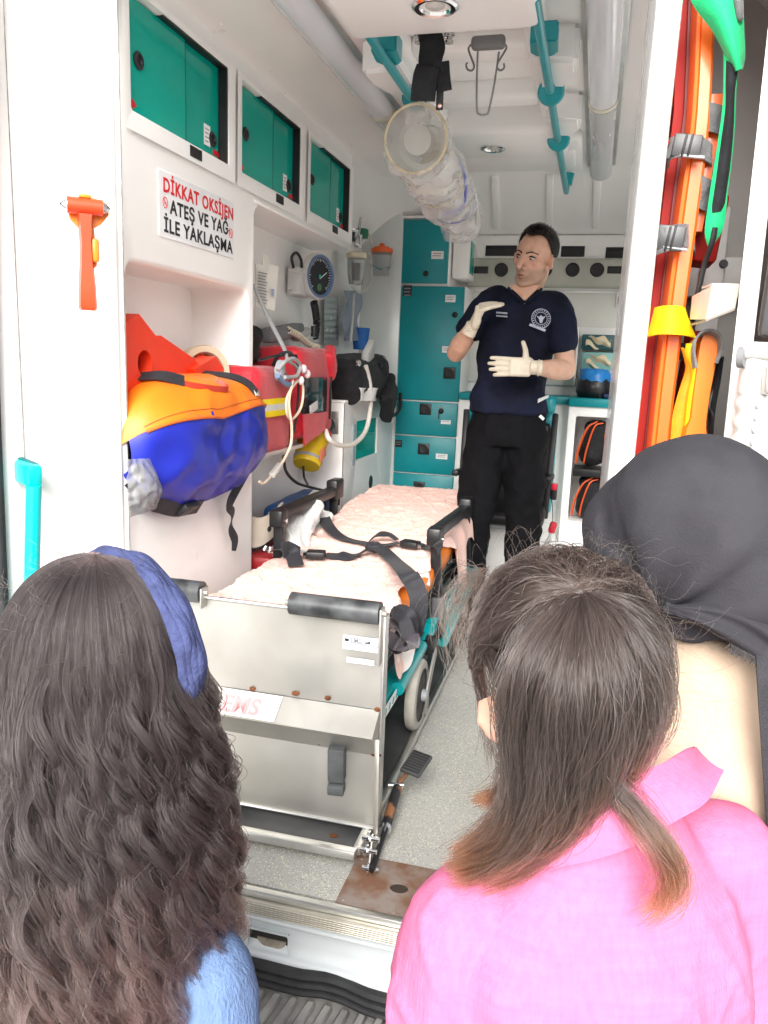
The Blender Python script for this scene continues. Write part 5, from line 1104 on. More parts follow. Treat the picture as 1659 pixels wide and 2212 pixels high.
a, b = on_sheet(868, 1172, .022), on_sheet(905, 1178, .022); MB().beam(a, b, .05, .024, bev=.006).build('buckle', BLACK, t); MB().beam(b, b+(b-a)*.22, .03, .012).build('buckle_tongue', CHROME, t)
MB().ribbon([on_sheet(905, 1178, .02), on_sheet(925, 1180, .02), S(942, 1176, y=2.5), S(952, 1190, y=2.5)], [(0, 1, 0), (0, 1, 0), (.3, 1, .3)], .044, .003, 6).build('strap', WEB, t)
a, b = on_sheet(662, 1196, .022), on_sheet(703, 1198, .022); MB().beam(a, b, .052, .024, bev=.006).build('buckle', BLACK, t); MB().beam(a, on_sheet(645, 1192, .02), .03, .012).build('buckle_tongue', CHROME, t)
MB().ribbon([S(605, 1185, y=2.52), on_sheet(622, 1188, .04), on_sheet(632, 1198, .03), on_sheet(640, 1222, .012)], [(.3, 1, 0), (.9, .4, 0), (1, .1, 0), (1, 0, 0)], .05, .003, 7).build('strap', WEB, t)
MB().ribbon([on_sheet(610, 1190, .05), on_sheet(630, 1184, .045), on_sheet(648, 1192, .03)], (0, 1, .2), .05, .004, 6).build('strap', WEB, t)
MB().ribbon([on_sheet(703, 1198, .016), on_sheet(735, 1202, .014), on_sheet(765, 1198, .014), on_sheet(790, 1190, .02), on_sheet(808, 1184, .03)], [(0, 1, 0), (.1, 1, .3), (0, 1, -.3), (.2, 1, .4)], .046, .004, 7).build('strap', WEB, t)
mb = MB(); mb.sph(on_sheet(806, 1183, .03), (.032, .03, .018), n=16, m=10); puffy(mb, .006, 30).build('knot', WEB, t, 70)
MB().ribbon([on_sheet(800, 1182, .035), on_sheet(822, 1186, .035), on_sheet(850, 1210, .025), S(873, 1232, y=2.05), S(895, 1262, y=2.0), S(905, 1300, y=1.98), S(898, 1345, y=1.98), S(890, 1370, y=2.0)], [(.3, 1, .2), (.7, .7, .1), (.9, .4, 0), (1, .2, .1), (1, -.1, .1), (1, -.2, .2), (1, 0, 0)], .052, .003, 8).build('strap', WEB, t)
t = thing('bundled_straps', 'dark heap of bundled straps hanging at the foot of the stretcher', 'straps', S(870, 1350, y=1.95))
PURP = mat('purple_grey_web', (.05, .04, .055), .5, var=.3, vs=20, sheen=.4)
for k, pl in enumerate(([(840, 1330), (860, 1315), (885, 1330), (890, 1360), (870, 1385), (850, 1370)], [(842, 1350), (862, 1345), (880, 1375), (862, 1400), (842, 1385)], [(848, 1322), (872, 1340), (884, 1385), (866, 1398)], [(840, 1375), (858, 1392), (885, 1395), (895, 1370)])):
    MB().ribbon([S(px, py, y=1.93-.015*k+.02*(i % 2)) for i, (px, py) in enumerate(pl)], [(.3, .9, .2), (.8, .3, .5), (.2, .6, .8)], .035, .005, 6).build('strap_loop', PURP if k % 2 else WEB, t)
# ================================================================== storage bay at the right: boards, splints, straps
OB = mat('orange_board', (.83, .135, .012), .34, var=.05, vs=5, coat=.3, bump=.04, bs=25)
RB = mat('red_board', (.34, .012, .008), .55, var=.08, vs=5, spec=.25)
GV = mat('grey_velcro', (.14, .145, .15), .75, var=.2, vs=40, bump=.5, bs=300, sheen=.3)
GRN = mat('green_webbing', (.0, .48, .17), .65, var=.08, vs=30, bump=.3, bs=300, sheen=.2)
YW = mat('yellow_webbing', (.80, .55, .0), .6, var=.06, vs=40, bump=.4, bs=350)
OW = mat('orange_webbing', (.72, .30, .01), .65, var=.10, vs=30, bump=.3, bs=300)
y0 = 1.64
t = thing('spine_board', 'long orange spine board standing upright behind the white post', 'spine board', S(1420, 930, y=y0))
def bpt(px, py, dy=0.): return S(px, py, y=y0+dy)
L_ = [(1502, -60), (1488, 240), (1462, 440), (1438, 620), (1413, 830), (1395, 1000), (1360, 1300), (1300, 1760)]
Rr = [(1552, -60), (1538, 240), (1515, 440), (1490, 620), (1463, 830), (1444, 1000), (1410, 1300), (1350, 1760)]
rings = []
for l, r in zip(spl([(*p, 0) for p in L_], 4), spl([(*p, 0) for p in Rr], 4)):
    a, b = bpt(l.x, l.y), bpt(r.x, r.y); d = (b-a); q = d.length
    rings.append([a+V((0, .30, 0)), a+V((0, .035, 0)), a+d*.10+V((0, .012, 0)), a+d*.16, a+d*.30+V((0, -.002, 0)), a+d*.34+V((0, .001, 0)), a+d*.38+V((0, -.002, 0)), a+d*.84, a+d*.95+V((0, .006, 0)), b+V((0, .025, 0)), b+V((0, .30, 0))])
MB().loft(rings).build('board', OB, t, 28)
t = thing('scoop_stretcher', 'dark red board standing between the white post and orange board', 'board', S(1400, 930, y=1.72))
P = []
for (px, py) in [(1466, -60), (1456, 240), (1432, 440), (1412, 620), (1385, 830), (1366, 1000), (1330, 1300), (1285, 1690)]:
    a = S(px, py, y=1.70); P.append([a, a+V((.055, 0, 0)), a+V((.055, .28, 0)), a+V((0, .28, 0))])
MB().loft(P).build('board', RB, t, 28)
P = []
for (px, py) in [(1490, -60), (1478, 240), (1452, 440), (1430, 620), (1406, 830), (1388, 1000)]:
    a = S(px, py, y=1.688); P.append([a, a+V((.010, 0, 0)), a+V((.010, .02, 0)), a+V((0, .02, 0))])
MB().loft(P).build('rubber_edge', mat('dark_red_edge', (.16, .01, .01), .5), t, 28)
# clips with grey straps round the board
for pl, lab_ in (((1448, 322, 1540, 318, 46), 'upper grey strap with buckle round the orange board'), ((1415, 528, 1500, 500, 50), 'lower grey strap with buckle round the orange board')):
    xa, ya, xb, yb2, h = pl; t = thing('board_strap', lab_, 'strap', S(xa, ya, y=1.6), 'grey straps round the board')
    c0, c1 = S(xa, ya, y=1.618), S(xb, yb2, y=1.64); up_ = (S(xa, ya-h/2, y=1.62)-S(xa, ya+h/2, y=1.62)); wdt = up_.length
    m1 = c0.lerp(c1, .25)+V((0, -.016, 0)); m2 = c0.lerp(c1, .6)+V((0, -.012, 0))
    MB().ribbon([c0+V((0, .05, -.004)), c0, m1, m2, c1+V((0, .02, -.008)), c1+V((.01, .08, -.016))], up_, wdt, .004, 6).build('band', GV, t)
    for f in (.30, .44): 
        c = c0.lerp(c1, f)+V((0, -.022, 0)); MB().box(c, (.004, .008, wdt*1.05), (0, .15, 0), .002).build('buckle_rib', BLACK, t)
    MB().box(c0.lerp(c1, .37)+V((0, -.017, 0)), (.05, .008, wdt*1.08), (0, .15 if yb2 > 510 else .1, 0), .003).build('buckle', mat('buckle_black', (.05, .052, .055), .35), t)
    MB().beam(c0+V((-.006, -.004, -wdt*.45)), c0+V((.004, -.004, wdt*.2)), .008, .01).build('clip_end', BLACK, t)
    MB().box(c0+V((-.012, .0, .004)), (.014, .02, wdt*.7), (0, .1, 0), .003).build('hook', ORED, t)
    MB().box(c0.lerp(c1, .5)+V((0, -.02, -wdt*.52)), (.045, .008, .006), (0, .12, 0), .002).build('buckle_bar', mat('grey_bar', (.30, .31, .33), .4), t)
# small splint with grey velcro
t = thing('leg_splint', 'thin orange splint with grey velcro beside the spine board', 'splint', S(1540, 330, y=1.66))
P = []
for px, py, w_ in [(1538, 203, .025), (1530, 240, .028), (1520, 300, .026), (1510, 350, .026), (1494, 440, .028), (1480, 500, .03)]:
    a = S(px, py, y=1.665); P.append([a, a+V((w_, 0, 0)), a+V((w_, .05, 0)), a+V((0, .05, 0))])
MB().loft(P).build('splint', OB, t, 28)
for (xa, ya, xb, yb2, h) in ((1510, 250, 1556, 262, 44), (1486, 405, 1528, 425, 50)):
    c0, c1 = S(xa, ya, y=1.655), S(xb, yb2, y=1.655); MB().ribbon([c0+V((-.004, .05, 0)), c0, c0.lerp(c1, .5)+V((0, -.008, 0)), c1, c1+V((.006, .05, 0))], (0, -.1, 1), h*.00105, .004, 5).build('velcro', GV, t)
tag(MB().box(S(1520, 500, y=1.76), (.06, .10, .13), (0, .1, 0), .008).build('red_case', RB), 'dark red case behind the grey straps', 'case')
# green band and green-edged black strap
t = thing('green_splint_strap', 'green-edged black padded strap hanging from the top of the bay', 'strap', S(1560, 300, y=1.60))
mb = MB()
def gband(u, v):
    A_ = spl([(1478, -50, 0), (1500, 8, 0), (1540, 60, 0), (1568, 110, 0), (1592, 152, 0)], 6); B_ = spl([(1600, -50, 0), (1602, 10, 0), (1603, 60, 0), (1605, 120, 0), (1600, 150, 0)], 6)
    i = v*(len(A_)-1); j = min(int(i), len(A_)-2); a = A_[j].lerp(A_[j+1], i-j); b = B_[j].lerp(B_[j+1], i-j); p = a.lerp(b, u)
    return S(p.x, p.y, y=1.585+.02*math.sin(u*3.1)*(-1)+.02*v)
mb.surf(gband, 14, 24, .004).build('green_band', GRN, t, 80)
def strip(pl, pr, dy, nm, mt, th=.004):
    a_ = spl([(*p, 0) for p in pl], 6); b_ = spl([(*p, 0) for p in pr], 6)
    def f_(u, v):
        i = v*(len(a_)-1); j = min(int(i), len(a_)-2); p = a_[j].lerp(a_[j+1], i-j).lerp(b_[j].lerp(b_[j+1], i-j), u)
        return S(p.x, p.y, y=dy+.012*v-.006*math.sin(math.pi*u))
    return MB().surf(f_, 8, 30, th).build(nm, mt, t, 80)
strip([(1566, 95), (1567, 160), (1564, 230), (1553, 310), (1540, 390), (1531, 450), (1525, 500), (1533, 530)], [(1592, 150), (1586, 200), (1583, 280), (1576, 360), (1568, 420), (1564, 470), (1556, 500), (1535, 530)], 1.605, 'pad_edge', GRN)
strip([(1573, 130), (1572, 180), (1570, 235), (1560, 310), (1548, 390), (1540, 440), (1536, 462)], [(1590, 150), (1583, 200), (1580, 280), (1573, 360), (1566, 410), (1562, 440), (1560, 455)], 1.600, 'pad_black', BLKF)
strip([(1576, -50), (1590, 10), (1596, 40), (1600, 45)], [(1590, -50), (1600, 0), (1601, 30), (1601, 40)], 1.572, 'grey_patch', GV)
MB().tube(spl([S(1545, 492, y=1.60), S(1538, 525, y=1.60), S(1522, 570, y=1.62), S(1508, 630, y=1.62), S(1492, 690, y=1.63)], 6), .005, 8).build('cord', BLACK, t)
# yellow strap looped over the board
t = thing('yellow_strap', 'bright yellow webbing strap looped over the orange board', 'strap', S(1450, 700, y=1.6))
c0, c1 = S(1408, 700, y=1.615), S(1500, 705, y=1.615)
def yband(u, v):
    tp = spl([(1418, 665, 0), (1440, 660, 0), (1465, 661, 0), (1480, 670, 0)], 5); bt = spl([(1402, 728, 0), (1430, 722, 0), (1470, 724, 0), (1505, 732, 0)], 5)
    i = u*(len(tp)-1); j = min(int(i), len(tp)-2); p = tp[j].lerp(tp[j+1], i-j).lerp(bt[j].lerp(bt[j+1], i-j), v)
    return S(p.x, p.y, y=1.625-.035*math.sin(math.pi*min(1, u*1.1))+.004*v)
yl_ = MB().surf(yband, 18, 8, .004).build('loop', YW, t, 80)
for v_ in (.12, .30, .92): MB().tube([yband(i/30, v_)+V((0, -.001, 0)) for i in range(31)], .0010, 6).build('stitching', mat('yellow_thread', (.50, .33, .0), .7), yl_)
MB().surf(lambda u, v: S(1502-20*v+4*u*math.sin(v*5), 728+20*v+6*u, y=1.63+.03*v)+V((0, .05*u, 0)), 6, 8, .004).build('loop_back', YW, t, 80)
tl = [(1486, 742), (1484, 765), (1494, 790), (1497, 815), (1490, 850), (1485, 890), (1480, 940)]; tr_ = [(1500, 742), (1498, 765), (1502, 790), (1504, 815), (1498, 850), (1491, 890), (1486, 940)]
strip(tl, tr_, 1.62, 'tail', YW)
strip([(1475, 750), (1482, 775), (1484, 800), (1468, 850), (1455, 900), (1450, 960)], [(1488, 760), (1494, 790), (1496, 815), (1490, 850), (1484, 890), (1478, 960)], 1.632, 'tail_back', OW)
strip([(1458, 740), (1464, 750), (1468, 762), (1470, 775)], [(1498, 742), (1490, 752), (1484, 766), (1480, 780)], 1.655, 'loop_inside', BLKF)
# second orange handle
t = thing('vest_splint', 'orange splint end with grey velcro loop beside the rusty pillar', 'splint', S(1525, 900, y=1.62))
P = []
for px, py, w_ in [(1516, 722, 38), (1508, 740, 48), (1504, 765, 50), (1500, 800, 48), (1494, 850, 44), (1488, 905, 42), (1478, 925, 52), (1472, 950, 62), (1462, 1010, 66)]:
    a, b = S(px, py, y=1.61), S(px+w_, py, y=1.61); P.append([a+V((0, .10, 0)), a+V((0, .02, 0)), a.lerp(b, .12), a.lerp(b, .9), b+V((0, .02, 0)), b+V((0, .10, 0))])
MB().loft(P).build('splint', mat('orange_splint', (.84, .20, .01), .4, var=.06), t, 40)
P = []
for px, py, w_ in [(1494, 715, 30), (1486, 760, 34), (1472, 850, 34), (1455, 960, 36)]:
    a, b = S(px, py, y=1.65), S(px+w_, py, y=1.65); P.append([a+V((0, .12, 0)), a, b, b+V((0, .12, 0))])
MB().loft(P).build('red_shell', RB, t, 40)
pc_ = [S(px, py, y=1.60) for px, py in ((1500, 795), (1496, 755), (1506, 728), (1528, 718), (1550, 728), (1556, 755), (1546, 785))]
MB().ribbon(spl(pc_, 5), (0, 1, -.15), .05, .004).build('velcro_loop', GV, t)
MB().tube(spl([S(1545, 800, y=1.62), S(1540, 840, y=1.64), S(1532, 880, y=1.63), S(1540, 900, y=1.62), S(1535, 940, y=1.63)], 6), .003, 6).build('cord', BLACK, t)
strip([(1552, 770), (1546, 820), (1536, 880), (1530, 950)], [(1560, 770), (1553, 820), (1542, 880), (1535, 950)], 1.64, 'dark_lining', BLKF)
# white folded bracket and rails on the bay wall
BRK = mat('bracket_cream', (.66, .60, .52), .4, var=.10, vs=10)
t = thing('bay_bracket', 'white folded metal bracket fixed to the rusty pillar', 'bracket', S(1550, 650, y=1.55))
a, b, c, d = S(1538, 617, y=1.53), S(1598, 618, y=1.50), S(1588, 665, y=1.50), S(1525, 690, y=1.54)
MB().prism([a, b, c, d], (0, .006, 0)).build('web', BRK, t, 20)
e, f2 = a+V((-.042, .05, -.006)), d+V((-.03, .05, -.002))
e2, f3 = S(1495, 640, y=1.62), S(1490, 690, y=1.62)
MB().prism([a, d, f3, e2], (.004, 0, 0)).build('flange', BRK, t, 20)
MB().prism([a, b, b+V((0, .06, 0)), a+V((-.01, .06, 0))], (0, 0, .004)).build('top_flange', BRK, t, 20)
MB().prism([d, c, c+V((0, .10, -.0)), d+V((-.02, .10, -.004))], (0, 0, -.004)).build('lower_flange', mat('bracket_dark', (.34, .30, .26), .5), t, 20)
a, b = S(1490, 600, y=2.05), S(1560, 585, y=2.05)
t = thing('bay_rail', 'pale metal rail across the back of the storage bay', 'rail', a)
MB().span((.08, 2.03, a.z-.045), (.40, 2.075, a.z+.045), .004).build('rail', mat('pale_rail', (.55, .54, .53), .4, var=.1, vs=8), t)
MB().span((.215, 2.0, .6), (.265, 2.028, a.z+.15), .004).build('upright', mat('pale_rail', (.5, .5, .5)), t)
MB().lathe(S(1563, 570, y=2.0), (0, -1, 0), [(.010, 0), (.008, .006)], 12).build('bolt', BLACK, t)

# ================================================================== right rear door, swung open, with its fittings
rd = thing('rear_door', 'dark grey lined rear door of the ambulance, swung open at the right', 'door', (.33, 1.3, .5))
DG = mat('door_trim_grey', (.12, .12, .125), .6, var=.1, vs=8, bump=.2, bs=90)
MB().prism([(.292, 1.43, .55), (.60, 1.30, .55), (.62, 1.34, .55), (.30, 1.47, .55)], (0, 0, 2.1)).build('door_panel', DG, rd)
for k in range(9): MB().box((.300+k*.006, 1.4225-k*.0026, 1.3), (.003, .003, 1.4), None).build('trim_rib', DG, rd)
a = S(1590, 560, y=1.40)
MB().box(S(1712, 520, y=1.42), (.06, .03, .30), (0, .03, 0), .01).build('lock_cover', mat('lock_cover_grey', (.05, .05, .053), .5), rd)
t = thing('door_handle_grip', 'white plastic grip with finger notches on the open rear door', 'grip', S(1630, 900, y=1.38))
WG = mat('white_grip', (.74, .73, .69), .35, var=.04, vs=10)
rings = []
for i in range(60):
    py = 760+ (1000-760)*i/59; a = S(1613-28*(i/59)+ (3*math.sin(i*.62) if py > 850 else 0), py, y=1.372); rings.append([a+V((0, .05, 0)), a+V((0, .012, 0)), a+V((.010, 0, 0)), a+V((.065, -.01, 0)), a+V((.075, .05, 0))])
MB().loft(rings).build('grip_body', WG, t, 50)
MB().cyl(S(1612, 757, y=1.385), S(1690, 760, y=1.36), .014, n=18).build('hinge_barrel', WG, t)
MB().cyl(S(1596, 772, y=1.385), S(1612, 772, y=1.38), .017, n=18).build('hinge_knuckle', mat('knuckle_grey', (.20, .20, .21), .45), t)
a, b = S(1604, 790, y=1.368), S(1600, 850, y=1.368); MB().beam(a+V((.035, 0, 0)), b+V((.035, 0, 0)), .07, .012, bev=.004).build('silver_band', ALU, t)
for k in range(5): MB().sph(S(1650-k*4, 870+k*27, y=1.360), (.012, .004, .012), n=12, m=8).build('finger_bump', WG, t)
# ================================================================== people
def bake(o, voxel, smooth=4, fac=.5, post=None):
    """turn overlapping closed shapes into one continuous surface (voxel union), then relax it."""
    md = o.modifiers.new('r', 'REMESH'); md.mode = 'VOXEL'; md.voxel_size = voxel; md.use_smooth_shade = True
    if smooth: ms = o.modifiers.new('s', 'SMOOTH'); ms.iterations = smooth; ms.factor = fac
    dg = bpy.context.evaluated_depsgraph_get(); me = bpy.data.meshes.new_from_object(o.evaluated_get(dg)); old = o.data
    mats_ = list(old.materials); o.modifiers.clear(); o.data = me; me.materials.clear()
    for q in mats_: me.materials.append(q)
    bpy.data.meshes.remove(old)
    if post:
        n = len(me.vertices); co = np.empty(n*3, np.float32); me.vertices.foreach_get('co', co); co = co.reshape(-1, 3)
        no = np.empty(n*3, np.float32); me.vertices.foreach_get('normal', no); no = no.reshape(-1, 3)
        me.vertices.foreach_set('co', np.ascontiguousarray(post(co, no), np.float32).ravel()); me.update()
    me.polygons.foreach_set('use_smooth', [True]*len(me.polygons))
    return o
def rcone(mb, pts, rs, flat=1., up=None, n=16):
    """tapered limb with rounded ends through pts."""
    P = [V(p) for p in pts]
    mb.tube(P, list(rs), n, flat=flat, up=up)
    for p, r in ((P[0], rs[0]), (P[-1], rs[-1])): mb.sph(p, (r, r, r) if flat == 1 else (r*.98,)*3, n=14, m=10)
    return mb
def limb(mb, pts, rs, k=5, flat=1., up=None):
    P = spl(pts, k); n = len(P); R_ = []
    for i in range(n):
        f = i/(n-1)*(len(rs)-1); j = min(int(f), len(rs)-2); R_.append(rs[j]*(1-f+j)+rs[j+1]*(f-j))
    return rcone(mb, P, R_, flat, up)
def rings_z(mb, rows, n=28, pw=.85):
    """torso from (centre x, y, z, half width, half depth) rows; yaw in radians as the last entry."""
    rg = []
    for cx_, cy_, z, rx, ry, yw in rows:
        a, b = V((math.cos(yw), math.sin(yw), 0)), V((-math.sin(yw), math.cos(yw), 0)); rg.append(mb.ring((cx_, cy_, z), a, b, rx, ry, n, 0, pw))
    return mb.loft(rg)
def nz3(co, sc, seed=0.):
    return np.array([noise.noise(V((c[0]*sc+seed, c[1]*sc-seed, c[2]*sc+seed*.5))) for c in co], np.float32)
def folds(amp, sc, stretch=(1, 1, .45), seed=0., zmin=None):
    def f(co, no):
        q = co*np.array(stretch, np.float32); d = 1-2.4*np.abs(nz3(q, sc, seed)); d += .5*(1-2.4*np.abs(nz3(q, sc*2.2, seed+4)))
        return co+no*(amp*d)[:, None]
    return f

def skin_mat(name, col):
    m = mat(name, col, .48, var=.06, vs=40, bump=.06, bs=260, subs=.12)
    t = m.node_tree; N = t.nodes; L = t.links; b = N['Principled BSDF']; old = b.inputs['Base Color'].links[0].from_socket
    at = N.new('ShaderNodeAttribute'); at.attribute_name = 'tone'; mx = N.new('ShaderNodeMix'); mx.data_type = 'RGBA'; mx.blend_type = 'MULTIPLY'; mx.inputs[0].default_value = 1
    L.new(old, mx.inputs[6]); L.new(at.outputs['Color'], mx.inputs[7]); L.new(mx.outputs[2], b.inputs['Base Color']); return m
def set_tone(o, fn):
    me = o.data; n = len(me.vertices); ca = me.color_attributes.new('tone', 'FLOAT_COLOR', 'POINT')
    co = np.empty(n*3, np.float32); me.vertices.foreach_get('co', co); co = co.reshape(-1, 3)
    out = np.ones((n, 4), np.float32); out[:, :3] = fn(co); ca.data.foreach_set('color', out.ravel())
SKIN = skin_mat('skin_tan', (.62, .37, .265)); SKINF = skin_mat('skin_fair', (.56, .33, .245))

def hair_mat(name, root, tip, rough=.32, mid=.86, gloss=.45, e0=.6):
    m = bpy.data.materials.new(name); m.use_nodes = True; t = m.node_tree; N = t.nodes; L = t.links
    N.remove(N['Principled BSDF']); out = N['Material Output']
    h = N.new('ShaderNodeBsdfHairPrincipled'); h.parametrization = 'COLOR'; h.inputs['Roughness'].default_value = rough; h.inputs['Radial Roughness'].default_value = .45
    h.inputs['Random Roughness'].default_value = .2; h.inputs['Coat'].default_value = gloss; h.inputs['IOR'].default_value = 1.55
    hi = N.new('ShaderNodeHairInfo'); rp = N.new('ShaderNodeValToRGB'); e = rp.color_ramp.elements
    e[0].position = e0; e[1].position = 1.; e[0].color = (*root, 1); e[1].color = (*tip, 1); x = e.new(mid); x.color = (*[(a*.72+b*.28) for a, b in zip(root, tip)], 1)
    L.new(hi.outputs['Intercept'], rp.inputs[0])
    hv = N.new('ShaderNodeHueSaturation'); mr = N.new('ShaderNodeMapRange'); mr.inputs[3].default_value = .5; mr.inputs[4].default_value = 2.5
    L.new(hi.outputs['Random'], mr.inputs[0]); L.new(mr.outputs[0], hv.inputs['Value']); L.new(rp.outputs[0], hv.inputs['Color']); L.new(hv.outputs[0], h.inputs['Color'])
    L.new(h.outputs[0], out.inputs[0]); return m
def hair(name, st, r0, r1, mt, parent):
    """st: array strands x points x 3."""
    st = np.asarray(st, np.float32); n, k = st.shape[:2]
    c = bpy.data.hair_curves.new(name); c.add_curves([k]*n)
    c.attributes['position'].data.foreach_set('vector', st.ravel())
    ra = c.attributes.get('radius') or c.attributes.new('radius', 'FLOAT', 'POINT')
    ra.data.foreach_set('value', np.tile(np.linspace(1, 0, k)**.6*(r0-r1)+r1, n).astype(np.float32))
    c.materials.append(mt); o = bpy.data.objects.new(name, c); COL.objects.link(o); attach(o, parent); return o
rng = np.random.default_rng(11)

def hand(mb, wrist, fd, nrm, thumb, curl=(.25, .2, .2, .25), spread=.05, L=1., tcurl=.2, tdir=None, curl2=None):
    """glove hand: palm from the wrist along fd, back of the hand towards nrm, thumb leaving the side towards thumb."""
    fd = V(fd).normalized(); nrm = V(nrm); nrm = (nrm-fd*nrm.dot(fd)).normalized(); sd = fd.cross(nrm); sd = sd if sd.dot(V(thumb)) > 0 else -sd
    w = V(wrist)
    R = Matrix((sd, fd, nrm)).transposed()
    mb.box(w+fd*.052*L, (.074*L, .086*L, .026*L), R, .011*L, 3); mb.sph(w+fd*.03*L, (.034*L, .036*L, .017*L), R); mb.sph(w+fd*.03*L+sd*.024*L-nrm*.006, (.018*L, .032*L, .015*L), R)
    mb.tube([w-fd*.034*L, w-fd*.01*L, w+fd*.012*L], [.0305*L, .028*L, .027*L], 18)
    for i, (ox, ln) in enumerate(((.028, .076), (.0095, .084), (-.0095, .078), (-.028, .062))):
        p = w+fd*.088*L+sd*ox*L; d = (fd+sd*(spread*(1.5-i))).normalized(); a = curl[i]; P = [p-fd*.02*L, p]
        for sgm in (.42, .32, .26):
            if sgm < .4 and curl2 is not None: a = curl2
            d = (d*math.cos(a)-nrm*math.sin(a)).normalized(); P.append(P[-1]+d*ln*L*sgm); 
        rcone(mb, P, [.0098*L, .0098*L, .0092*L, .0086*L, .0072*L], n=12)
    p = w+fd*.030*L+sd*.030*L; d = V(tdir).normalized() if tdir else (fd*.5+sd*.85-nrm*.2).normalized()
    q1 = p+d*.036*L; d2 = (d*math.cos(tcurl)+fd*math.sin(tcurl)).normalized(); q2 = q1+d2*.030*L
    rcone(mb, [p-d*.01*L, p+d*.012*L, q1, q2], [.013*L, .0125*L, .0105*L, .0085*L], n=12)
    return mb

# ------------------------------------------------------------------ the paramedic
per = thing('person', 'paramedic in navy T-shirt, black trousers and cream gloves, gesturing inside the ambulance', 'person', (-.28, 3.4, F))
NAVY = mat('navy_tshirt', (.006, .009, .026), .8, var=.25, vs=8, bump=.25, bs=260, spec=.25)
BLKT = mat('black_trousers', (.004, .004, .0055), .85, var=.2, vs=8, bump=.25, bs=240, spec=.2)
GLOVE = mat('latex_glove', (.60, .54, .43), .45, var=.05, vs=30, bump=.2, bs=70)
hc_ = S(1155, 556, y=3.36)
fdir = V((-.42, -.89, -.16)).normalized(); up0 = V((.20, 0, 1)); sdir_ = fdir.cross(up0).normalized(); udir = sdir_.cross(fdir).normalized()   # sdir_: the person's right... used as local x
HR = Matrix((sdir_, fdir, udir)).transposed()
def hl(a, b, c): return hc_+HR @ V((a, b, c))
K = .98
mb = MB()
mb.sph(hl(0, -.018*K, .030*K), (.074*K, .092*K, .084*K), HR, 24, 16)            # skull
mb.sph(hl(0, .034*K, .022*K), (.064*K, .052*K, .066*K), HR, 24, 16)             # forehead
mb.sph(hl(0, .030*K, -.030*K), (.058*K, .058*K, .066*K), HR, 24, 16)            # mid-face
for s in (-1, 1):
    mb.sph(hl(s*.040*K, .050*K, -.016*K), (.022*K, .026*K, .022*K), HR)         # cheekbone
    rcone(mb, [hl(s*.052*K, .006*K, -.058*K), hl(s*.036*K, .044*K, -.086*K), hl(s*.012*K, .070*K, -.098*K)], [.017*K, .0165*K, .016*K])
    rcone(mb, [hl(s*.012*K, .083*K, .017*K), hl(s*.034*K, .076*K, .021*K), hl(s*.050*K, .058*K, .014*K)], [.0085*K, .0085*K, .008*K])  # brow
    mb.sph(hl(s*.0125*K, .094*K, -.037*K), (.0085*K, .010*K, .0075*K), HR)       # nostril wing
    mb.lathe(hl(s*.074*K, -.008*K, -.006*K), HR @ V((s*.85, -.5, .1)), [(.010, -.012), (.026, 0), (.029, .005), (.026, .008), (.017, .005), (.008, .003)], 18)
    mb.sph(hl(s*.076*K, -.004*K, -.030*K), (.007, .009, .010), HR)
rcone(mb, [hl(0, .086*K, .012*K), hl(0, .100*K, -.008*K), hl(0, .116*K, -.030*K)], [.008*K, .0095*K, .0115*K])
mb.sph(hl(0, .074*K, -.100*K), (.022*K, .018*K, .017*K), HR)                     # chin
mb.sph(hl(0, .082*K, -.060*K), (.028*K, .013*K, .016*K), HR)                     # muzzle
rcone(mb, [hl(-.018*K, .0885*K, -.0585*K), hl(0, .0965*K, -.056*K), hl(.018*K, .0885*K, -.0585*K)], [.0035, .0052, .0035])
rcone(mb, [hl(-.015*K, .0885*K, -.070*K), hl(0, .0945*K, -.0705*K), hl(.015*K, .0885*K, -.070*K)], [.0035, .0058, .0035])
nb = S(1130, 655, y=3.42)
limb(mb, [hl(0, -.02, -.05), (hl(0, -.02, -.05)+nb)/2, nb, nb+V((.01, .01, -.12))], [.058, .056, .062, .09])
# arms (skin)
shL, elL, wrL = S(1052, 655, y=3.40), S(985, 762, y=3.32), S(1019, 706, y=3.17)      # arm at the viewer's left
shR, elR, wrR = S(1212, 672, y=3.40), S(1222, 800, y=3.36), S(1152, 794, y=3.14)
limb(mb, [shL.lerp(elL, .15), shL.lerp(elL, .5), elL], [.036, .042, .039]); limb(mb, [elL, elL.lerp(wrL, .35)+V((0, -.004, 0)), wrL], [.039, .042, .023])
limb(mb, [shR.lerp(elR, .15), shR.lerp(elR, .5), elR], [.036, .042, .040]); limb(mb, [elR, elR.lerp(wrR, .35), wrR], [.040, .043, .023])
rings_z(mb, [(-.33, 3.43, 1.78, .10, .07, 0), (-.32, 3.43, 2.0, .11, .07, .1), (-.31, 3.43, 2.08, .09, .06, .1), (-.30, 3.43, 2.12, .06, .05, .1)])
body = bake(mb.build('body', SKIN, per), .0042, 3, .45)
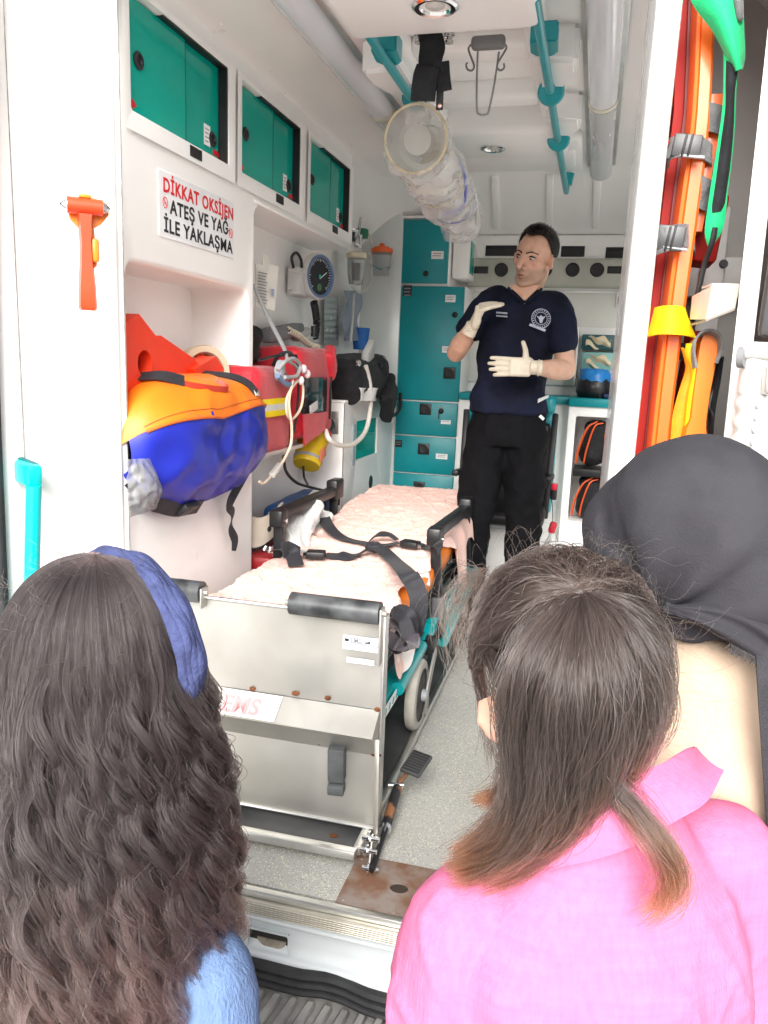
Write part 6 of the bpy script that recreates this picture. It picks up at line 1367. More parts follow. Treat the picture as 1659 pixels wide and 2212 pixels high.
def tone(co):
    d = (co-np.array(hc_, np.float32)) @ np.array(HR, np.float32); x, y, z = d[:, 0], d[:, 1], d[:, 2]
    c = np.ones((len(co), 3), np.float32)
    st = np.clip((-.028-z)/.02, 0, 1)*np.clip((y+.03)/.03, 0, 1)*np.clip((z+.125)/.02, 0, 1)      # stubble
    lip = np.clip(1-np.abs(z+.0635)/.012, 0, 1)*np.clip(1-np.abs(x)/.024, 0, 1)*np.clip((y-.082)/.008, 0, 1)
    st = st*(1-lip); c *= (1-st*.30)[:, None]; c[:, 0] *= 1-.06*st
    c[:, 1] *= 1-.42*lip; c[:, 2] *= 1-.34*lip; c[:, 0] *= 1-.12*lip
    ck = np.exp(-((np.abs(x)-.042)**2+(z+.02)**2)/.0006)*np.clip(y/.04, 0, 1); c[:, 1] *= 1-.10*ck; c[:, 2] *= 1-.10*ck
    eye = np.exp(-(((np.abs(x)-.031)/.018)**2+((z-.004)/.011)**2))*np.clip(y/.05, 0, 1); c *= (1-.22*eye)[:, None]
    return c
set_tone(body, tone)
EYEW = mat('eye_white', (.62, .58, .55), .2, var=.05); EYED = mat('eye_dark', (.03, .018, .012), .1)
for s in (-1, 1):
    e = MB().sph(hl(s*.031*K, .0745*K, .0035*K), (.0120, .0078, .0046), HR, 16, 10).build('eye', EYEW, body)
    MB().sph(hl(s*.031*K+.0035, .0795*K, .0012*K), (.0054, .0030, .0044), HR, 14, 10).build('iris', EYED, e)
    rcone(MB(), [hl(s*.018*K, .080*K, .0085*K), hl(s*.031*K, .0845*K, .0108*K), hl(s*.044*K, .074*K, .006*K)], [.0022, .0030, .0022], n=8).build('eyelid', SKIN, body)
    lid = [hl(s*.012*K, .0905*K, .021*K), hl(s*.030*K, .0855*K, .0275*K), hl(s*.050*K, .066*K, .020*K)]
    rcone(MB(), spl(lid, 4), [.0030]*9, n=8, flat=.7).build('eyebrow', mat('brow_dark', (.015, .011, .009), .8), body)
rcone(MB(), [hl(-.014*K, .0925*K, -.0645*K), hl(0, .0985*K, -.0645*K), hl(.012*K, .0925*K, -.0645*K)], [.0014, .0030, .0014], n=8).build('mouth', mat('mouth_dark', (.08, .02, .02), .5), body)
# short dark hair: cap and bristles
def on_skull(th, ph, k=1.):
    d = V((math.sin(th)*math.sin(ph), -math.sin(th)*math.cos(ph), math.cos(th)))     # ph=0 at the back
    return hl(d.x*.0765*K*k, -.016*K+d.y*.0945*K*k, .031*K+d.z*.0865*K*k)
HB = mat('hair_dark_short', (.012, .010, .010), .75, var=.3, vs=60, bump=.5, bs=200)
def capf(u, v):
    ph = -math.pi+2*math.pi*u; f = abs(ph)/math.pi; lim = math.radians(106-4*f) if f < .50 else math.radians(44+58*math.exp(-((f-.50)/.13)**2)+5*math.exp(-((f-1)/.12)**2))
    return on_skull(.02+lim*v, ph, .997+.052*(1-v)**.6+.006*math.sin(u*90+v*30)*(v < .9))
MB().surf(capf, 60, 20, .006).build('hair_cap', HB, body, 80)
st = []
for i in range(5200):
    ph = rng.uniform(-math.pi, math.pi); f = abs(ph)/math.pi; lim = math.radians(106-4*f) if f < .50 else math.radians(44+58*math.exp(-((f-.50)/.13)**2)+5*math.exp(-((f-1)/.12)**2))
    th = lim*math.sqrt(rng.uniform(0, 1)); a = on_skull(th, ph, 1.02); nn = (a-hl(0, -.016*K, .02*K)).normalized(); ln = (.013*max(0, 1-th/1.75)+.003)*rng.uniform(.6, 1.2)
    tdv = (nn+HR @ V((rng.normal()*.25, .35+rng.normal()*.25, rng.normal()*.2))).normalized()
    st.append([a, a+nn*ln*.5, a+nn*ln*.6+tdv*ln*.6])
hair('hair', st, .0006, .0003, hair_mat('hair_black', (.012, .010, .010), (.016, .012, .012), .4), body)
# T-shirt
mb = MB(); hip = S(1100, 868, y=3.42)
def torso_row(px, py, hw, hd, yw=.12, y=3.42): p = S(px, py, y=y); return (p.x, p.y, p.z, hw, hd, yw)
rings_z(mb, [torso_row(1098, 890, .160, .114), torso_row(1098, 862, .156, .112), torso_row(1104, 810, .144, .102), torso_row(1112, 760, .150, .104), torso_row(1122, 710, .158, .106), torso_row(1130, 675, .158, .100), torso_row(1132, 655, .138, .088), torso_row(1132, 640, .115, .078), torso_row(1130, 632, .078, .068)])
slL, slR = shL.lerp(elL, .50), shR.lerp(elR, .50)
limb(mb, [S(1080, 648, y=3.42), S(1062, 650, y=3.41), shL.lerp(elL, .25), slL], [.050, .053, .054, .056]); limb(mb, [S(1180, 655, y=3.42), S(1200, 664, y=3.41), shR.lerp(elR, .25), slR], [.050, .054, .056, .059])
shirt = bake(mb.build('t_shirt', NAVY, per), .006, 5, .5, folds(.008, 8, (1, 1, .8), 2))
# V-neck opening: skin-coloured wedge lies proud of the shirt at the throat
vn = [S(1103, 628, y=3.30), S(1134, 650, y=3.285), S(1162, 632, y=3.30)]
def vneck(u, v):
    top = S(1100, 618, y=3.345).lerp(S(1166, 620, y=3.345), u); bot = S(1134, 651, y=3.296); p = top.lerp(bot, v); return p+V((0, -.012*math.sin(math.pi*u)*(1-v), 0))
vo = MB().surf(vneck, 14, 10, .012).build('throat', SKIN, body, 80); set_tone(vo, lambda co: np.ones((len(co), 3), np.float32))
MB().tube(spl([S(1098, 622, y=3.335), S(1112, 637, y=3.305), S(1134, 652, y=3.286), S(1154, 638, y=3.305), S(1170, 624, y=3.335)], 6), .0055, 8).build('collar', NAVY, shirt)
# printed emblem and name on the shirt
EMB = mat('emblem_print', (.42, .45, .55), .6, var=.1, vs=60)
ec = S(1169, 688, y=3.283); er = V((.985, .17, 0)).normalized(); eu = V((-.08, 0, 1)).normalized(); en = V((0, -1, 0))
def emb_ring(r, w_):
    P = [ec+er*r*math.cos(a)+eu*r*math.sin(a)+V((0, -.004, 0)) for a in [2*math.pi*i/36 for i in range(36)]]; return MB().tube(P, w_, 6, True).build('emblem_ring', EMB, shirt)
emb_ring(.037, .0016); emb_ring(.024, .0012)
for k in range(22):
    a = 2*math.pi*k/22; d = er*math.cos(a)+eu*math.sin(a); MB().beam(ec+d*.028+V((0, -.004, 0)), ec+d*.034+V((0, -.004, 0)), .003, .002, up=(0, -1, 0)).build('emblem_letter', EMB, shirt)
MB().prism([ec+er*a+eu*b+V((0, -.005, 0)) for a, b in ((-.018, .010), (-.006, .006), (0, .014), (.006, .006), (.018, .010), (.008, -.004), (.004, -.018), (-.004, -.018), (-.008, -.004))], (0, -.002, 0)).build('emblem_star', EMB, shirt)
MB().beam(S(1144, 701, y=3.278), S(1178, 714, y=3.276), .010, .003, up=(0, -1, .2)).build('name_print', EMB, shirt)
for k in range(2): MB().beam(S(1072, 675+k*7, y=3.29), S(1096, 677+k*7, y=3.288), .006, .003, up=(0, -1, .2)).build('name_print', EMB, shirt)
# trousers
mb = MB(); hL, hR = (hip+V((-.075, .0, -.06))), (hip+V((.075, .0, -.06)))
ftL, ftR = V((hip.x-.13, 3.36, F)), V((hip.x+.10, 3.42, F))
rings_z(mb, [torso_row(1098, 960, .160, .110), torso_row(1098, 925, .152, .108), torso_row(1098, 885, .132, .092), torso_row(1098, 862, .120, .084)])
for h_, ft, kx, s in ((hL, ftL, -.02, -1), (hR, ftR, .02, 1)):
    kn = h_.lerp(ft, .5)+V((s*.012, -.03, .01)); an = ft+V((0, .02, .10))
    limb(mb, [h_+V((0, 0, .0)), h_+V((0, 0, -.1)), h_.lerp(kn, .6), kn, kn.lerp(an, .5), an], [.080, .096, .084, .070, .066, .066])
trs = bake(mb.build('trousers', BLKT, per), .007, 4, .5, folds(.010, 8, (1, 1, .8), 6))
MB().beam(S(1166, 898, y=3.29), S(1175, 906, y=3.29), .012, .004, up=(0, -1, 0)).build('pocket_tab', LABELW, trs)
a, b = S(1162, 862, y=3.31), S(1184, 853, y=3.35); MB().surf(lambda u, v: a.lerp(b, u)+V((0, -.012*math.sin(3*u), -.016*v*(1-u*.4))), 6, 4, .004).build('undershirt', mat('undershirt_white', (.55, .55, .56), .8), per, 80)
for ft in (ftL, ftR):
    mb = MB(); mb.sph(ft+V((0, -.06, .045)), (.048, .10, .045)); mb.sph(ft+V((0, .03, .05)), (.044, .06, .05)); mb.box(ft+V((0, -.03, .012)), (.085, .23, .024), None, .01)
    bake(mb.build('shoe', mat('black_shoe', (.012, .012, .013), .4), per), .006, 3)
# gloved hands
mb = MB(); hand(mb, wrL, V((.42, -.30, .80)), V((-.75, -.40, .50)), V((0, -1, .3)), (.80, .88, .95, 1.0), .02, .98, -.1, V((.16, -.45, 1)), .16)
gl = bake(mb.build('glove', GLOVE, per), .0026, 2); MB().tube([wrL+V((.027*math.cos(a), .027*math.sin(a)*.9, -.012+.012*math.cos(a))) for a in [2*math.pi*i/20 for i in range(20)]], .0035, 8, True).build('cuff', GLOVE, gl)
mb = MB(); hand(mb, wrR, V((-1, -.12, .0)), V((.1, -1, .1)), V((0, 0, 1)), (.10, .10, .12, .16), .045, 1.0, .25, V((-.12, .0, 1)))
gl = bake(mb.build('glove', GLOVE, per), .0026, 2); MB().tube([wrR+V((.02, .029*math.cos(a), .029*math.sin(a))) for a in [2*math.pi*i/20 for i in range(20)]], .0035, 8, True).build('cuff', GLOVE, gl)
# ================================================================== spectators at the doorway, seen from behind
def lerp_guides(G, u):
    f = u*(len(G)-1); j = np.minimum(f.astype(int), len(G)-2); w_ = (f-j)[:, None, None]; return G[j]*(1-w_)+G[j+1]*w_
def resample(P, k):
    P = np.array([tuple(p) for p in spl(P, 10)]); d = np.r_[0, np.cumsum(np.linalg.norm(np.diff(P, axis=0), axis=1))]; s = np.linspace(0, d[-1], k)
    return np.stack([np.interp(s, d, P[:, i]) for i in range(3)], 1)
def legs_and_feet(root, x, y, hipz, yaw, tm, hw=.16):
    mb = MB(); rings_z(mb, [(x, y, hipz-.16, hw, .12, yaw), (x, y, hipz, hw, .115, yaw), (x, y, hipz+.12, hw*.82, .10, yaw)])
    for s in (-1, 1):
        c = V((math.cos(yaw), math.sin(yaw), 0))*s; h_ = V((x, y, hipz-.06))+c*.08; f_ = V((x, y, .10))+c*.09
        limb(mb, [h_, h_.lerp(f_, .25), h_.lerp(f_, .5), h_.lerp(f_, .75), f_], [.095, .088, .068, .062, .055])
    o = bake(mb.build('trousers', tm, root), .011, 4)
    for s in (-1, 1):
        c = V((math.cos(yaw), math.sin(yaw), 0))*s; fw_ = V((-math.sin(yaw), math.cos(yaw), 0)); f_ = V((x, y, 0))+c*.09
        q = MB(); q.sph(f_+fw_*.06+V((0, 0, .04)), (.042, .042, .04)); q.sph(f_+V((0, 0, .045)), (.042, .05, .045)); q.beam(f_-fw_*.06+V((0, 0, .014)), f_+fw_*.13+V((0, 0, .014)), .08, .026, bev=.01)
        bake(q.build('shoe', mat('white_shoe', (.6, .6, .58), .5), root), .006, 3)
JEAN = mat('dark_jeans', (.03, .045, .09), .8, var=.15, vs=10, bump=.3, bs=260)

# ---- left: long curly hair, blue headband, pale blue knit
p1_ = thing('person', 'person with long dark curly hair, blue headband and pale blue knit top, seen from behind', 'person', (-.62, .88, 0))
c1 = V((-.612, .875, 1.440)); f1 = V((.36, .93, 0)).normalized(); s1v = V((f1.y, -f1.x, 0))
mb = MB(); R1 = Matrix((s1v, f1, ZA)).transposed()
mb.sph(c1+V((0, 0, .012)), (.074, .094, .092), R1, 24, 16); mb.sph(c1+f1*.03+V((0, 0, -.035)), (.058, .062, .07), R1, 20, 14); mb.sph(c1+f1*.075+V((0, 0, -.095)), (.025, .02, .018), R1)
rcone(mb, [c1+f1*.09+V((0, 0, .0)), c1+f1*.112+V((0, 0, -.03))], [.008, .012]); mb.sph(c1+f1*.085+V((0, 0, -.062)), (.025, .014, .014), R1)
for s in (-1, 1): mb.sph(c1+s1v*s*.076+V((0, 0, -.01)), (.01, .02, .03), R1)
limb(mb, [c1+V((0, 0, -.05)), c1+V((0, .01, -.18)), c1+V((0, .03, -.32))], [.05, .048, .058])
rings_z(mb, [(c1.x, c1.y, .9, .13, .09, -.3), (c1.x, c1.y+.03, 1.04, .10, .07, -.3), (c1.x, c1.y+.03, 1.12, .06, .05, -.3)])
hands_at = []
for s in (-1, 1):
    sh = c1+s1v*s*.178+V((0, .05, -.45)); el = sh+s1v*s*.05+V((0, 0, -.28)); wr = el+f1*.16+V((0, 0, -.16)); limb(mb, [sh, el], [.042, .035]); limb(mb, [el, wr], [.035, .025]); hand(mb, wr, (wr-el), s1v*s, f1, (.3, .3, .3, .3), .03, .92)
b1 = bake(mb.build('body', SKINF, p1_), .006, 3); set_tone(b1, lambda co: np.ones((len(co), 3), np.float32))
KNIT = mat('pale_blue_knit', (.12, .19, .34), .9, var=.08, vs=60, bump=.8, bs=240, spec=.2, stretch=(1, 1, .4))
mb = MB(); rings_z(mb, [(c1.x, c1.y, .82, .155, .11, -.3), (c1.x, c1.y, .95, .16, .115, -.3), (c1.x, c1.y+.02, .98, .165, .10, -.3), (c1.x, c1.y+.03, 1.03, .14, .08, -.3), (c1.x, c1.y+.03, 1.09, .09, .065, -.3), (c1.x, c1.y+.03, 1.17, .065, .06, -.3)])
for s in (-1, 1):
    sh = c1+s1v*s*.178+V((0, .05, -.45)); el = sh+s1v*s*.05+V((0, 0, -.28)); wr = el+f1*.15+V((0, 0, -.15)); limb(mb, [sh-s1v*s*.05, sh, sh.lerp(el, .5), el], [.055, .062, .058, .052]); limb(mb, [el, wr], [.052, .04])
k1 = bake(mb.build('knit_top', KNIT, p1_), .008, 4, .5, folds(.004, 10, (1, 1, .8), 3))
legs_and_feet(p1_, c1.x, c1.y, .84, -.3, JEAN)
# hair volume: profile of the curly mass (radius, height above the head centre)
PR = np.array([(.0, .132), (.045, .124), (.078, .106), (.104, .076), (.120, .040), (.129, .0), (.136, -.05), (.146, -.10), (.158, -.16), (.170, -.23), (.177, -.30), (.178, -.38), (.176, -.46), (.168, -.54), (.155, -.64), (.14, -.74)])
_p = np.array([tuple(q) for q in spl([(a, b, 0) for a, b in PR], 8)]); PR = _p[:, :2]
pl_ = np.r_[0, np.cumsum(np.linalg.norm(np.diff(PR, axis=0), axis=1))]
def prof_at(s): return np.interp(s, pl_, PR[:, 0]), np.interp(s, pl_, PR[:, 1])
HM1 = hair_mat('hair_curly', (.018, .0155, .0155), (.062, .043, .040), .26, .8, 1.)
clumps, per_c, KP = 1100, 30, 60
st = []
for k in range(clumps):
    ph0 = rng.uniform(-math.pi*.82, math.pi*.82); s0 = .001+.20*rng.uniform(0, 1)**1.35; lay = s0/.201
    wl = rng.uniform(.065, .15); phs = rng.uniform(0, 6.28); amp = wl*rng.uniform(.06, .125); on0 = rng.uniform(.09, .20); Lc = rng.uniform(.56, .74); tw = rng.normal()*.12; dr = rng.normal()*.010-.004
    n = per_c
    ds = np.linspace(0, 1, KP)[None, :]*(Lc*rng.uniform(.88, 1.05, (n, 1)))
    s = s0+ds+rng.normal(0, .004, (n, 1))
    r, z = prof_at(np.maximum(s, .002))
    hp_ = np.clip((s-.14)/.14, 0, 1)
    r = r*(1-.10*lay-.10*lay*hp_)+dr*hp_+.0016*rng.normal(0, 1, (n, 1))*(.3+hp_); z = z-.014*lay
    ph = ph0+rng.normal(0, .036, (n, 1))*(1-.62*ds/Lc)+tw*ds/Lc
    w_ = np.clip((s-on0)/.18, 0, 1)**1.2*amp; q = 2*math.pi*ds/wl+phs+rng.normal(0, .22, (n, 1))
    fr = rng.normal(0, 1, (n, 1)); stray = (rng.uniform(0, 1, (n, 1)) < .10)*rng.uniform(.3, 1., (n, 1))*.012
    rr = r+w_*np.cos(q)+stray*np.sin(q*.7+fr*3)*hp_; tt = w_*np.sin(q)*1.1+stray*np.cos(q*.9+fr*5)*hp_
    ca, sa = np.cos(ph), np.sin(ph); bx_, by_ = -f1.x, -f1.y; sx_, sy_ = s1v.x, s1v.y
    X = c1.x+rr*(ca*bx_+sa*sx_)+tt*(-sa*bx_+ca*sx_); Y = c1.y+rr*(ca*by_+sa*sy_)+tt*(-sa*by_+ca*sy_); Z = c1.z+z
    st.append(np.stack([X, Y, Z], 2))
st = np.concatenate(st)
h1 = hair('hair', st, .00052, .00022, HM1, b1)
fly = []
for k in range(420):
    ph = rng.uniform(-1.9, 1.9); s = .02+rng.uniform(0, .62); r, z = prof_at(np.array([s])); r = r[0]*1.02; z = z[0]
    d = V((-f1.x*math.cos(ph)+s1v.x*math.sin(ph), -f1.y*math.cos(ph)+s1v.y*math.sin(ph), 0)); a = c1+d*r+V((0, 0, z)); L2 = rng.uniform(.02, .07); tg = V((-d.y, d.x, 0))*rng.normal()
    up_ = V((0, 0, .5 if s < .15 else -.6)); P = []
    for i in range(9):
        q = i/8; P.append(a+d*(.018*q+.006*math.sin(q*5+k))+tg*(.012*math.sin(q*4)+L2*.4*q)+up_*L2*q)
    fly.append([tuple(p) for p in P])
hair('flyaway_hair', fly, .00016, .00008, HM1, b1)
HBASE = mat('hair_base', (.016, .012, .011), .8, var=.3, vs=40)
def hb(u, v):
    s = .002+v*.80; r, z = prof_at(np.array([s])); ph = (-.84+1.68*u)*math.pi; k = .86-.20*min(1, max(0, (s-.16)/.2)); rr = r[0]*k; zz = z[0]-.017
    return c1+V((-f1.x*math.cos(ph)+s1v.x*math.sin(ph), -f1.y*math.cos(ph)+s1v.y*math.sin(ph), 0))*rr+V((0, 0, zz))
MB().surf(hb, 40, 30).build('hair_underlayer', HBASE, b1, 179)
# headband: padded knit band over the crown
BND = mat('blue_knit_band', (.060, .074, .175), .9, var=.15, vs=60, bump=.6, bs=180, spec=.2, stretch=(1, 1, 1))
bc = c1+f1*.048; un = (ZA*.995-f1*.10).normalized(); bn = un.cross(s1v).normalized()
def band(u, v):
    a = math.radians(-28)+math.radians(236)*u; d = s1v*math.cos(a)*.127+un*math.sin(a)*.121; wv = (v-.5)*.037
    rid = .0035*abs(math.sin(v*math.pi*5))**.6
    return bc+d*(1+.045*math.sin(math.pi*v)+rid/.13*.8)+f1*wv+d.normalized()*(.004*math.sin(u*40)*math.sin(v*6))
MB().surf(band, 70, 34, .006).build('headband', BND, p1_, 80)

# ---- centre: half-up dark hair with copper tips, pink shirt
p2_ = thing('person', 'person in bright pink shirt with half-tied dark hair and copper tips, seen from behind', 'person', (.02, .90, 0))
c2 = S(1222, 1430, y=.905); f2 = V((-.50, .866, 0)).normalized(); s2v = V((f2.y, -f2.x, 0)); R2 = Matrix((s2v, f2, ZA)).transposed()
mb = MB()
mb.sph(c2+V((0, 0, .016)), (.088, .104, .096), R2, 24, 16); mb.sph(c2+f2*.034+V((0, 0, -.035)), (.064, .066, .078), R2, 20, 14); mb.sph(c2+f2*.082+V((0, 0, -.108)), (.026, .02, .018), R2)
rcone(mb, [c2+f2*.098+V((0, 0, .0)), c2+f2*.122+V((0, 0, -.035))], [.009, .013]); mb.sph(c2+f2*.09+V((0, 0, -.072)), (.026, .014, .014), R2)
for s in (-1, 1):
    rcone(mb, [c2+s2v*s*.058+f2*.01+V((0, 0, -.07)), c2+s2v*s*.03+f2*.07+V((0, 0, -.105))], [.022, .02])
    e0 = c2+s2v*s*.086-f2*.008+V((0, 0, -.058)); mb.sph(e0, (.008, .022, .034), R2); mb.lathe(e0+s2v*s*.004, (s2v*s-f2*.5), [(.012, -.004), (.022, 0), (.026, .006), (.024, .009), (.014, .004)], 16)
n2 = S(1285, 1690, y=.90)
limb(mb, [c2+V((0, -.01, -.05)), c2.lerp(n2, .6), n2+V((0, 0, -.08))], [.052, .050, .066])
rings_z(mb, [(.05, .90, 1.0, .12, .08, .45), (.055, .90, 1.17, .12, .07, .45), (.06, .90, 1.26, .06, .05, .4)])
for s in (-1, 1):
    sh = V((.055, .90, 1.205))+V((s*.158, s*.072, s*.030)); el = sh+V((s*.030, s*.02, -.28)); wr = el+V((-s*.02, .17, -.14)); limb(mb, [sh, el], [.044, .036]); limb(mb, [el, wr], [.036, .025]); hand(mb, wr, (wr-el), V((s, 0, 0)), V((0, 0, 1)), (.3, .3, .3, .3), .03, .92)
b2_ = bake(mb.build('body', SKINF, p2_), .0055, 3); set_tone(b2_, lambda co: np.ones((len(co), 3), np.float32))
PINK = mat('pink_linen', (.52, .135, .255), .85, vs=140, bump=.35, bs=420, spec=.15, col2=(.54, .150, .275), detail=3, stretch=(1, 1, .07))
def cross_weave(m):
    """second set of slub threads across the first"""
    t = m.node_tree; N = t.nodes; L = t.links; b = N['Principled BSDF']; old = b.inputs['Base Color'].links[0].from_socket
    tc = [n for n in N if n.type == 'TEX_COORD'][0]; mp = N.new('ShaderNodeMapping'); mp.inputs['Scale'].default_value = (.07, .07, 1); L.new(tc.outputs['Object'], mp.inputs[0])
    nz = N.new('ShaderNodeTexNoise'); nz.inputs['Scale'].default_value = 160; nz.inputs['Detail'].default_value = 3; L.new(mp.outputs[0], nz.inputs[0])
    mr = N.new('ShaderNodeMapRange'); mr.inputs[1].default_value = .3; mr.inputs[2].default_value = .7; mr.inputs[3].default_value = .94; mr.inputs[4].default_value = 1.04; L.new(nz.outputs[0], mr.inputs[0])
    mx = N.new('ShaderNodeMix'); mx.data_type = 'RGBA'; mx.blend_type = 'MULTIPLY'; mx.inputs[0].default_value = 1; L.new(old, mx.inputs[6]); L.new(mr.outputs[0], mx.inputs[7]); L.new(mx.outputs[2], b.inputs['Base Color'])
cross_weave(PINK)
mb = MB()
rings_z(mb, [(.05, .90, .80, .180, .125, .45), (.05, .90, 1.0, .180, .13, .45), (.052, .895, 1.10, .186, .130, .45), (.054, .892, 1.17, .182, .120, .45), (.057, .892, 1.23, .155, .10, .45), (.06, .895, 1.29, .105, .08, .45), (.06, .90, 1.335, .075, .066, .4)], pw=.8)
for s in (-1, 1):
    sh = V((.055, .90, 1.215))+V((s*.158, s*.072, s*.030)); el = sh+V((s*.030, s*.02, -.28)); wr = el+V((-s*.02, .15, -.12)); limb(mb, [sh-V((s*.05, s*.02, -.005)), sh, sh.lerp(el, .5), el], [.056, .062, .064, .060]); limb(mb, [el, wr], [.060, .05])
def pinkfold(co, no):
    x, z = co[:, 0], co[:, 2]; rg = lambda n, k: np.maximum(0, 1-np.abs(n)*k)**1.5
    q = np.stack([x, co[:, 1], z*.28], 1); lowz = np.clip((1.30-z)/.15, 0, 1)
    d = rg(nz3(q, 7, 2), 3.2)*.0105+rg(nz3(np.stack([x+z*.5, co[:, 1], z*.35], 1), 12, 7), 4)*.0055+rg(nz3(np.stack([x-z*.6, co[:, 1], z*.4], 1), 19, 3), 4.5)*.0028
    return co+no*(d*lowz+.004*nz3(co, 6, 9))[:, None]
sh2 = bake(mb.build('shirt', PINK, p2_), .0065, 5, .5, pinkfold)
# stand collar folded open at the right, yoke seam
cb = [S(1185, 1770, y=.822), S(1215, 1722, y=.822), S(1290, 1688, y=.825), S(1370, 1668, y=.835), S(1430, 1650, y=.86), S(1480, 1618, y=.90), S(1500, 1612, y=.94)]
ct = [S(1190, 1870, y=.800), S(1260, 1858, y=.795), S(1330, 1832, y=.797), S(1400, 1800, y=.803), S(1460, 1770, y=.815), S(1520, 1730, y=.84), S(1562, 1662, y=.90)]
CB, CT = spl(cb, 6), spl(ct, 6)
def coll(u, v):
    i = u*(len(CB)-1); j = min(int(i), len(CB)-2); a = CB[j].lerp(CB[j+1], i-j); b = CT[j].lerp(CT[j+1], i-j); return a.lerp(b, v)+V((0, -.010*math.sin(math.pi*v)-.004, .002*math.sin(u*12)))
MB().surf(coll, 44, 12, .003).build('collar', PINK, sh2, 80)
ci = [p+V((.006, .030, -.004)) for p in CB[20:]]
MB().surf(lambda u, v: CB[20+int(u*(len(CB)-21))].lerp(CB[20+int(u*(len(CB)-21))]+V((-.02, .05, -.05)), v), 14, 5, .003).build('collar_inside', PINK, sh2, 80)
legs_and_feet(p2_, .035, .90, .80, .15, mat('cream_trousers', (.6, .56, .48), .8))
# hair guides: pixel positions with depth on the head or, below it, on the back
def ong(px, py, y=None, k=1.0):
    """point on the head surface seen at (px, py), or on the plane y= where given"""
    if y is not None: return S(px, py, y=y)
    o = CAM_POS; d = (S(px, py, y=1)-o).normalized(); rad = V((.1035*k, .112*k, .118*k)); oc = o-(c2+V((0, 0, .004)))
    A = sum((d[i]/rad[i])**2 for i in range(3)); B = 2*sum(oc[i]*d[i]/rad[i]**2 for i in range(3)); C_ = sum((oc[i]/rad[i])**2 for i in range(3))-1
    D_ = B*B-4*A*C_; tt = (-B-math.sqrt(D_))/(2*A) if D_ > 0 else -B/(2*A); return o+d*tt
T_ = (1256, 1278)
HM2 = hair_mat('hair_straight', (.018, .0135, .012), (.028, .020, .017), .30, .72, .7)
HM2T = hair_mat('hair_copper_tips', (.018, .0135, .012), (.085, .036, .019), .32, .93, .6, .80)
def strands(guides, n, k, jit, lift, mt, nm, r0=.00042, r1=.0002, tipfree=.0, clump=26, cj=.5, wav=.0, cut=0., head=0., stray=.06):
    G = np.array([resample([ong(*g) for g in gl_], k) for gl_ in guides]); u = np.clip(rng.uniform(-.02, 1.02, n), 0, 1)
    cu = rng.uniform(0, 1, clump); cid = np.argmin(np.abs(u[:, None]-cu[None, :]), 1); pull = rng.uniform(.2, .75, clump)[cid]     # strands gather into locks
    tt = np.linspace(0, 1, k)[None, :, None]; P = lerp_guides(G, u); Pc = lerp_guides(G, np.clip(cu, 0, 1))[cid]
    P = P+(Pc-P)*(pull[:, None, None]*np.clip(tt*1.5-.2, 0, 1))
    sm = tt*tt*(3-2*tt); off = rng.normal(0, 1, (n, 1, 3))*jit; coff = rng.normal(0, 1, (clump, 1, 3))[cid]*jit*cj
    mid_ = np.sin(np.pi*np.clip(tt*.92, 0, 1))
    lf = (rng.uniform(0, 1, (n, 1, 1))*.5+rng.uniform(0, 1, (clump, 1, 1))[cid]*.9)*lift*np.array([0, -1, .25])
    P = P+off*(.35+.5*mid_)+coff*sm+lf*mid_+rng.normal(0, 1, (n, 1, 3))*tipfree*tt**2
    sw = rng.normal(0, 1, (clump, 1, 3))[cid]*cj*jit*1.2; P = P+sw*np.sin(tt*(4+3*rng.uniform(0, 1, (clump, 1, 1))[cid]))*mid_
    q = (rng.uniform(0, 1, (n, 1, 1)) < stray)*.014; P = P+q*np.sin(tt*rng.uniform(3, 8, (n, 1, 1))+rng.uniform(0, 6, (n, 1, 3)))*mid_
    if wav: q = tt*rng.uniform(5, 9, (n, 1, 1))+rng.uniform(0, 6, (n, 1, 1)); P = P+wav*tt*np.concatenate([np.sin(q), np.cos(q)*.5, np.sin(q*.8+1)], 2)
    if cut or head:
        t0 = head*rng.uniform(0, 1, n); tm = (1-cut*rng.uniform(0, 1, n)**1.5)-t0; f = (t0[:, None]+np.linspace(0, 1, k)[None, :]*tm[:, None])*(k-1); j = np.minimum(f.astype(int), k-2); w_ = (f-j)[:, :, None]; ii = np.arange(n)[:, None]; P = P[ii, j]*(1-w_)+P[ii, j+1]*w_
    return hair(nm, P, r0, r1, mt, b2_)
HM2C = hair_mat('hair_copper_lock', (.016, .011, .010), (.10, .042, .02), .32, .78, .5, .5)
A_ = [[(1026, 1462), (1058, 1405), (1130, 1350), (1200, 1300), T_], [(1012, 1440), (1050, 1370), (1130, 1305), (1200, 1280), T_], [(1008, 1370), (1055, 1310), (1130, 1270), (1200, 1265), T_], [(1022, 1300), (1075, 1262), (1140, 1240), (1205, 1250), T_],
      [(1050, 1250), (1110, 1222), (1170, 1218), (1220, 1240), T_], [(1095, 1215), (1150, 1200), (1200, 1206), (1235, 1235), T_], [(1150, 1197), (1195, 1192), (1228, 1205), (1248, 1235), T_], [(1215, 1190), (1238, 1195), (1250, 1215), (1256, 1240), T_],
      [(1280, 1195), (1278, 1205), (1270, 1225), (1262, 1245), T_], [(1340, 1212), (1318, 1218), (1290, 1235), (1272, 1252), T_], [(1385, 1245), (1350, 1240), (1310, 1248), (1280, 1260), T_], [(1415, 1290), (1370, 1270), (1320, 1265), (1285, 1268), T_], [(1432, 1350), (1390, 1310), (1335, 1288), (1290, 1278), T_]]
strands(A_, 11000, 22, .0022, .006, HM2, 'hair', .00042, .0003, 0, 90, 1.0, 0, 0, .14, .05)
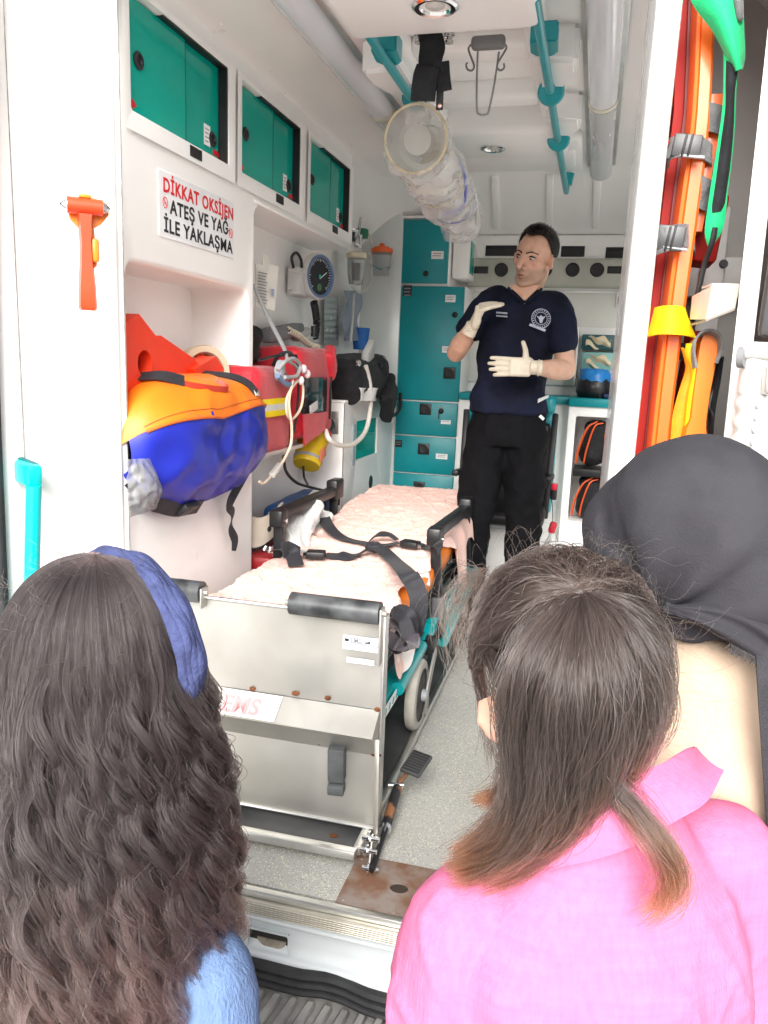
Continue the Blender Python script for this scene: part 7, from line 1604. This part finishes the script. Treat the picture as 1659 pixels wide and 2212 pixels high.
B_ = [[T_, (1190, 1300), (1125, 1390), (1108, 1480), (1122, 1580, .84), (1122, 1660, .835), (1110, 1730, .83), (1060, 1800, .82), (1000, 1850, .81)],
      [T_, (1205, 1315), (1135, 1420), (1110, 1530), (1120, 1640, .82), (1122, 1740, .815), (1080, 1815, .805), (985, 1862, .80)],
      [T_, (1222, 1330), (1170, 1450), (1150, 1570, .81), (1150, 1680, .805), (1130, 1780, .80), (1060, 1850, .795), (975, 1880, .795)],
      [T_, (1240, 1340), (1210, 1470), (1195, 1600, .80), (1185, 1720, .80), (1150, 1810, .795), (1080, 1865, .79), (1010, 1890, .79)],
      [T_, (1258, 1345), (1250, 1480), (1240, 1610, .80), (1222, 1730, .80), (1180, 1815, .792), (1120, 1860, .788), (1070, 1880, .786)],
      [T_, (1280, 1345), (1295, 1480), (1285, 1610, .80), (1262, 1720, .80), (1215, 1790, .795), (1160, 1835, .79)],
      [T_, (1300, 1338), (1335, 1460), (1332, 1590, .812), (1305, 1690, .81), (1262, 1750, .805), (1215, 1790, .80)],
      [T_, (1320, 1330), (1362, 1430), (1368, 1560, .825), (1335, 1655, .82), (1290, 1715, .815)],
      [T_, (1335, 1320), (1392, 1410), (1402, 1530, .845), (1372, 1625, .835), (1325, 1685, .825)],
      [T_, (1345, 1310), (1408, 1380), (1420, 1490, .87), (1405, 1575, .86), (1368, 1640, .84)]]
strands(B_, 21000, 36, .0040, .022, HM2T, 'hair', .00040, .00018, .0035, 140, 1.4, .004, .28, 0, .11)
C_ = [[(1030, 1390), (1088, 1460), (1118, 1570, .86), (1118, 1680, .85), (1098, 1760, .83)], [(1045, 1390), (1098, 1465), (1124, 1580, .85), (1122, 1690, .84), (1100, 1780, .82)], [(1060, 1400), (1100, 1480), (1125, 1590, .84), (1128, 1700, .83), (1100, 1800, .81)]]
strands(C_, 2600, 24, .003, .006, HM2T, 'hair', .00040, .0002, .004, 14, 1.2, 0, .25, .2)
D2 = [[(1300, 1500, .802), (1305, 1620, .80), (1312, 1700, .797), (1350, 1755, .785), (1412, 1830, .772), (1440, 1890, .768), (1428, 1945, .766), (1395, 1972, .766)], [(1320, 1500, .802), (1325, 1620, .80), (1335, 1690, .797), (1385, 1745, .785), (1440, 1815, .772), (1464, 1880, .768), (1448, 1940, .766), (1400, 1975, .766)]]
strands(D2, 800, 36, .0034, .006, HM2C, 'hair', .00034, .00014, .006, 16, 1.2, .002, .4)
E2 = [[(1085, 1560, .90), (1092, 1640, .875), (1085, 1690, .87), (1060, 1712, .87), (1012, 1728, .87)], [(1105, 1560, .88), (1108, 1640, .865), (1100, 1700, .86), (1075, 1725, .86), (1040, 1735, .86)], [(1105, 1580, .87), (1098, 1660, .86), (1085, 1720, .858), (1082, 1770, .856)]]
strands(E2, 700, 26, .002, .004, HM2C, 'hair', .00036, .0002, .004, 8, 1.0, .001, .2)
SB = [[(1020, 1420), (1034, 1500, .94), (1046, 1570, .93), (1052, 1650, .93)], [(1035, 1420), (1052, 1500, .92), (1068, 1580, .91), (1070, 1660, .90)]]
strands(SB, 130, 22, .003, .0, HM2, 'hair', .00032, .00014, .006, 12, 1., .003, .4)
FR = [[(1050, 1235), (1005, 1250, .99), (975, 1300, 1.0), (968, 1370, 1.0), (985, 1440, 1.0), (1010, 1490, .99)], [(1040, 1260), (1005, 1290, .98), (990, 1350, .985), (998, 1420, .985), (1020, 1480, .98)], [(1060, 1220), (1020, 1225, .98), (990, 1245, .99), (975, 1290, 1.0), (985, 1340, 1.0)]]
HM2L = hair_mat('hair_backlit', (.035, .027, .023), (.08, .058, .045), .35, .6, .7)  # lighter copy of the hair colour, backlight put into the strands
strands(FR, 150, 26, .007, .0, HM2L, 'hair', .00022, .0001, .012, 40, 1.4, .008, .4, .1)
fl2 = []
for k in range(150):
    if k < 125:
        a = rng.uniform(0, math.pi); px, py = 1225+215*math.cos(a), 1420-225*math.sin(a)*.99; p = ong(px, py); L2 = rng.uniform(.02, .07); dv = (p-c2).normalized()
        P = [p+dv*(.004+.022*math.sin(q*2.4)*L2/.05)+V((math.sin(k)*L2*q, .02*math.cos(k*3.)*q, .01*math.sin(q*6+k))) for q in np.linspace(0, 1, 9)]
    else:
        p = S(rng.uniform(1425, 1445), rng.uniform(1420, 1640), y=.87); L2 = rng.uniform(.03, .07); sg = rng.uniform(-.6, .6)
        P = [p+V((L2*math.sin(q*2.2), -.01*q, sg*L2*q-.03*q*q+.012*math.sin(q*5+k))) for q in np.linspace(0, 1, 9)]
    fl2.append([tuple(x) for x in P])
hair('flyaway_hair', fl2, .00010, .00005, HM2L, b2_)
def hb2(u, v):
    th = .05+1.75*v; ph = math.pi*2*u; d = s2v*math.sin(th)*math.sin(ph)*.098-f2*math.sin(th)*math.cos(ph)*.108+ZA*math.cos(th)*.112
    return c2+V((0, 0, .004))+d
def hb2b(u, v):                                           # only the haired part: trim away the face
    ph = -1.62+3.6*u; th = .02+(1.80-.35*(abs(ph)/2.0))*v; d = s2v*math.sin(th)*math.sin(ph)*.0985-f2*math.sin(th)*math.cos(ph)*.109+ZA*math.cos(th)*.113
    return c2+V((0, 0, .002))+d
MB().surf(hb2b, 40, 24).build('hair_underlayer', HBASE, b2_, 179)
def nape(u, v):
    L3 = [ong(1105, 1500), S(1110, 1640, y=.852), S(1110, 1760, y=.84)]; R3 = [ong(1415, 1480), S(1395, 1600, y=.852), S(1300, 1740, y=.84)]
    i = v*2; j = min(int(i), 1); a = L3[j].lerp(L3[j+1], i-j); b = R3[j].lerp(R3[j+1], i-j); return a.lerp(b, u)+V((0, -.030*math.sin(math.pi*u), 0))
MB().surf(nape, 20, 14).build('hair_underlayer', HBASE, b2_, 179)
tp = ong(*T_); td_ = (tp-c2).normalized(); a, b = frame_of(td_)
MB().tube([tp+td_*.004+a*.0062*math.cos(q)+b*.0062*math.sin(q)+V((-.006, 0, .0)) for q in [2*math.pi*i/20 for i in range(20)]], .0030, 8, True).build('hair_tie', mat('grey_tie', (.12, .13, .135), .6), b2_)

# ---- right: black headscarf, cream top
p3_ = thing('person', 'person in dark grey headscarf and cream top at the right, seen from behind', 'person', (.2, 1.15, 0))
yh3 = 1.16; c3 = S(1478, 1150, y=yh3); f3v = V((-.35, .94, 0)).normalized(); s3v = V((f3v.y, -f3v.x, 0)); R3 = Matrix((s3v, f3v, ZA)).transposed()
SCARF = mat('dark_headscarf', (.040, .039, .046), .9, var=.10, vs=14, bump=.35, bs=320, spec=.2)
CREAMT = mat('cream_top', (.46, .355, .265), .8, var=.05, vs=12, bump=.3, bs=200, spec=.2)
mb = MB(); mb.sph(c3+V((-.01, .01, .0)), (.085, .10, .10), R3, 24, 16); mb.sph(c3+f3v*.05+V((-.01, 0, -.05)), (.062, .062, .075), R3, 20, 14); mb.sph(c3+f3v*.10+V((-.01, 0, -.115)), (.026, .02, .018), R3)
rcone(mb, [c3+f3v*.115, c3+f3v*.135+V((0, 0, -.04))], [.009, .013])
nk = S(1500, 1330, y=yh3); limb(mb, [c3+V((0, 0, -.05)), nk, nk+V((0, 0, -.10))], [.055, .052, .07])
bx3 = nk.x+.035
rings_z(mb, [(bx3, yh3, 1.0, .14, .09, .2), (bx3, yh3, 1.30, .15, .09, .2), (bx3, yh3, 1.36, .08, .06, .2)])
for s in (-1, 1):
    sh = V((bx3, yh3, 1.36))+V((s*.17, s*.03, 0)); el = sh+V((s*.03, .02, -.29)); wr = el+V((-s*.08, .12, -.12)); limb(mb, [sh, el], [.044, .036]); limb(mb, [el, wr], [.036, .025]); hand(mb, wr, (wr-el), V((s, 0, 0)), V((0, 0, 1)), (.3, .3, .3, .3), .03, .92)
b3 = bake(mb.build('body', SKINF, p3_), .006, 3); set_tone(b3, lambda co: np.ones((len(co), 3), np.float32))
mb = MB(); rings_z(mb, [(bx3, yh3, .86, .18, .125, .2), (bx3, yh3, 1.05, .18, .125, .2), (bx3, yh3-.01, 1.2, .195, .13, .2), (bx3, yh3-.01, 1.30, .195, .12, .2), (bx3, yh3, 1.37, .165, .10, .2), (bx3, yh3, 1.43, .11, .08, .2), (bx3-.01, yh3, 1.47, .075, .07, .2)])
for s in (-1, 1):
    sh = V((bx3, yh3, 1.355))+V((s*.165, s*.03, 0)); el = sh+V((s*.035, .02, -.29)); wr = el+V((-s*.08, .10, -.10)); limb(mb, [sh-V((s*.06, 0, 0)), sh, sh.lerp(el, .5), el], [.058, .064, .060, .054]); limb(mb, [el, wr], [.054, .04])
bake(mb.build('top', CREAMT, p3_), .008, 5, .5, folds(.008, 6, (1, 1, .5), 9))
legs_and_feet(p3_, bx3, yh3, .88, .2, mat('black_skirt_trousers', (.015, .015, .017), .8))
mb = MB()
mb.sph(c3+V((.012, -.01, .004)), (.128, .140, .135), R3, 40, 28); mb.sph(c3+V((.045, -.02, -.040)), (.118, .125, .095), R3, 32, 22); mb.sph(c3+f3v*.03+V((-.018, 0, -.02)), (.108, .105, .118), R3, 32, 22)
rings_z(mb, [(nk.x+.02, yh3, nk.z-.015, .09, .082, .2), (nk.x+.02, yh3, nk.z+.015, .10, .09, .2), (nk.x+.015, yh3-.01, nk.z+.06, .105, .10, .2)])
fo = S(1395, 1335, y=yh3-.10)
def scarf_fold(co, no):
    d = co-np.array(fo, np.float32); ang = np.arctan2(d[:, 2], d[:, 0]); dist = np.linalg.norm(d, axis=1)
    k = np.exp(-((dist-.07)/.10)**2)*np.clip((1.78-co[:, 2])/.1, 0, 1); r = np.sin(ang*9+2.2*nz3(co, 7, 3))
    big = nz3(co*np.array((1, 1, .6)), 7, 5)
    return co+no*(.0065*k*np.sign(r)*np.abs(r)**.7+.007*big+.0022*(1-2.4*np.abs(nz3(co, 16, 8))))[:, None]
sc3 = bake(mb.build('headscarf', SCARF, p3_), .0065, 6, .5, scarf_fold)
# scarf ends gathered over the shoulder, with frayed edge
def tailf(u, v):
    A3 = [S(1420, 1318, y=1.03), S(1500, 1345, y=1.02), S(1590, 1395, y=1.03), S(1680, 1450, y=1.05)]; B3 = [S(1440, 1300, y=1.04), S(1530, 1300, y=1.035), S(1630, 1310, y=1.045), S(1720, 1330, y=1.06)]
    A4, B4 = spl(A3, 5), spl(B3, 5); i = u*(len(A4)-1); j = min(int(i), len(A4)-2); p = A4[j].lerp(A4[j+1], i-j).lerp(B4[j].lerp(B4[j+1], i-j), v)
    return p+V((0, .006*math.sin(v*11+u*5)-.016*math.sin(math.pi*v), .002*math.sin(u*9+v*4)))
MB().surf(tailf, 40, 20, .004).build('scarf_end', SCARF, sc3, 80)
fr_ = []
for k in range(160):
    p = tailf(rng.uniform(.62, 1), 0.0); L2 = rng.uniform(.004, .012); a = rng.normal(); fr_.append([tuple(p), tuple(p+V((.3*L2*a, -.002, -.6*L2))), tuple(p+V((.5*L2*a, -.004, -L2)))])
FRM = hair_mat('fringe_thread', (.004, .004, .005), (.005, .005, .006), .6, .86, 0.)
hair('scarf_fringe', fr_, .0005, .0003, FRM, sc3)
MB().ribbon([S(1662, 1400, y=1.04), S(1666, 1480, y=1.02), S(1674, 1600, y=1.01), S(1684, 1750, y=1.01), S(1695, 1900, y=1.03)], (1, .2, 0), .034, .003, 6).build('bag_strap', WEB, p3_)
